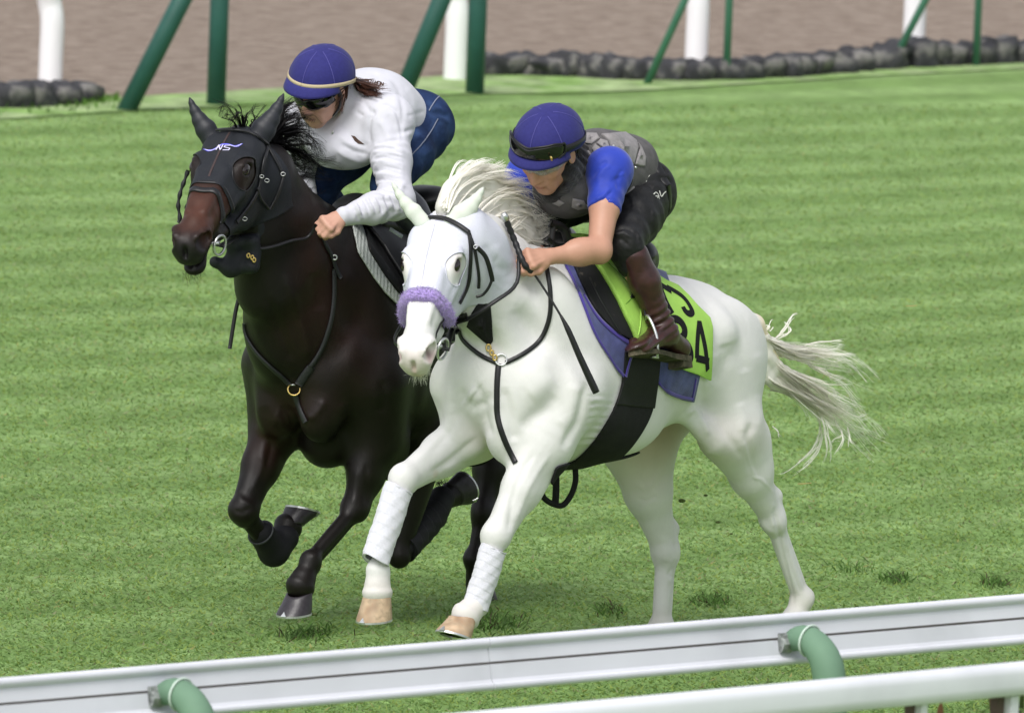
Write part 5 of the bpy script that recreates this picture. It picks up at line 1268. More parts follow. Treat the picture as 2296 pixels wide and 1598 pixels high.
def goggles(L, parent, x0, z0, w, h, m, mf, tilt=0):
    g = []; 
    for i in range(25):
        a = rad(-62+124*i/24); row = []
        hh = h*(1-.28*math.exp(-(a/.22)**2)) ; hh *= (1-.5*max(0, abs(math.degrees(a))-45)/17)
        for k in range(9):
            t = k/8*2-1; row.append(L(x0+w*math.cos(a)*1.0-.010*t*t+tilt*t, w*.88*math.sin(a), z0+hh*t+(.007 if hh < h else 0)*0))
        g.append(row)
    V, Fc = sheet(g, .006); part('lens', V, Fc, m, parent)
    g = np.array(g); rim = list(g[:, 8])+list(g[::-1, 0]); rim = rim+[rim[0]]
    V, Fc = tube(resample(rim, 90), .0042, 6, cap=False); part('frame', V, Fc, mf, parent)
gg = thing('goggles', 'x', None); del gg['label']; gg.parent = RB; gg.location = tuple(-np.array(RB.location))
goggles(HB, gg, .006, .083, .128, .030, M_LENS, M_BLK, -.004)
V, Fc = boxm(HB(.118, .082, .083), HB.M[:, 0]*.003+HB.M[:, 1]*.004, HB.M[:, 1]*.002-HB.M[:, 0]*.002, HB.M[:, 2]*.008); part('clip', V, Fc, M_GOLD, gg)
def glasses(L, parent, m, x0=.0, z0=.018, w=.112, h=.019, lab=None):
    gp = thing('sunglasses', 'x', None); del gp['label']; gp.parent = parent; gp.location = tuple(-np.array(parent.location))
    g = []
    for i in range(29):
        a = rad(-70+140*i/28); row = []; hh = h*(1-.45*math.exp(-(a/.12)**2))*(1-.35*max(0, abs(math.degrees(a))-50)/20)
        for k in range(7): t = k/6*2-1; row.append(L(x0+w*math.cos(a)-.006*t*t, w*.74*math.sin(a), z0+hh*t+.004*math.exp(-(a/.12)**2)))
        g.append(row)
    V, Fc = sheet(g, .0025); part('lens', V, Fc, m, gp)
    for s in (1, -1):
        V, Fc = tube([L(x0+w*math.cos(rad(68)), s*w*.74*math.sin(rad(68)), z0+.006), L(.0, s*.083, z0+.004), L(-.03, s*.084, z0-.006)], .003, 6); part('temple_arm', V, Fc, M_BLK, gp)
HB = HB_
glasses(HB, RB, M_CLEAR)
V, Fc = strap_on(bvh_of(*ellm(HB(.0, 0, -.01), HB.M.T, (.092, .078, .10), 24, 16)), [HB(.01, .085, .03), HB(.01, .080, -.03), HB(.03, .06, -.075), HB(.05, .0, -.11), HB(.03, -.06, -.075), HB(.01, -.08, .0)], .018, .003, .004)
part('chin_strap', V, Fc, M_SCARF, RB)
# ---------------- rider of the dark horse
RW = thing('person', 'rider in white sweatshirt and blue jeans with brown ponytail, crouching on the dark horse', 'person', tuple(DF.W(-.5, 0, 1.3)), 'riders')
HW = Local(P(720, 198, -.40), rotm(-125.9, 34.6, -10.8), 1.0)
B = DF.B
sh = B(868, 272, .17); el = B(890, 452, .31); wr = B(768, 487, .225); fd = nrm(wr-el)
shr = B(690, 285, -.15); elr = B(668, 390, -.25); wrr = B(690, 470, -.10)
Fd = Field()
Fd.rchain([(sh, .048), (el, .040), (wr, .026)], .02); Fd.rchain([(shr, .048), (elr, .042), (wrr, .026)], .03)
knW, thW = hand(Fd, wr+fd*.004, nrm(fd+np.array([-.02, -.12, -.10])), nrm(np.array([-.1, -.8, .45])), .86, 1)
hand(Fd, wrr, nrm(wrr-elr), nrm(np.array([-.5, -.3, .8])), .93, -1)
ch = B(815, 262, 0); pel = B(905, 275, 0)
Fd.ecap(ch, pel, (.12, .09), (.11, .08), DF.l, .04); Fd.cone(sh, shr, .045, .045, .03); Fd.cone(B(800, 225, .0), HW(-.02, 0, -.06), .055, .052, .03)
kL = B(872, 412, .15); aL = B(985, 560, .33); kR = B(706, 420, -.20); aR = B(830, 560, -.33)
for k_, a_, s in ((kL, aL, 1), (kR, aR, -1)): Fd.rchain([(pel+DF.l*.09*s, .065), (k_, .038), (a_, .028)], .02)
head(Fd, HW, True)
v, f = Fd.mesh(.0044); col = np.ones((len(v), 3))*np.array([.55, .31, .23]); col = headcol(v, col, HW)
part('body', v, f, M_SKIN1, RW, col=col)
# sweatshirt
Fd = Field()
Fd.ell(sh, (.080, .080, .080), None, .04); Fd.cone(sh, sh+(el-sh)*.5, .078, .066, .04); Fd.cone(sh+(el-sh)*.5, el, .064, .058, .03); Fd.ell(el, (.058, .058, .058), None, .02)
Fd.cone(el, el+(wr-el)*.45, .057, .050, .03); Fd.cone(el+(wr-el)*.45, el+(wr-el)*.80, .050, .040, .03); Fd.cone(el+(wr-el)*.76, el+(wr-el)*.98, .034, .033, .006)
Fd.ell(shr, (.080, .080, .080), None, .04); Fd.rchain([(shr, .076), (elr, .056), (wrr, .038)], .03)
Fd.ecap(B(812, 262, 0), B(860, 264, 0), (.160, .150), (.150, .135), DF.l, .05); Fd.ecap(B(860, 264, 0), B(898, 272, 0), (.148, .125), (.142, .118), DF.l, .04)
Fd.cone(sh-np.array([0, 0, .0]), shr, .085, .085, .05); Fd.ell(B(835, 238, 0), (.14, .15, .13), DF.rot(0), .05); Fd.ell(B(770, 330, .02), (.11, .13, .08), DF.rot(0), .05)
Fd.cone(B(795, 225, .0), HW(-.035, 0, -.085), .085, .066, .03)
Fd.ell(HW(.03, 0, -.04), (.10, .078, .095), HW.R, .008, 's')
arm = nrm(el-sh)
def warpw(p):
    p32 = p
    t = (p-sh.astype(np.float32))@arm.astype(np.float32); d = np.linalg.norm(np.cross(p-sh.astype(np.float32), arm.astype(np.float32)), axis=-1)
    m1 = np.exp(-((t-.24)/.12)**2)*(d < .11); t2 = (p-el.astype(np.float32))@fd.astype(np.float32); m2 = np.exp(-((t2-.13)/.09)**2)
    return .0035*snoise(p, 36, 31)+.0042*np.sin(t*170+7*snoise(p, 26, 7))*m1*(.5+snoise(p, 30, 17))+.0050*np.sin((t2+p[..., 2]*.6)*120+6*snoise(p, 24, 9))*m2*(.6+snoise(p, 30, 18))
Fd.warp = warpw
v, f = Fd.mesh(.0052); v = sculpt(v, f, WS_); sw = part('sweatshirt', v, f, M_SWEAT, RW); SB = bvh_of(v, f)
c2 = lambda pts: [(590.4+x*.2873, 65.6+y*.2873) for x, y in pts]
M_EMB = mat('dark_embroidery', (.07, .04, .03), .7, .3)
plate_on(SB, c2([(685, 828), (715, 835), (740, 860), (790, 900), (740, 895), (715, 875)]), .003, M_EMB, sw, name='chest_emblem', n=3)
V, Fc = boxm(*(lambda q: (q[0]+q[1]*.003, DF.l*.003, np.array([0, 0, .008]), DF.h*.002))(hit(SB, *c2([(545, 810)])[0]) or (HW(.1, 0, -.2), np.array([0, -1, 0])))); part('zip_pull', V, Fc, M_STEEL, sw)
strokes(SB, [[(600+i*0, 0), (600, 1)] for i in range(0)], .003, M_EMB, sw)
# lettering on the upper back, upside down to us
def letters(bv, txt, p0, p1, hgt, m, parent, w=.0035, flip=True):
    seg = {'N': [[(0, 0), (0, 1)], [(0, 1), (1, 0)], [(1, 0), (1, 1)]], 'A': [[(0, 0), (.5, 1)], [(.5, 1), (1, 0)], [(.2, .4), (.8, .4)]], 'O': [[(0, 0), (0, 1), (1, 1), (1, 0), (0, 0)]], 'R': [[(0, 0), (0, 1), (1, 1), (1, .5), (0, .5)], [(.4, .5), (1, 0)]],
           'T': [[(0, 1), (1, 1)], [(.5, 1), (.5, 0)]], 'I': [[(.5, 0), (.5, 1)]], 'U': [[(0, 1), (0, 0), (1, 0), (1, 1)]], 'B': [[(0, 0), (0, 1), (.9, .9), (.8, .5), (0, .5)], [(.8, .5), (1, .1), (0, 0)]], 'M': [[(0, 0), (0, 1), (.5, .3), (1, 1), (1, 0)]], 'K': [[(0, 0), (0, 1)], [(1, 1), (0, .5), (1, 0)]], 'H': [[(0, 0), (0, 1)], [(1, 0), (1, 1)], [(0, .5), (1, .5)]], 'E': [[(1, 0), (0, 0), (0, 1), (1, 1)], [(0, .5), (.8, .5)]], 'S': [[(0, 0), (1, 0), (1, .5), (0, .5), (0, 1), (1, 1)]]}
    p0, p1 = np.array(p0, float), np.array(p1, float); d = (p1-p0)/len(txt); up = np.array([d[1], -d[0]]); up = up/np.linalg.norm(up)*hgt
    ls = []
    for i, ch_ in enumerate(txt):
        for l in seg.get(ch_, []): ls.append([tuple(p0+d*(i+.1+.75*x)+up*y) for x, y in l])
    return strokes(bv, ls, w, m, parent, name='lettering')
letters(SB, 'NORTHBUM'[0:0]+'NOITARUM', c2([(940, 420)])[0], c2([(735, 372)])[0], 5, M_EMB, sw, .0022) if False else letters(SB, 'NORIUBATN', c2([(938, 422)])[0], c2([(725, 378)])[0], 7, M_EMB, sw, .0035)
# jeans
Fd = Field(); hipL = pel+DF.l*.085; hipR = pel-DF.l*.085
Fd.ell(pel, (.12, .15, .115), DF.rot(0), .05); Fd.ell(B(930, 285, .07), (.10, .085, .11), None, .06); Fd.ell(B(888, 278, -.07), (.10, .085, .11), None, .06)
Fd.ecap(hipL, hipL+(kL-hipL)*.5, (.10, .108), (.086, .09), DF.l, .05); Fd.ecap(hipL+(kL-hipL)*.5, kL, (.078, .082), (.060, .062), DF.l, .05)
Fd.cone(kL, kL+(aL-kL)*.25, .060, .055, .03)
Fd.ecap(hipR, kR, (.10, .105), (.064, .068), DF.l, .05); Fd.cone(kR, kR+(aR-kR)*.3, .060, .055, .03)
txw = nrm(kL-hipL)
Fd.warp = lambda p: .003*snoise(p, 34, 41)+.003*np.sin((p@txw.astype(np.float32))*70+4*snoise(p, 14, 3))
v, f = Fd.mesh(.0058); v = sculpt(v, f, JS_); jn = part('jeans', v, f, M_DENIM, RW); JB = bvh_of(v, f)
strokes(JB, [[(1360, 700), (1310, 790), (1240, 890), (1160, 980)]], .004, mat('denim_stitching', (.20, .22, .30), .8), jn, name='seam', conv=c2)
strokes(JB, [[(1290, 640), (1340, 560), (1380, 520)]], .004, bpy.data.materials['denim_stitching'], jn, name='pocket_seam', conv=c2)
boot('boot', kL, aL, B(925, 620, .36), B(1020, 630, .31), M_BOOTK, M_RUBBER, RW, .058, .044, 'charcoal leather half chap and boot')
boot('boot', kR, aR, B(790, 600, -.36), B(880, 615, -.33), M_BOOTK, M_RUBBER, RW)
hm2 = thing('helmet', 'x', None); del hm2['label']; hm2.parent = RW; hm2.location = tuple(-np.array(RW.location))
ring, low = helmet(Local(HW.o, HW.M@rotm(0, -11, 0), HW.sc*.985), hm2, front=.060)
ring(.004, .014, .003, M_CREAM, 'elastic_band', 0, 360, .0, off=.003)
glasses(HW, RW, M_LENS, z0=.012, h=.024, w=.117)
V, Fc = strap_on(bvh_of(*ellm(HW(.0, 0, -.01), HW.M.T, (.090, .078, .10), 24, 16)), [HW(.01, .085, .03), HW(.01, .080, -.03), HW(.03, .06, -.075), HW(.05, .0, -.11), HW(.03, -.06, -.075), HW(.01, -.08, .0)], .020, .003, .006)
part('chin_strap', V, Fc, M_SCARF, RW)
cs = [c2([(695, 425)])[0], c2([(780, 450)])[0], c2([(870, 485)])[0], c2([(940, 500)])[0]]
base = [P(*cs[0], -.50), P(*cs[1], -.44), P(*cs[2], -.40), P(*cs[3], -.38)]
hs_ = locks([[b_+np.array([0, 0, dz_]) for b_ in base] for dz_ in (-.012, 0, .012)], 110, .009, .010, 10, .004)
V, Fc = hair(hs_, .0016); part('ponytail', V, Fc, M_HAIR, RW)
hs_ = locks([[HW(-.04, .082, .0), HW(.0, .086, -.02), HW(.02, .082, -.05)], [HW(-.08, .06, .0), HW(-.09, .05, -.05), HW(-.08, .04, -.08)], [HW(-.10, .0, .0), HW(-.11, .0, -.04), HW(-.10, .0, -.08)]], 50, .010, .01, 8, .003)
V, Fc = hair(hs_, .0013); part('hair', V, Fc, M_HAIR, RW)
hs_ = locks([[HB(-.04, .082, .0), HB(-.03, .084, -.02), HB(-.04, .078, -.04)], [HB(-.10, .0, -.02), HB(-.10, .0, -.04), HB(-.09, .0, -.07)]], 60, .012, .006, 8, .002)
V, Fc = hair(hs_, .0013); part('hair', V, Fc, M_HAIRB, RB)
# ------------------------------------------------------------------ cloth and tack cut to the shape of the body
def poly_sd(P2, poly):
    """signed distance (photo units) to a polygon: positive inside"""
    poly = np.asarray(poly, float); x, y = P2[:, 0], P2[:, 1]; ins = np.zeros(len(P2), bool); dm = np.full(len(P2), 1e9)
    for (x1, y1), (x2, y2) in zip(poly, np.roll(poly, -1, 0)):
        c = (y1 > y) != (y2 > y); xi = (x2-x1)*(y-y1)/(y2-y1+1e-12)+x1; ins ^= c & (x < xi)
        dx, dy = x2-x1, y2-y1; t = np.clip(((x-x1)*dx+(y-y1)*dy)/(dx*dx+dy*dy+1e-9), 0, 1); dm = np.minimum(dm, np.hypot(x-x1-t*dx, y-y1-t*dy))
    return np.where(ins, dm, -dm)
def projn(v):
    q = v-CAM; z = q@fw; return np.stack([U0+F*(q@RR)/z, V0-F*(q@UU)/z], 1)
def shell(v, f, nv, g, off, th, name, m, parent, label=None, warp=None, smooth=2, mapf=None):
    """cloth covering the part of a surface where g > 0, lifted by off and th thick"""
    sgn = g > 0; cnt = sgn[f].sum(1); keep = f[cnt == 4]; mixed = f[(cnt > 0) & (cnt < 4)]
    if len(keep) == 0: return None
    P_ = v+nv*0; verts = []; idx = {}; faces = []; nrmv = []
    def vid(i):
        if i not in idx: idx[i] = len(verts); verts.append(v[i]); nrmv.append(nv[i])
        return idx[i]
    ed = {}
    def eid(i, j):
        k = (min(i, j), max(i, j))
        if k not in ed:
            t = g[i]/(g[i]-g[j]); ed[k] = len(verts); verts.append(v[i]+(v[j]-v[i])*t); nrmv.append(nv[i]+(nv[j]-nv[i])*t)
        return ed[k]
    for q in keep.tolist(): faces.append([vid(i) for i in q])
    for q in mixed.tolist():
        out = []
        for a, b in zip(q, q[1:]+q[:1]):
            if sgn[a]: out.append(vid(a))
            if sgn[a] != sgn[b]: out.append(eid(a, b) if sgn[a] else eid(b, a))
        if len(out) >= 3: faces.append(out)
    V = np.array(verts); Nn = np.array(nrmv); n = len(V)
    # smooth the cloth a little so that it bridges hollows
    E = np.array([(a, b) for q in faces for a, b in zip(q, q[1:]+q[:1])])
    ec = {}
    for a, b in E.tolist(): k = (min(a, b), max(a, b)); ec[k] = ec.get(k, 0)+1
    bd = np.zeros(n, bool)
    for (a, b), c in ec.items():
        if c == 1: bd[a] = bd[b] = True
    for _ in range(smooth):
        for arr in (V, Nn):
            deg = np.bincount(E[:, 0], minlength=n)+np.bincount(E[:, 1], minlength=n)
            av = np.stack([np.bincount(E[:, 0], arr[E[:, 1], c], n)+np.bincount(E[:, 1], arr[E[:, 0], c], n) for c in range(3)], 1)/np.maximum(deg, 1)[:, None]
            arr[~bd] = arr[~bd]*.4+av[~bd]*.6
    Nn /= np.linalg.norm(Nn, axis=1)[:, None]+1e-9
    o_ = off+(warp(V) if warp is not None else 0); o_ = o_[:, None] if isinstance(o_, np.ndarray) else o_
    Vo = V+Nn*(o_+th); Vi = V+Nn*(o_)
    FF = [tuple(q) for q in faces]+[tuple(n+i for i in reversed(q)) for q in faces]
    seen = {}
    for q in faces:
        for a, b in zip(q, q[1:]+q[:1]):
            if ec[(min(a, b), max(a, b))] == 1: FF.append((b, a, n+a, n+b))
    o = part(name, np.concatenate([Vo, Vi]), FF, m, parent, label=label)
    return o, np.concatenate([Vo, Vi]), FF, Vo[bd]
def mirror(v, fr, side):
    """points of the far side folded to the near side"""
    s_ = (v-fr.O)@fr.l
    return v+fr.l*(np.abs(s_)-s_)[:, None] if side else v

DALL_ = lambda: globals().get('DB')
def lift(bv, u, v_, h, s_=None, fr=None):
    q = hit(bv, u, v_)
    if q is None: l, n_ = snap(bv, P(u, v_, .45 if bv is not DALL_() else 0.)); return l+n_*h
    return q[0]+q[1]*h
def band(bv, pts, w, th, off, name, m, parent, conv=None, n=40, label=None):
    if conv: pts = conv(pts)
    c = resample(np.array([(a, b, 0) for a, b in pts], float), n)[:, :2]; A_ = []; N_ = []
    for p in c:
        q = hit(bv, *p)
        if q: A_.append(q[0]+q[1]*off); N_.append(q[1])
    if len(A_) < 3: print('band missed', name); return None
    A_ = np.array(A_); N_ = np.array(N_)
    for _ in range(4): A_[1:-1] = A_[1:-1]*.4+(A_[:-2]+A_[2:])*.3; N_[1:-1] = N_[1:-1]*.4+(N_[:-2]+N_[2:])*.3
    V, Fc = ribbon(A_, N_, w, th); return part(name, V, Fc, m, parent, label=label)
def free_strap(pts, w, th, name, m, parent, nor=None, n=30):
    c = resample(pts, n); nn = np.tile(-fw if nor is None else nor, (n, 1)); V, Fc = ribbon(c, nn, w, th); return part(name, V, Fc, m, parent)

def hairmat(name, c):
    m, t, b = newmat(name); N = t.nodes.new; L = t.links.new; b.inputs['Base Color'].default_value = (*c, 1); b.inputs['Roughness'].default_value = .5; b.inputs['Specular IOR Level'].default_value = .3
    tr = N('ShaderNodeBsdfTranslucent'); tr.inputs[0].default_value = (*c, 1); ms = N('ShaderNodeMixShader'); ms.inputs[0].default_value = .35; L(b.outputs[0], ms.inputs[1]); L(tr.outputs[0], ms.inputs[2]); L(ms.outputs[0], t.nodes['Material Output'].inputs[0]); return m
M_MESHW = mat('white_mesh_cloth', (.61, .62, .71), .75, .2, var=.04, vscale=200, bump=.9, bscale=420, bdist=.0015)
M_EARW = mat('white_ear_cover', (.62, .66, .59), .7, .25, bump=.2, bscale=300)
M_MESHK = mat('black_mesh_cloth', (.012, .014, .019), .6, .35, bump=.9, bscale=420, bdist=.0015)
M_EARK = mat('black_ear_cover', (.016, .018, .024), .5, .4, bump=.2, bscale=300)
M_LILAC = mat('lilac_sheepskin', (.43, .31, .70), .9, .1, sheen=.6, var=.2, vscale=150, bump=1.0, bscale=220, bdist=.006)
M_STRAP = mat('black_bridle_leather', (.010, .010, .012), .45, .45, bump=.3, bscale=200, bdist=.001)
M_NUMN = mat('faded_navy_cloth', (.055, .065, .20), .85, .15, sheen=.3, var=.25, vscale=25, bump=.4, bscale=500, col2=(.09, .10, .24), c2scale=10)
M_PURP = mat('purple_binding', (.065, .045, .28), .7, .2, sheen=.3)
M_PAD = mat('black_saddle_pad', (.010, .010, .011), .75, .3, bump=.5, bscale=40, bdist=.004, col2=(.08, .07, .06), c2scale=38, c2lo=.66, c2hi=.72)
M_LIME = mat('lime_green_cloth', (.36, .62, .11), .6, .3, var=.07, vscale=20, bump=.5, bscale=22, bdist=.006)
M_NUM = mat('black_number_cloth', (.010, .010, .012), .8, .2)
M_GIRTH = mat('black_girth_webbing', (.012, .012, .013), .8, .25, var=.2, bump=.5, bscale=350)
M_GIRTH2 = mat('glossy_girth_sleeve', (.007, .007, .008), .6, .3, bump=.3, bscale=30, bdist=.004)
M_BAND = mat('white_bandage', (.64, .64, .70), .85, .15, sheen=.3, var=.06, vscale=120, bump=.8, bscale=260, bdist=.002, col2=(.60, .58, .55), c2scale=60, c2lo=.62, c2hi=.8)
M_BANDK = mat('black_leg_boot', (.008, .008, .011), .7, .3, bump=.5, bscale=60, bdist=.003)
M_MANEW = hairmat('white_horse_hair', (.97, .95, .89))
M_MANEK = mat('black_horse_hair', (.006, .005, .005), .6, .2)
M_QUILT = mat('pale_grey_quilting', (.45, .48, .46), .8, .2, var=.1, bump=.9, bscale=70, bdist=.006, wave=(26, 0, .6, .003))
M_LOGO = mat('blue_white_logo', (.16, .16, .85), .5, .3)
M_LOGOW = mat('pale_logo_line', (.65, .62, .85), .5, .3)

# ================= white horse
wv, wf = WV, WFc; wn = vnorm(wv, wf); wpx = projn(wv)
hl = (wv-WH.o)@WH.M/WH.sc
def hoodmask(hl, x1, bot=-.20, ex=.202, ey=-.040, rx=.068, rz=.052, xb=-.05):
    xx, y, z = hl[:, 0], hl[:, 1], hl[:, 2]
    eye = np.sqrt(((xx-ex-.3*(z-ey))/rx)**2+((z-ey)/rz)**2+((np.abs(y)-.088)/.050)**2)-1
    front = (x1-xx-1.2*np.clip(-z-.10, 0, 1)*0)/.05
    back = (xx-xb-.25*np.clip(-z-.05, 0, .2))/.05; low = (z-bot-.0*xx)/.05
    near = (.30-np.linalg.norm(hl-np.array([.15, 0, -.1]), axis=1))/.05
    return np.minimum.reduce([eye, front, back, low, near])
hood, hV, hF, hB_ = shell(wv, wf, wn, hoodmask(hl, .355, -.245), .0015, .0025, 'hood', M_MESHW, white)
HDB = bvh_of(hV, hF)
def eyehole(L, bv, parent, m, s, ex=.196, ez=-.046, rx=.070, rz=.050):
    q = (hB_-L.o)@L.M/L.sc; k = (q[:, 1]*s > .02) & (np.hypot(q[:, 0]-.2, q[:, 2]+.04) < .105) & (q[:, 0] < .30) & (q[:, 0] > .09); q = q[k]; P_ = hB_[k]
    an = np.arctan2(q[:, 2]+.04, q[:, 0]-.2); pts = []
    for i in range(36):
        a = -math.pi+(i+.5)*2*math.pi/36; dd = np.abs((an-a+math.pi) % (2*math.pi)-math.pi); m_ = dd < .12
        if m_.any(): pts.append(P_[m_].mean(0))
    pts.append(pts[0]); V, Fc = tube(pts, .0022, 6, cap=False); part('eye_hole_binding', V, Fc, m, parent)
for s in (1, -1): eyehole(WH, HDB, hood, M_MESHW, s)
cb = lambda pts: [(820+x*.3285, 360.8+y*.3285) for x, y in pts]
band(HDB, [(480, 320), (455, 440), (420, 570), (385, 720), (360, 880)], .018, .0035, .0005, 'centre_seam', mat('white_seam_tape', (.72, .72, .76), .6), hood, cb)
def ear(L, bv, base0, base1, tip, fr, s_, name, m, parent, d):
    q_ = hit(bv, (base0[0]+base1[0])/2, (base0[1]+base1[1])/2); d = D0-float((q_[0]-CAM)@fw)-.030 if q_ is not None else d
    b0, b1, t = P(*base0, d), P(*base1, d), P(*tip, d-.015); c = (b0+b1)/2; w = np.linalg.norm(b1-b0)/2; ax = nrm(t-c); sd = nrm((b1-b0)-ax*((b1-b0)@ax)); L_ = np.linalg.norm(t-c)
    Fd = Field(); fwd = nrm(np.cross(ax, sd)); 
    if fwd@fw > 0: fwd = -fwd
    bow = sd*s_*.012
    bow = bow*.5; st = [(c-ax*.03, (w*1.0, w*.80)), (c+ax*L_*.15+bow*.4, (w*.93, w*.76)), (c+ax*L_*.40+bow, (w*.68, w*.58)), (c+ax*L_*.65+bow*.9, (w*.44, w*.38)), (c+ax*L_*.85+bow*.4, (w*.22, w*.20)), (t-ax*.004, (.004, .004))]
    Fd.chain(st, sd, k=.012)
    v, f = Fd.mesh(.003); return part(name, v, f, m, parent)
ear(WH, HDB, (1008, 473), (1046, 509), (1085, 419), WF, 1, 'ear_cover', M_EARW, hood, .66)
ear(WH, HDB, (925, 499), (949, 470), (878, 408), WF, -1, 'ear_cover', M_EARW, hood, .62)
for L, par in ((WH, white), (DH, dark)):
    for s in (1, -1):
        V, Fc = ellm(L(.196, s*.076, -.026), L.M.T, np.array((.031, .022, .022))*L.sc, 20, 12); part('eye', V, Fc, M_EYE, par)
# sheepskin noseband
Fd = Field(); nb = [WH(.350, .070, -.125), WH(.360, .064, -.07), WH(.367, .044, -.014), WH(.370, 0, .006), WH(.367, -.044, -.014), WH(.360, -.064, -.07), WH(.350, -.070, -.125)]
nb = resample(nb, 14); nbw = .0225
for a, b in zip(nb[:-1], nb[1:]): Fd.cone(a, b, nbw, nbw, .004)
Fd.warp = lambda p: .0022*snoise(p, 210, 71, 7)+.002*snoise(p, 90, 72)
v, f = Fd.mesh(.0035, 0); nbo = part('sheepskin_noseband', v, f, M_LILAC, white); NB = bvh_of(v, f)
ii = rng.integers(0, len(v), 3200); nn_ = vnorm(v, f)[ii]; L_ = .0045
pp = v[ii][:, None, :]+nn_[:, None, :]*np.linspace(-.1, 1, 4)[None, :, None]*L_+rng.normal(size=(len(ii), 1, 3))*np.linspace(0, 1, 4)[None, :, None]**1.3*.004
V, Fc = hair_round(pp, .0009); part('fleece', V, Fc, M_LILAC, nbo)['kind'] = 'stuff'
wall, wallF = merge((wv, wf), (hV, hF)); WALL = bvh_of(wall, wallF)
# bridle
def lb(L, bv, pts, w, name, m, parent, th=.004, off=.001, n=50): 
    V, Fc = strap_on(bv, [L(*p) for p in pts], w, th, off, n); return part(name, V, Fc, m, parent)
br_ = thing('bridle', 'x', None); del br_['label']; br_.parent = white; br_.location = tuple(-np.array(white.location))
band(WALL, [(292, 470), (320, 428), (380, 402), (450, 397), (540, 405), (620, 435), (698, 488)], .017, .005, .007, 'browband', M_STRAP, br_, cb)
band(WALL, [(500, 285), (560, 290), (615, 325)], .018, .004, .004, 'headpiece', M_STRAP, br_, cb)
band(WALL, [(700, 480), (712, 560), (715, 650), (710, 730), (705, 800), (680, 880), (635, 970)], .013, .004, .004, 'cheek_strap', M_STRAP, br_, cb)
band(WALL, [(705, 500), (735, 590), (755, 690), (770, 790), (768, 860)], .011, .004, .006, 'cheek_strap', M_STRAP, br_, cb)
c_ = cb([(745, 590), (790, 640), (815, 700), (835, 780), (838, 805)]); free_strap([lift(WALL, *p, .02) for p in c_], .016, .004, 'strap_end', M_STRAP, br_)
c_ = cb([(838, 800), (820, 850), (790, 890), (745, 905)]); free_strap([lift(WALL, *p, .018) for p in c_], .010, .004, 'throat_latch', M_STRAP, br_)
lb(WH, WALL, [(.345, .078, -.13), (.345, .074, -.06), (.338, .05, -.005), (.335, 0, .008), (.338, -.05, -.005), (.345, -.074, -.06)], .008, 'hood_edge', M_MESHW, hood, th=.004)
lb(WH, WALL, [(.30, .05, -.2), (.35, .07, -.11), (.40, .065, -.10), (.455, .058, -.105)], .014, 'cheek_strap', M_STRAP, br_)
lb(WH, WALL, [(.355, .08, -.12), (.36, .06, -.17), (.36, .0, -.20), (.36, -.06, -.17), (.355, -.08, -.12)], .018, 'chin_strap', M_STRAP, br_)
for px, r_, sz in (((558, 1120), .007, .010), ((655, 1050), .008, .012), ((742, 585), .006, .009)):
    (u_, v_), = cb([px]); q = lift(WALL, u_, v_, .012); V, Fc = torus(q, -fw, r_, .0018, sq=1.3); part('buckle', V, Fc, M_STEEL, br_)
def bit(L, s, parent, R_=.036):
    c = L(.475, s*.068, -.135); V, Fc = torus(c, L.M[:, 1]*s+L.M[:, 0]*.35, R_*1.0, .0048, side=L.M[:, 2], seg=36); part('bit_ring', V, Fc, M_STEEL, parent); return c
b1_ = bit(WH, 1, br_); bit(WH, -1, br_)
V, Fc = tube([WH(.470, .066, -.128), WH(.468, .03, -.135), WH(.468, -.03, -.135), WH(.470, -.066, -.128)], .008, 8); part('bit', V, Fc, M_STEEL, br_)
# rein: bit to the rider's left hand
(u1, v1), (u2, v2), (u3, v3) = cb([(600, 1120)])[0], cb([(700, 1050)])[0], cb([(840, 940)])[0]
rp = [b1_+np.array([.01, -.01, -.005]), lift(WALL, u1, v1, .02), lift(WALL, u2, v2, .03), lift(WALL, u3, v3, .035), lift(WALL, 1140, 636, .035), knL[3][1]+np.array([0, -.012, -.004])]
c = resample(rp, 40); V, Fc = ribbon(c, np.tile(nrm(-fw+UU*.5), (40, 1)), np.interp(np.arange(40), [0, 14, 20, 40], [.026, .024, .016, .013]), .004); part('rein', V, Fc, M_STRAP, br_)
c = resample([WH(.475, -.075, -.135), WH(.3, -.12, -.22), WF.W(-.02, -.16, 1.38), WF.W(-.16, -.14, 1.42)], 30); V, Fc = ribbon(c, np.tile(WF.l, (30, 1)), .014, .004); part('rein', V, Fc, M_STRAP, br_)
free_strap([lift(WALL, *p, .024) for p in cb([(560, 1100), (600, 1090), (640, 1070), (700, 1035)])], .030, .006, 'rein_loop', M_STRAP, br_)
free_strap([lift(WALL, *p, .016) for p in cb([(575, 1110), (590, 1160), (600, 1200)])], .018, .006, 'bit_keeper', M_STRAP, br_)
# breastplate with its bib
bp = thing('breastplate', 'x', None); del bp['label']; bp.parent = white; bp.location = tuple(-np.array(white.location))
band(WB, [(640, 1150), (660, 1210), (720, 1275), (800, 1335), (890, 1378)], .016, .004, .003, 'neck_strap', M_STRAP, bp, cb)
band(WB, [(955, 1378), (1060, 1325), (1160, 1255), (1215, 1180), (1250, 1080), (1262, 980), (1255, 850), (1232, 720)], .016, .004, .003, 'neck_strap', M_STRAP, bp, cb, n=60)
c8 = lambda pts: [(918.4+x*.3694, 820+y*.3694) for x, y in pts]
band(WB, c8([(540, -10), (532, 90), (530, 190), (532, 290), (552, 380), (585, 470), (625, 550), (645, 590)]), .020, .004, .003, 'chest_strap', M_STRAP, bp, n=60)
q = lift(WB, *cb([(925, 1360)])[0], .006); V, Fc = torus(q, -fw+UU*.2, .019, .003); part('ring', V, Fc, M_STEEL, bp)
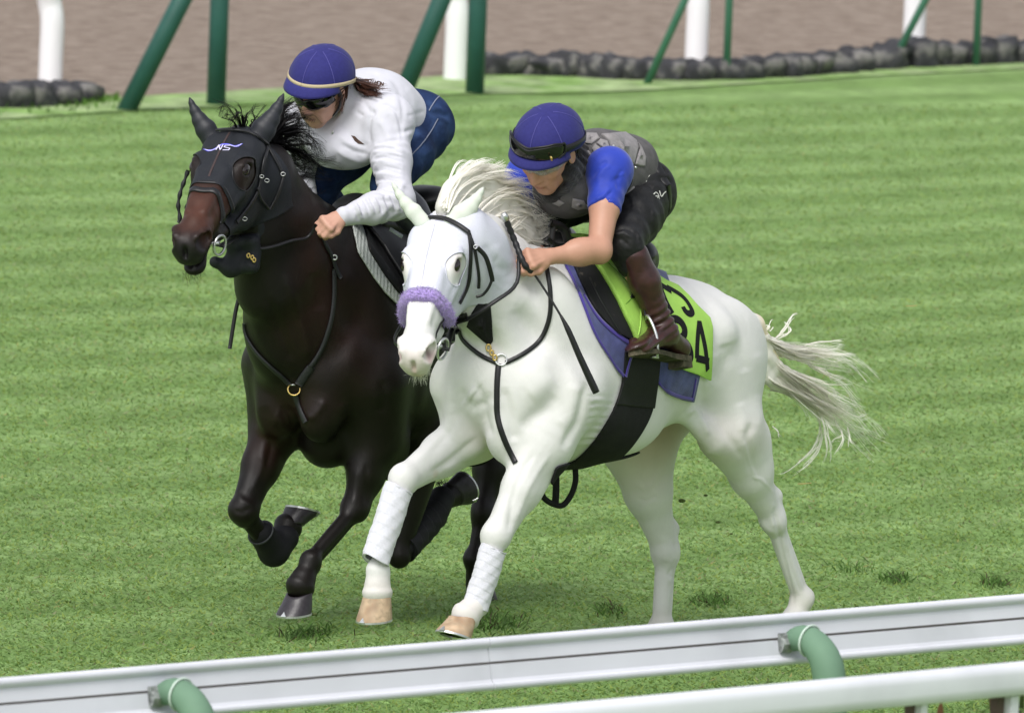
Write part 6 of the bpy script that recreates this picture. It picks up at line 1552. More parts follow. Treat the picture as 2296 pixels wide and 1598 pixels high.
bib = cb([(765, 968), (850, 975), (862, 1090), (870, 1230), (845, 1262), (810, 1235), (740, 1170), (690, 1125), (720, 1040)])
plate_on(WB, bib, .006, M_GIRTH, bp, name='bib', inset=.05, n=4)
for i, ((x, y), r_) in enumerate([((845, 1275), .011), ((865, 1315), .008), ((885, 1350), .009)]):
    q = lift(WB, *cb([(x, y)])[0], .012); V, Fc = torus(q, -fw, r_, .0035, sq=.7, seg=16); part('brass_clip', V, Fc, M_GOLD, bp)
# saddlery under the rider
c5 = lambda pts: [(1213.6+x*.2873, 459.2+y*.2873) for x, y in pts]
mv = mirror(wv, WF, True); mpx = projn(mv); trunkm = ((wv-WF.O)@WF.h < -.1) & (wv[:, 2] > .55) & ((wv-WF.O)@WF.h > -1.45)
def cloth(poly, off, th, name, m, parent, extra=None, smooth=2, warp=None, label=None):
    g = poly_sd(mpx, poly); g = np.where(trunkm, g, -50.)
    r = shell(wv, wf, wn, g, off, th, name, m, parent, smooth=smooth, warp=warp, label=label); return r
top = [(1420, 400), (1240, 440)]
numn = c5([(175, 470), (230, 560), (300, 720), (350, 850), (400, 980), (460, 1090), (520, 1180), (590, 1290), (650, 1368), (695, 1310), (735, 1120), (900, 1240), (905, 1385), (990, 1470), (1080, 1512), (1180, 1532), (1225, 1330), (1225, 1100)])+[(1500, 640)]+top
sc_ = thing('saddlecloth', 'x', None); del sc_['label']; sc_.parent = white; sc_.location = tuple(-np.array(white.location))
ncl = cloth(numn, .003, .006, 'navy_pad', M_NUMN, sc_)
def hem(poly, bv, w, th, off, name, m, parent, a, b, n=60):
    return band(bv, poly[a:b], w, th, off, name, m, parent, n=n)
NCB = bvh_of(np.concatenate([wv, ncl[1]]), merge((wv, wf), (ncl[1], ncl[2]))[1])
sh_ = lambda pts, dx, dy: [(x+dx, y+dy) for x, y in pts]
band(NCB, sh_(c5([(185, 480), (230, 560), (300, 720), (350, 850), (400, 980), (460, 1090), (520, 1180), (590, 1290), (650, 1360)]), 3, -2), .011, .003, .001, 'binding', M_PURP, sc_, n=60)
band(NCB, c5([(330, 700), (400, 820), (470, 910), (560, 990), (650, 1055), (728, 1108)]), .016, .004, .001, 'binding', M_PURP, sc_, n=50)
band(NCB, c5([(728, 1115), (700, 1180), (675, 1260), (655, 1340)]), .014, .004, .001, 'binding', M_PURP, sc_, n=30)
band(NCB, sh_(c5([(905, 1385), (990, 1468), (1080, 1508), (1178, 1528)]), 0, -3), .014, .004, .001, 'binding', M_PURP, sc_, n=40)
band(NCB, sh_(c5([(1182, 1525), (1200, 1440), (1215, 1350)]), -2, 0), .010, .003, .001, 'binding', M_PURP, sc_, n=20)
pad = c5([(235, 470), (300, 620), (345, 730), (400, 830), (480, 920), (570, 1000), (690, 1065), (700, 1040), (790, 1060), (820, 900), (800, 600), (700, 420)])+top
pd = cloth(pad, .008, .012, 'black_pad', M_PAD, sc_, smooth=3)
PDB = bvh_of(pd[1], pd[2])
band(PDB, c5([(375, 560), (450, 720), (530, 860), (620, 1010)]), .006, .003, .0, 'stitching_ridge', M_BLK, sc_, n=30)
flap = c5([(385, 480), (440, 560), (500, 660), (560, 770), (610, 880), (660, 980), (700, 1080), (725, 1095), (765, 1065), (790, 980), (800, 900), (795, 780), (782, 680), (740, 600), (680, 510), (600, 440), (500, 405)])+[(1330, 470), (1290, 500)]
sd_ = thing('saddle', 'x', None); del sd_['label']; sd_.parent = white; sd_.location = tuple(-np.array(white.location))
fl = cloth(flap, .016, .022, 'lime_saddle_cover', M_LIME, sd_, smooth=6, warp=lambda V_: .004*snoise(V_, 30, 5))
FLB = bvh_of(fl[1], fl[2])
band(FLB, c5([(510, 440), (590, 520), (670, 600), (735, 680), (690, 745), (640, 790), (600, 820), (560, 790), (530, 740)]), .003, .0015, .0, 'seam', mat('olive_thread', (.12, .30, .03), .8), sd_, n=50)
band(FLB, c5([(520, 425), (620, 475), (700, 560), (755, 650), (772, 760), (778, 880), (765, 990), (735, 1075)]), .005, .003, .0, 'hem_piping', M_LIME, sd_, n=50)
Fd = Field(); B = WF.B       # tree, seat and cantle
Fd.ecap(WF.W(-.40, 0, 1.385), WF.W(-.60, 0, 1.355), (.11, .05), (.15, .045), WF.l, .04); Fd.ell(WF.W(-.70, 0, 1.37), (.07, .16, .05), WF.rot(-20), .03); Fd.ell(B(1442, 583, .08), (.055, .06, .065), None, .04)
Fd.ell(WF.W(-.36, 0, 1.40), (.05, .085, .06), WF.rot(20), .03)
v, f = Fd.mesh(.006); part('seat', v, f, M_BLK, sd_)
for (a, b, c, w_) in (((1232, 500), (1262, 512), (1275, 545), .03), ((1225, 535), (1250, 552), (1290, 548), .022), ((1240, 505), (1238, 530), (1236, 552), .02)):
    free_strap([B(*a, .10), B(*b, .10), B(*c, .10)], w_, .008, 'pommel_strap', M_BLK, sd_, n=14)
numc = c5([(880, 560), (960, 610), (1050, 650), (1130, 725), (1200, 805), (1290, 893), (1308, 960), (1306, 1200), (1300, 1362), (1200, 1318), (1110, 1290), (1000, 1250), (960, 1000), (900, 700)])+[(1460, 600), (1480, 560), (1560, 560), (1500, 640)][:1]
nc = cloth(numc, .012, .004, 'lime_number_cloth', M_LIME, sc_, smooth=3, warp=lambda V_: .002*snoise(V_, 25, 6))
NMB = bvh_of(nc[1], nc[2])
dg = [([(900, 598), (960, 640), (1010, 670)], .022), ([(925, 630), (950, 700), (985, 780), (1022, 848)], .020), ([(985, 640), (1040, 672), (1090, 705), (1130, 745), (1165, 800), (1178, 835), (1155, 850), (1125, 830), (1105, 795)], .017),
      ([(1000, 905), (1045, 890), (1090, 915), (1118, 970), (1112, 1020), (1080, 1050), (1125, 1075), (1158, 1130), (1165, 1190), (1140, 1240), (1090, 1240)], .020),
      ([(1232, 905), (1255, 1000), (1278, 1110), (1290, 1200), (1298, 1290)], .017), ([(1232, 915), (1222, 1010), (1216, 1110), (1214, 1195)], .015), ([(1210, 1195), (1260, 1208), (1306, 1222)], .017)]
ms = []
for pts, w_ in dg:
    c = resample(np.array([(a, b, 0) for a, b in c5(pts)], float), 40)[:, :2]; hh = [hit(NMB, *p) for p in c]; hh = [h_ for h_ in hh if h_]
    if len(hh) > 3: V, Fc = ribbon([h_[0]+h_[1]*.0008 for h_ in hh], [h_[1] for h_ in hh], w_*1.5, .0012); part('number_stroke', V, Fc, M_NUM, nc[0], smooth=False)
# girth
gp = [(1398, 790), (1392, 858), (1378, 905), (1360, 942), (1328, 990), (1288, 1030), (1240, 1052), (1232, 1120), (1330, 1090), (1372, 1040), (1412, 1000), (1443, 955), (1460, 915), (1469, 870), (1478, 790)]
tg = ((wv-WF.O)@WF.l)
gp = [tuple(q) for q in resample(np.array([(a, b, 0) for a, b in gp[:8]], float), 40)[:, :2]]+[tuple(q) for q in resample(np.array([(a, b, 0) for a, b in gp[8:]], float), 40)[:, :2]]
g = poly_sd(mpx, gp); g = np.where(trunkm & (np.abs(tg) > -.01), g, -50.)
flo = (wv-WF.O)@WF.h; low_ = (wv[:, 2] < .73) & (np.abs(tg) < .16); g = np.where(low_ & trunkm & (wn[:, 2] < .2), np.maximum(g, np.minimum((flo+.665)*600, (-.44-flo)*600)), g)
gt = shell(wv, wf, wn, g, .003, .007, 'girth', M_GIRTH, sd_, smooth=2)
GB = bvh_of(gt[1], gt[2])
g2 = poly_sd(mpx, [(1397, 780), (1392, 858), (1377, 906), (1462, 914), (1470, 860), (1478, 780)]); g2 = np.where(trunkm, g2, -50.)
shell(wv, wf, wn, np.where(tg > 0, g2, -50.), .008, .005, 'girth_sleeve', M_GIRTH2, sd_, smooth=3); shell(wv, wf, wn, np.where(tg < 0, g2, -50.), .010, .006, 'girth_sleeve', M_GIRTH2, sd_, smooth=3)
free_strap([B(1208, 1095, .02), B(1222, 1118, .02), B(1242, 1130, .02), B(1262, 1132, .03), B(1280, 1110, .04), B(1290, 1080, .05), B(1290, 1050, .05)], .020, .004, 'hanging_strap_end', M_GIRTH, sd_, n=40)
free_strap([B(1246, 1050, .02), B(1247, 1090, .02), B(1245, 1132, .02)], .024, .004, 'hanging_strap_end', M_GIRTH, sd_, n=20)
# stirrup
st_ = thing('stirrup', 'x', None); del st_['label']; st_.parent = white; st_.location = tuple(-np.array(white.location))
bc = B(1462, 800, .335)
e1 = nrm(-fw*.93+RR*.22)*.82; bc = B(1466, 790, .335); 
arch = [bc-e1*.055+np.array([0, 0, -.012]), bc-e1*.060+np.array([-.004, 0, .05]), bc-e1*.035+np.array([-.02, 0, .105]), bc+np.array([-.03, 0, .125]), bc+e1*.035+np.array([-.02, 0, .105]), bc+e1*.060+np.array([-.004, 0, .05]), bc+e1*.055+np.array([0, 0, -.012]), bc-e1*.055+np.array([0, 0, -.012])]
V, Fc = tube(resample(arch, 60), .0055, 8); part('iron', V, Fc, M_STEEL, st_)
V, Fc = boxm(bc+np.array([0, 0, -.016]), e1*.055, nrm(B(1534, 806, .31)-B(1418, 792, .36))*.016, np.array([0, 0, .004])); part('tread', V, Fc, M_STEEL, st_)
free_strap([bc+np.array([-.03, 0, .125]), bc+np.array([-.06, .01, .24]), WF.W(-.46, .26, 1.25)], .022, .004, 'stirrup_leather', M_STRAP, st_, nor=WF.l)
# whip in the rider's hand
wh = thing('whip', 'black riding whip held upright in the left hand of the blue-sleeved rider', 'whip', tuple(WF.W(-.2, .2, 1.35)))
wp = [P(*p, d_) for p, d_ in (((1131, 484), .56), ((1152, 535), .54), ((1172, 578), .52), ((1205, 625), .53), ((1263, 718), .55), ((1300, 800), .54), ((1337, 880), .52))]
wp[2] = knL[1][1]*.5+knL[1][0]*.5+np.array([0, -.016, .0])
c = resample(wp, 80); t_ = np.linspace(0, 1, 80)
V, Fc = tube(c[46:], np.interp(t_[46:], [.58, .66, .97, 1], [.0045, .0100, .0135, .0125]), 10); part('flap', V, Fc, M_BLK, wh)
V, Fc = tube(c[24:48], .0042, 8); part('shaft', V, Fc, M_BLK, wh)
V, Fc = tube(c[:26], .0098+.0012*np.sign(np.sin(np.arange(26)*2.1)), 12); part('grip', V, Fc, M_STRAP, wh)
V, Fc = tube([c[0]+(c[0]-c[1])*1.2, c[0], c[2]], [.010, .0125, .0125], 12); part('cap', V, Fc, M_STEEL, wh)

# leg bandages
def bandage(kn, fe, side, r0, r1, m, parent, turns=6, t0=-.02, t1=1.0, name='bandage', fl=1.12):
    ax = nrm(fe-kn); L_ = np.linalg.norm(fe-kn); e1 = nrm(side-ax*(side@ax)); e2 = np.cross(ax, e1); V = []; nu = 40; nvv = 90
    for j in range(nvv+1):
        t = t0+(t1-t0)*j/nvv
        for i in range(nu):
            a = 2*math.pi*i/nu; r = r0+(r1-r0)*t; ph = (t*turns+a/(2*math.pi)) % 1
            r *= 1+.035*(ph**.7); r += .0012*math.sin(a*3+t*9)+.0008*math.sin(a*7-t*23)
            if j > nvv-10: r *= 1+.003*(j-nvv+10)**1.1/3
            tt = t+(.018*math.sin(a*2+1)+.015*math.cos(a)) * (1 if j > nvv-3 or j < 3 else .3)
            V.append(kn+ax*(L_*tt)+e1*r*math.cos(a)+e2*r*fl*math.sin(a))
    n0 = len(V)
    for i in range(nu):        # inner ends
        for t, rr in ((t1-.03, (r1)*.80),): 
            a = 2*math.pi*i/nu; V.append(kn+ax*L_*t+e1*rr*math.cos(a)+e2*rr*fl*math.sin(a))
    for i in range(nu): a = 2*math.pi*i/nu; V.append(kn+ax*L_*(t0+.03)+e1*r0*.8*math.cos(a)+e2*r0*.8*fl*math.sin(a))
    Fc = [(j*nu+i, j*nu+(i+1) % nu, (j+1)*nu+(i+1) % nu, (j+1)*nu+i) for j in range(nvv) for i in range(nu)]
    Fc += [(nvv*nu+i, nvv*nu+(i+1) % nu, n0+(i+1) % nu, n0+i) for i in range(nu)]+[((i+1) % nu, i, n0+nu+i, n0+nu+(i+1) % nu) for i in range(nu)]
    return part(name, V, Fc, m, parent)
el, kn, fe, co = WL['LF']; bandage(B(1106, 1232, .145), B(1066, 1362, .135), WF.l, .043, .041, M_BAND, white, 7)
el, kn, fe, co = WL['RF']; bandage(B(893, 1098, -.145), B(841, 1258, -.14), WF.l, .047, .045, M_BAND, white, 7)
# hooves
hk = dict(msole=M_SOLE, mshoe=M_STEEL)
def mkhoof(c, so, toe, m, par): return hoof(c, so, nrm(toe), WF.l, m, par, **hk)
hoof(B(1040, 1380, .13), B(1022, 1424, .13)+np.array([0, -.01, -.0]), nrm(WF.h*.9+np.array([0, 0, .30])), WF.l, M_HF, white, **hk)
hoof(B(846, 1322, -.135), B(845, 1386, -.135), nrm(WF.h+np.array([0, 0, -.12])), WF.l, M_HF, white, **hk)
hoof(B(1767, 1402, .145), B(1752, 1440, .145), nrm(WF.h+np.array([0, 0, -.2])), WF.l, M_HF, white, **hk)
hoof(B(1455, 1457, -.14), B(1445, 1492, -.14), nrm(WF.h+np.array([0, 0, -.05])), WF.l, M_HF, white, **hk)

# manes and tails
def hlocks(px, fr, s0, s1, n, spread, jit, r=.0011, nseg=14, curl=.01, pull=None):
    ctr = []
    for L_ in px:
        m_ = len(L_); ctr.append([fr.B(u, v_, s0+(s1-s0)*i/(m_-1)) for i, (u, v_) in enumerate(L_)])
    return locks(ctr, n, spread, jit, nseg, curl)
ml = [[(1000, 468), (1025, 410), (1065, 380), (1120, 390)], [(1010, 468), (1045, 405), (1090, 385), (1150, 405)], [(1015, 470), (1055, 420), (1110, 400), (1165, 425)], [(1040, 475), (1070, 430), (1120, 412), (1180, 428)],
      [(1050, 480), (1090, 435), (1150, 425), (1205, 440)], [(1060, 490), (1105, 450), (1160, 440), (1200, 465), (1205, 485)], [(1075, 500), (1115, 455), (1165, 455), (1195, 490), (1205, 515)],
      [(1090, 510), (1130, 470), (1175, 475), (1205, 520), (1215, 550)], [(1110, 525), (1145, 480), (1190, 490), (1225, 520)], [(1125, 540), (1155, 505), (1200, 505), (1245, 500)], [(1140, 550), (1170, 520), (1205, 530), (1232, 515)],
      [(1155, 560), (1180, 535), (1212, 548), (1235, 530)], [(995, 462), (1030, 430), (1080, 430), (1130, 470), (1150, 520)], [(1030, 470), (1080, 460), (1130, 500), (1170, 560)], [(1080, 495), (1120, 490), (1170, 520), (1205, 560)],
      [(1000, 468), (1010, 420), (1050, 385), (1100, 378)], [(1100, 515), (1150, 520), (1190, 560), (1215, 575)]]
def hair_mass(lines, r, h=.006):
    Fd = Field()
    for L_ in lines:
        c = resample(L_, 9)
        for i in range(8): Fd.cone(c[i], c[i+1], r*(1-.09*i), r*(1-.09*(i+1)), .02)
    Fd.warp = lambda p: .003*snoise(p, 90, 61); return Fd.mesh(h, 1)
def cat(a, b): return np.concatenate([a[0], b[0]]), np.concatenate([a[1], b[1]+len(a[0])])
hp = np.concatenate([hlocks(ml, WF, -.02, -.05, 150, .014, .015), hlocks(ml, WF, .0, -.05, 21, .018, .016, curl=.008)])
V, Fc = cat(hair(hp, .0017), hair_mass([[WF.B(u, v_, -.035) for u, v_ in L_[:3]] for L_ in ml], .027)); part('mane', V, Fc, M_MANEW, white)['kind'] = 'stuff'
ct = lambda pts: [(1640+x*.2873, 656+y*.2873) for x, y in pts]
tl = [([(100, 225), (240, 340), (400, 410), (560, 445), (750, 485), (900, 545), (1000, 620), (1085, 725)], 110, .010, .018), ([(180, 300), (320, 430), (480, 500), (650, 525), (800, 540), (930, 560)], 90, .010, .020),
      ([(150, 260), (330, 400), (500, 480), (700, 520), (880, 550)], 60, .012, .02), ([(240, 420), (330, 560), (480, 700), (700, 870), (850, 1000), (1000, 1130), (1100, 1240)], 150, .012, .022), ([(260, 520), (400, 680), (600, 840), (800, 990), (980, 1100)], 150, .013, .022),
      ([(250, 600), (300, 690), (480, 790), (650, 890), (800, 990), (930, 1080)], 130, .012, .022), ([(230, 480), (400, 600), (580, 690), (750, 800), (900, 920), (1000, 1000), (1080, 1110)], 110, .014, .03), ([(420, 620), (560, 660), (720, 750), (850, 850), (990, 930)], 70, .012, .03),
      ([(300, 760), (450, 790), (600, 880), (690, 1000), (690, 1150), (600, 1270), (440, 1400), (350, 1425)], 26, .004, .008), ([(640, 880), (720, 1000), (735, 1120), (730, 1250), (670, 1410)], 22, .004, .010), ([(700, 950), (760, 1030), (800, 1050)], 14, .004, .006),
      ([(300, 390), (380, 320), (430, 250), (470, 185), (520, 160)], 16, .004, .008), ([(240, 340), (270, 290), (300, 250), (330, 235)], 14, .003, .006), ([(320, 380), (380, 350), (440, 290), (465, 190)], 14, .004, .008), ([(520, 430), (620, 400), (740, 375), (900, 390)], 18, .003, .005),
      ([(620, 690), (800, 860), (920, 960), (1100, 940)], 16, .003, .01), ([(800, 980), (850, 1100), (840, 1180), (730, 1280)], 12, .004, .01), ([(320, 1040), (360, 1080), (400, 1150)], 8, .002, .004), ([(900, 1050), (910, 1150), (920, 1240)], 8, .004, .01),
      ([(600, 560), (750, 640), (900, 730), (1060, 880)], 30, .012, .03), ([(500, 470), (700, 470), (850, 490), (930, 560)], 30, .008, .02)]
hp = []
for pts, n_, sp, jt in tl:
    c = ct(pts); m_ = len(c); base = [WF.B(u, v_, .0+.03*math.sin(i)) for i, (u, v_) in enumerate(c)]; hp.append(locks([base], int(n_*1.25), sp, jt, 18, .008))
V, Fc = cat(hair(np.concatenate(hp), .0013), hair_mass([[WF.B(u, v_, .01) for u, v_ in ct(pts)[:4]] for pts, n_, sp, jt in tl if n_ >= 90], .019)); part('tail', V, Fc, M_MANEW, white)['kind'] = 'stuff'
# chin whiskers
base = np.array([WH(rng.uniform(.50, .58), rng.uniform(-.03, .03), -.172) for _ in range(160)]); nn_ = np.array([nrm(-WH.M[:, 2]*.8+WH.M[:, 0]*.2+rng.normal(size=3)*.35) for _ in range(160)])
pp = base[:, None, :]+nn_[:, None, :]*np.linspace(-.2, 1, 5)[None, :, None]*.028; V, Fc = hair_round(pp, .0005); part('whiskers', V, Fc, M_MANEW, white)['kind'] = 'stuff'

# ================= dark horse
dv, df = DV, DFc; dn = vnorm(dv, df); hl = (dv-DH.o)@DH.M/DH.sc; B = DF.B
c1 = lambda pts: [(367.4+x*.2873, 183.7+y*.2873) for x, y in pts]; c6 = lambda pts: [(459.2+x*.2874, 590.4+y*.2874) for x, y in pts]
hood, hV, hF, hB_ = shell(dv, df, dn, hoodmask(hl, .335, -.275, rx=.070, rz=.054), .0015, .0025, 'hood', M_MESHK, dark)
HDB = bvh_of(hV, hF)
for s in (1, -1): eyehole(DH, HDB, hood, M_STRAP, s, rx=.066, rz=.046)
band(HDB, [(560, 320), (510, 400), (450, 510), (400, 620), (350, 740), (335, 800)], .008, .0012, .0005, 'centre_seam', mat('brown_seam_tape', (.05, .032, .032), .7), hood, c1)
ear(DH, HDB, (562, 283), (603, 322), (637, 209), DF, 1, 'ear_cover', M_EARK, hood, .0)
ear(DH, HDB, (452, 318), (486, 283), (424, 218), DF, -1, 'ear_cover', M_EARK, hood, .0)
dal, dalF = merge((dv, df), (hV, hF)); DALL = bvh_of(dal, dalF)
for pts, w_, m_ in (([(310, 528), (360, 538), (410, 520), (450, 492), (500, 490), (560, 505), (612, 485)], .009, M_LOGO), ([(320, 530), (365, 540), (410, 522), (445, 495)], .003, M_LOGOW), ([(510, 495), (560, 508), (605, 488)], .003, M_LOGOW),
                  ([(408, 535), (430, 495), (440, 535), (462, 495)], .004, M_LOGOW), ([(520, 500), (480, 500), (470, 512), (515, 522), (505, 535), (460, 535)], .004, M_LOGOW)):
    c = resample(np.array([(a, b, 0) for a, b in c1(pts)], float), 40)[:, :2] if w_ != .004 else np.array([p for a, b in zip(c1(pts)[:-1], c1(pts)[1:]) for p in np.linspace(a, b, 6)[:(6 if b == c1(pts)[-1] else 5)]])
    hh = [h_ for h_ in (hit(HDB, *p) for p in c) if h_]
    if len(hh) > 3:
        ww = np.interp(np.linspace(0, 1, len(hh)), [0, .12, .88, 1], [.3, 1, 1, .3])*w_ if w_ > .004 else w_
        V, Fc = ribbon([h_[0]+h_[1]*(.0012 if w_ > .004 else .002) for h_ in hh], [h_[1] for h_ in hh], ww, .0006); part('logo', V, Fc, m_, hood, smooth=False)
br_ = thing('bridle', 'x', None); del br_['label']; br_.parent = dark; br_.location = tuple(-np.array(dark.location))
band(DALL, [(318, 455), (370, 410), (450, 390), (540, 388), (640, 402), (730, 440), (800, 495)], .016, .005, .007, 'browband', M_STRAP, br_, c1)
band(DALL, [(800, 495), (850, 580), (900, 670), (925, 730)], .016, .004, .004, 'throat_latch', M_STRAP, br_, c1)
band(DALL, [(800, 520), (770, 620), (750, 720), (735, 820), (690, 920), (620, 1020), (560, 1100)], .015, .005, .004, 'cheek_strap', M_STRAP, br_, c1)
band(DALL, [(925, 740), (900, 820), (860, 920), (820, 990)], .010, .004, .006, 'throat_latch', M_STRAP, br_, c1)
band(DALL, [(715, 830), (750, 920), (810, 985)], .009, .004, .006, 'strap_end', M_STRAP, br_, c1)
lb(DH, DALL, [(.335, -.085, -.13), (.352, -.07, -.06), (.365, -.035, .0), (.37, 0, .012), (.368, .04, .0), (.375, .062, -.05), (.40, .066, -.11)], .026, 'noseband', M_STRAP, br_, th=.006)
lb(DH, DALL, [(.315, -.08, -.12), (.325, -.05, -.02), (.33, 0, .0), (.325, .05, -.02), (.32, .08, -.12)], .012, 'hood_edge', M_STRAP, br_, th=.004)
b1_ = bit(DH, 1, br_, .034); bit(DH, -1, br_, .034)
V, Fc = tube([DH(.470, .066, -.130), DH(.468, .03, -.137), DH(.468, -.03, -.137), DH(.470, -.066, -.130)], .008, 8); part('bit', V, Fc, M_STEEL, br_)
for x, y, r_ in ((738, 733, .007), (780, 770, .008), (912, 722, .008), (610, 1070, .008), (600, 1235, .010), (700, 1320, .007)):
    (u_, v_), = c1([(x, y)]); q = hit(DALL, u_, v_); q = q[0]+q[1]*.012 if q else P(u_, v_, .05)
    V, Fc = torus(q, -fw, r_*.75, .0014, sq=1.3, seg=16); part('buckle', V, Fc, M_STEEL, br_)
dep = lambda u_, v_, h_, d_: (lambda q: q[0]-fw*h_ if q else P(u_, v_, d_))(hit(DALL, u_, v_))
rp = [b1_+np.array([.0, -.005, -.005])]+[dep(*p, .02, .0) for p in c1([(590, 1210), (650, 1250), (740, 1300), (860, 1285), (1000, 1240), (1120, 1215)])]+[knW[3][1]+np.array([0, -.012, 0])]
c = resample(rp, 50); V, Fc = ribbon(c, np.tile(nrm(-fw+UU*.5), (50, 1)), np.interp(np.arange(50), [0, 18, 24, 50], [.028, .024, .013, .011]), .004); part('rein', V, Fc, M_STRAP, br_)
c = resample([P(*p, .16) for p in c1([(190, 690), (165, 760), (130, 860), (112, 960), (125, 1060), (110, 1100)])], 24); V, Fc = ribbon(c, np.tile(-fw, (24, 1)), .013+.004*np.sin(np.arange(24)*1.3), .006); part('cheek_strap', V, Fc, M_STRAP, br_)
# loose end seen at the left of the neck
free_strap([P(*p, -.25) for p in ((538, 660), (530, 690), (523, 730), (515, 782))], .014, .004, 'rein', M_STRAP, br_, n=16)
# chin cup
Fd = Field()
for a, b in (((400, 1405), (520, 1462)), ((520, 1462), (690, 1440)), ((690, 1440), (700, 1330)), ((690, 1250), (700, 1330)), ((540, 1290), (520, 1460)), ((540, 1240), (690, 1240))):
    pa, pb = c1([a])[0], c1([b])[0]; Fd.cone(P(*pa, .02), P(*pb, .0), .020, .020, .03)
Fd.ell(P(*c1([(610, 1390)])[0], -.02), (.05, .04, .03), None, .03); Fd.ell(P(*c1([(730, 1060)])[0], -.005), (.026, .025, .07), np.array([[math.cos(.25), 0, math.sin(.25)], [0, 1, 0], [-math.sin(.25), 0, math.cos(.25)]]), .02)
v, f = Fd.mesh(.004); part('chin_cup', v, f, M_MESHK, br_)
for x, y in ((660, 1355), (690, 1370), (705, 1390)): V, Fc = torus(P(*c1([(x, y)])[0], .045), -fw, .007, .003, seg=14, sq=.7); part('brass_clip', V, Fc, M_GOLD, br_)
# breastplate
bp = thing('breastplate', 'x', None); del bp['label']; bp.parent = dark; bp.location = tuple(-np.array(dark.location))
M_STRAPG = mat('worn_black_webbing', (.022, .023, .026), .5, .4, bump=.4, bscale=150)
band(DB, c6([(312, 470), (320, 540), (350, 610), (420, 710), (520, 810), (600, 880), (655, 935)]), .018, .005, .003, 'neck_strap', M_STRAPG, bp, n=50)
band(DB, c6([(735, 935), (800, 830), (860, 750), (915, 650), (955, 540), (985, 420), (1000, 300), (1005, 180), (1000, 40)]), .018, .005, .003, 'neck_strap', M_STRAPG, bp, n=60)
band(DB, c6([(735, 940), (780, 870), (830, 800)]), .030, .005, .004, 'strap_sleeve', M_STRAPG, bp, n=14)
band(DB, c6([(705, 1010), (730, 1090), (760, 1170), (790, 1235)]), .024, .005, .003, 'chest_strap', M_STRAPG, bp, n=20)
band(DB, c1([(1220, 1190), (1265, 1290), (1305, 1360), (1330, 1450), (1375, 1530)]), .016, .005, .004, 'strap_end', M_STRAPG, bp, n=20)
q = lift(DB, *c6([(700, 975)])[0], .006); V, Fc = torus(q, -fw+UU*.2, .021, .0032); part('ring', V, Fc, M_GOLD, bp)
V, Fc = boxm(lift(DB, *c6([(692, 932)])[0], .012), RR*.008, UU*.0022, fw*.002); part('keeper', V, Fc, M_STEEL, bp)
q = lift(DB, *c1([(1310, 1370)])[0], .012); V, Fc = torus(q, -fw, .008, .0028, seg=14); part('buckle', V, Fc, M_STEEL, bp)
# saddle area
mvd = mirror(dv, DF, True); mpxd = projn(mvd); flo = (dv-DF.O)@DF.h; tm = (flo < -.05) & (flo > -1.2) & (dv[:, 2] > .6)
def dcloth(poly, off, th, name, m, parent, smooth=2, warp=None, but=None):
    g = poly_sd(mpxd, poly); g = g if but is None else np.minimum(g, 34-poly_sd(mpxd, but)); g = np.where(tm, g, -50.); return shell(dv, df, dn, g, off, th, name, m, parent, smooth=smooth, warp=warp)
sc_ = thing('saddlecloth', 'x', None); del sc_['label']; sc_.parent = dark; sc_.location = tuple(-np.array(dark.location))
e0 = c6([(1190, -80), (1240, 0), (1310, 110), (1400, 230), (1520, 350), (1650, 480), (1800, 620)]); e1_ = sh_(e0, 22, -3)
dcloth(e0+[(1250, 760), (1250, 380), (760, 380)], .003, .006, 'quilted_pad', M_QUILT, sc_, but=e1_+[(1250, 720), (1250, 380), (780, 380)])
dcloth(e1_+[(1250, 720), (1250, 380), (780, 380)], .008, .009, 'black_pad', M_PAD, sc_, 3)
sd_ = thing('saddle', 'x', None); del sd_['label']; sd_.parent = dark; sd_.location = tuple(-np.array(dark.location))
dcloth([(800, 500), (850, 560), (900, 640), (960, 700), (1030, 700), (1030, 380), (800, 400)], .016, .018, 'flap', M_BLK, sd_, 6, warp=lambda V_: .006*snoise(V_, 22, 15))
Fd = Field(); W2 = DF.W
Fd.ecap(W2(-.38, 0, 1.40), W2(-.60, 0, 1.37), (.11, .06), (.15, .05), DF.l, .04); Fd.ell(W2(-.72, 0, 1.40), (.07, .16, .06), DF.rot(-20), .03); Fd.ell(W2(-.34, 0, 1.44), (.06, .085, .06), DF.rot(20), .03)
Fd.ell(B(790, 470, .08), (.09, .07, .05), DF.rot(-20), .05); Fd.ell(B(950, 440, .05), (.08, .10, .035), DF.rot(-15), .05)
Fd.warp = lambda p: .005*snoise(p, 40, 55)
v, f = Fd.mesh(.006); part('seat', v, f, M_BLK, sd_)
gy = mat('grey_pommel_loop', (.03, .032, .036), .6, .4)
V, Fc = tube(resample([P(*p, -.28) for p in ((680, 430), (690, 425), (700, 445), (703, 475), (700, 500))], 20), .011, 8); part('neck_grip', V, Fc, gy, sd_)
V, Fc = boxm(P(1354*.656, 800*.656-0, -.28)*0+P(888, 522, -.35), RR*.022-UU*.014, (RR*.5+UU)*.006, fw*.002); part('label_tab', V, Fc, mat('pale_tab', (.35, .38, .42), .6), sd_)
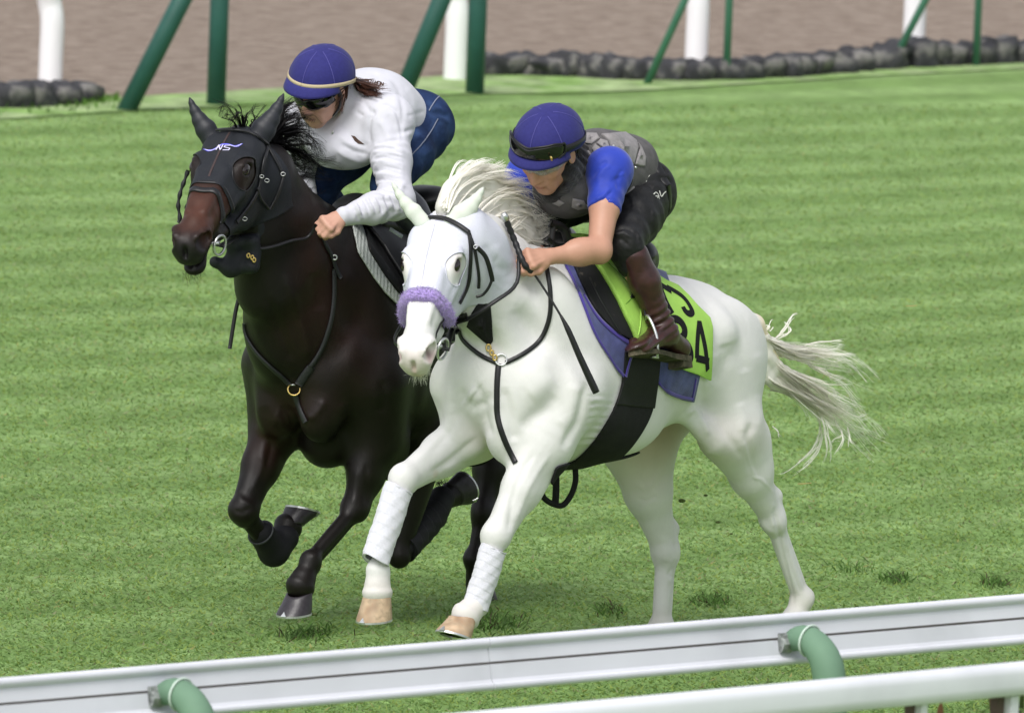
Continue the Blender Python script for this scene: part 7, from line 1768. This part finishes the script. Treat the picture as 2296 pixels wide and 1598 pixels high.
# boots and hooves
el, kn, fe, co = DL['RF']
def legboot(pts, name, m, parent):
    Fd = Field(); Fd.rchain(pts, .02); Fd.warp = lambda p: .0015*snoise(p, 70, 3); v, f = Fd.mesh(.004); return part(name, v, f, m, parent)
legboot([(kn+(fe-kn)*.58, .046), (fe+np.array([-.004, 0, -.004]), .052), (fe+(co-fe)*.55+np.array([.008, 0, 0]), .050)], 'fetlock_boot', M_BANDK, dark)
V, Fc = torus(kn+(fe-kn)*.55, nrm(fe-kn), .046, .004, seg=30); part('boot_rim', V, Fc, mat('grey_boot_rim', (.03, .033, .038), .6), dark)
hoof(co+np.array([.006, 0, .004]), B(667, 1143, -.15), nrm(RR*.92-UU*.12-fw*.35), DF.l, M_HD, dark, **hk)
el, kn, fe, co = DL['LF']; hoof(B(672, 1325, .14), B(664, 1372, .14), nrm(DF.h+np.array([0, 0, -.12])), DF.l, M_HD, dark, **hk)
ho, fe, co = DL['LH']; 
legboot([(B(905, 1225, .13), .046), (B(945, 1180, .125), .050), (B(975, 1142, .12), .048), (B(990, 1118, .12), .046)], 'cannon_boot', M_BANDK, dark)
bandage(B(905, 1228, .135), B(972, 1150, .125), DF.l, .050, .052, M_BANDK, dark, 5, name='bandage')
hoof(B(1008, 1110, .12), B(1030, 1088, .12), nrm(-UU*.62+RR*.75-fw*.2), DF.l, M_HD, dark, **hk)
ho, fe, co = DL['RH']; hoof(co, B(1082, 1345, -.13), nrm(DF.h+np.array([0, 0, -.2])), DF.l, M_HD, dark, **hk)
base = np.array([B(rng.uniform(975, 1003), rng.uniform(1082, 1090), .12) for _ in range(70)]); nn_ = np.array([nrm(UU+RR*.5+rng.normal(size=3)*.5) for _ in range(70)])
pp = base[:, None, :]+nn_[:, None, :]*np.linspace(0, 1, 5)[None, :, None]*.022; V, Fc = hair_round(pp, .0007); part('fetlock_hair', V, Fc, M_MANEK, dark)['kind'] = 'stuff'
# mane and forelock
ml = [[(598, 300), (630, 255), (665, 240), (684, 262)], [(600, 305), (640, 270), (680, 262), (690, 288)], [(605, 315), (645, 290), (690, 290), (702, 318)], [(610, 325), (650, 310), (700, 320), (718, 350)], [(610, 335), (655, 335), (705, 350), (722, 372)],
      [(612, 345), (655, 360), (700, 378), (722, 384)], [(612, 355), (640, 385), (680, 395), (725, 392)], [(615, 365), (635, 400), (665, 405), (690, 398)], [(620, 320), (660, 335), (690, 370), (700, 395)], [(600, 310), (620, 350), (640, 400), (660, 425)], [(600, 330), (612, 380), (625, 430), (650, 450)],
      [(640, 330), (680, 345), (720, 372), (735, 384)], [(630, 300), (670, 300), (710, 335), (715, 360)]]
hp = np.concatenate([hlocks(ml, DF, .04, .0, 120, .013, .014, curl=.010), hlocks(ml[:8], DF, .03, .0, 18, .016, .028, curl=.016)])
fl_ = [[(540, 285), (530, 262), (512, 255), (497, 262)], [(545, 285), (540, 255), (530, 245), (510, 238)], [(550, 285), (553, 262), (560, 248), (565, 240)], [(560, 286), (575, 268), (590, 250), (596, 243)], [(530, 288), (515, 270), (500, 268), (490, 272)], [(570, 290), (585, 275), (600, 262)]]
hp2 = hlocks(fl_, DF, .0, .02, 34, .008, .02, curl=.012, nseg=14)
V, Fc = hair(np.concatenate([hp, hp2]), .0013); part('mane', V, Fc, M_MANEK, dark)['kind'] = 'stuff'
tlk = locks([[DF.W(-1.48, 0, 1.02), DF.W(-1.7, 0, 1.08), DF.W(-1.95, 0, 1.0), DF.W(-2.15, 0, .85)]], 260, .03, .06, 14, .02); V, Fc = hair(tlk, .0014); part('tail', V, Fc, M_MANEK, dark)['kind'] = 'stuff'
base = np.array([DH(rng.uniform(.52, .60), rng.uniform(-.03, .03), -.185) for _ in range(60)]); nn_ = np.array([nrm(-DH.M[:, 2]*.8+DH.M[:, 0]*.2+rng.normal(size=3)*.35) for _ in range(60)])
pp = base[:, None, :]+nn_[:, None, :]*np.linspace(-.2, 1, 5)[None, :, None]*.035; V, Fc = hair_round(pp, .0005); part('whiskers', V, Fc, M_MANEK, dark)['kind'] = 'stuff'
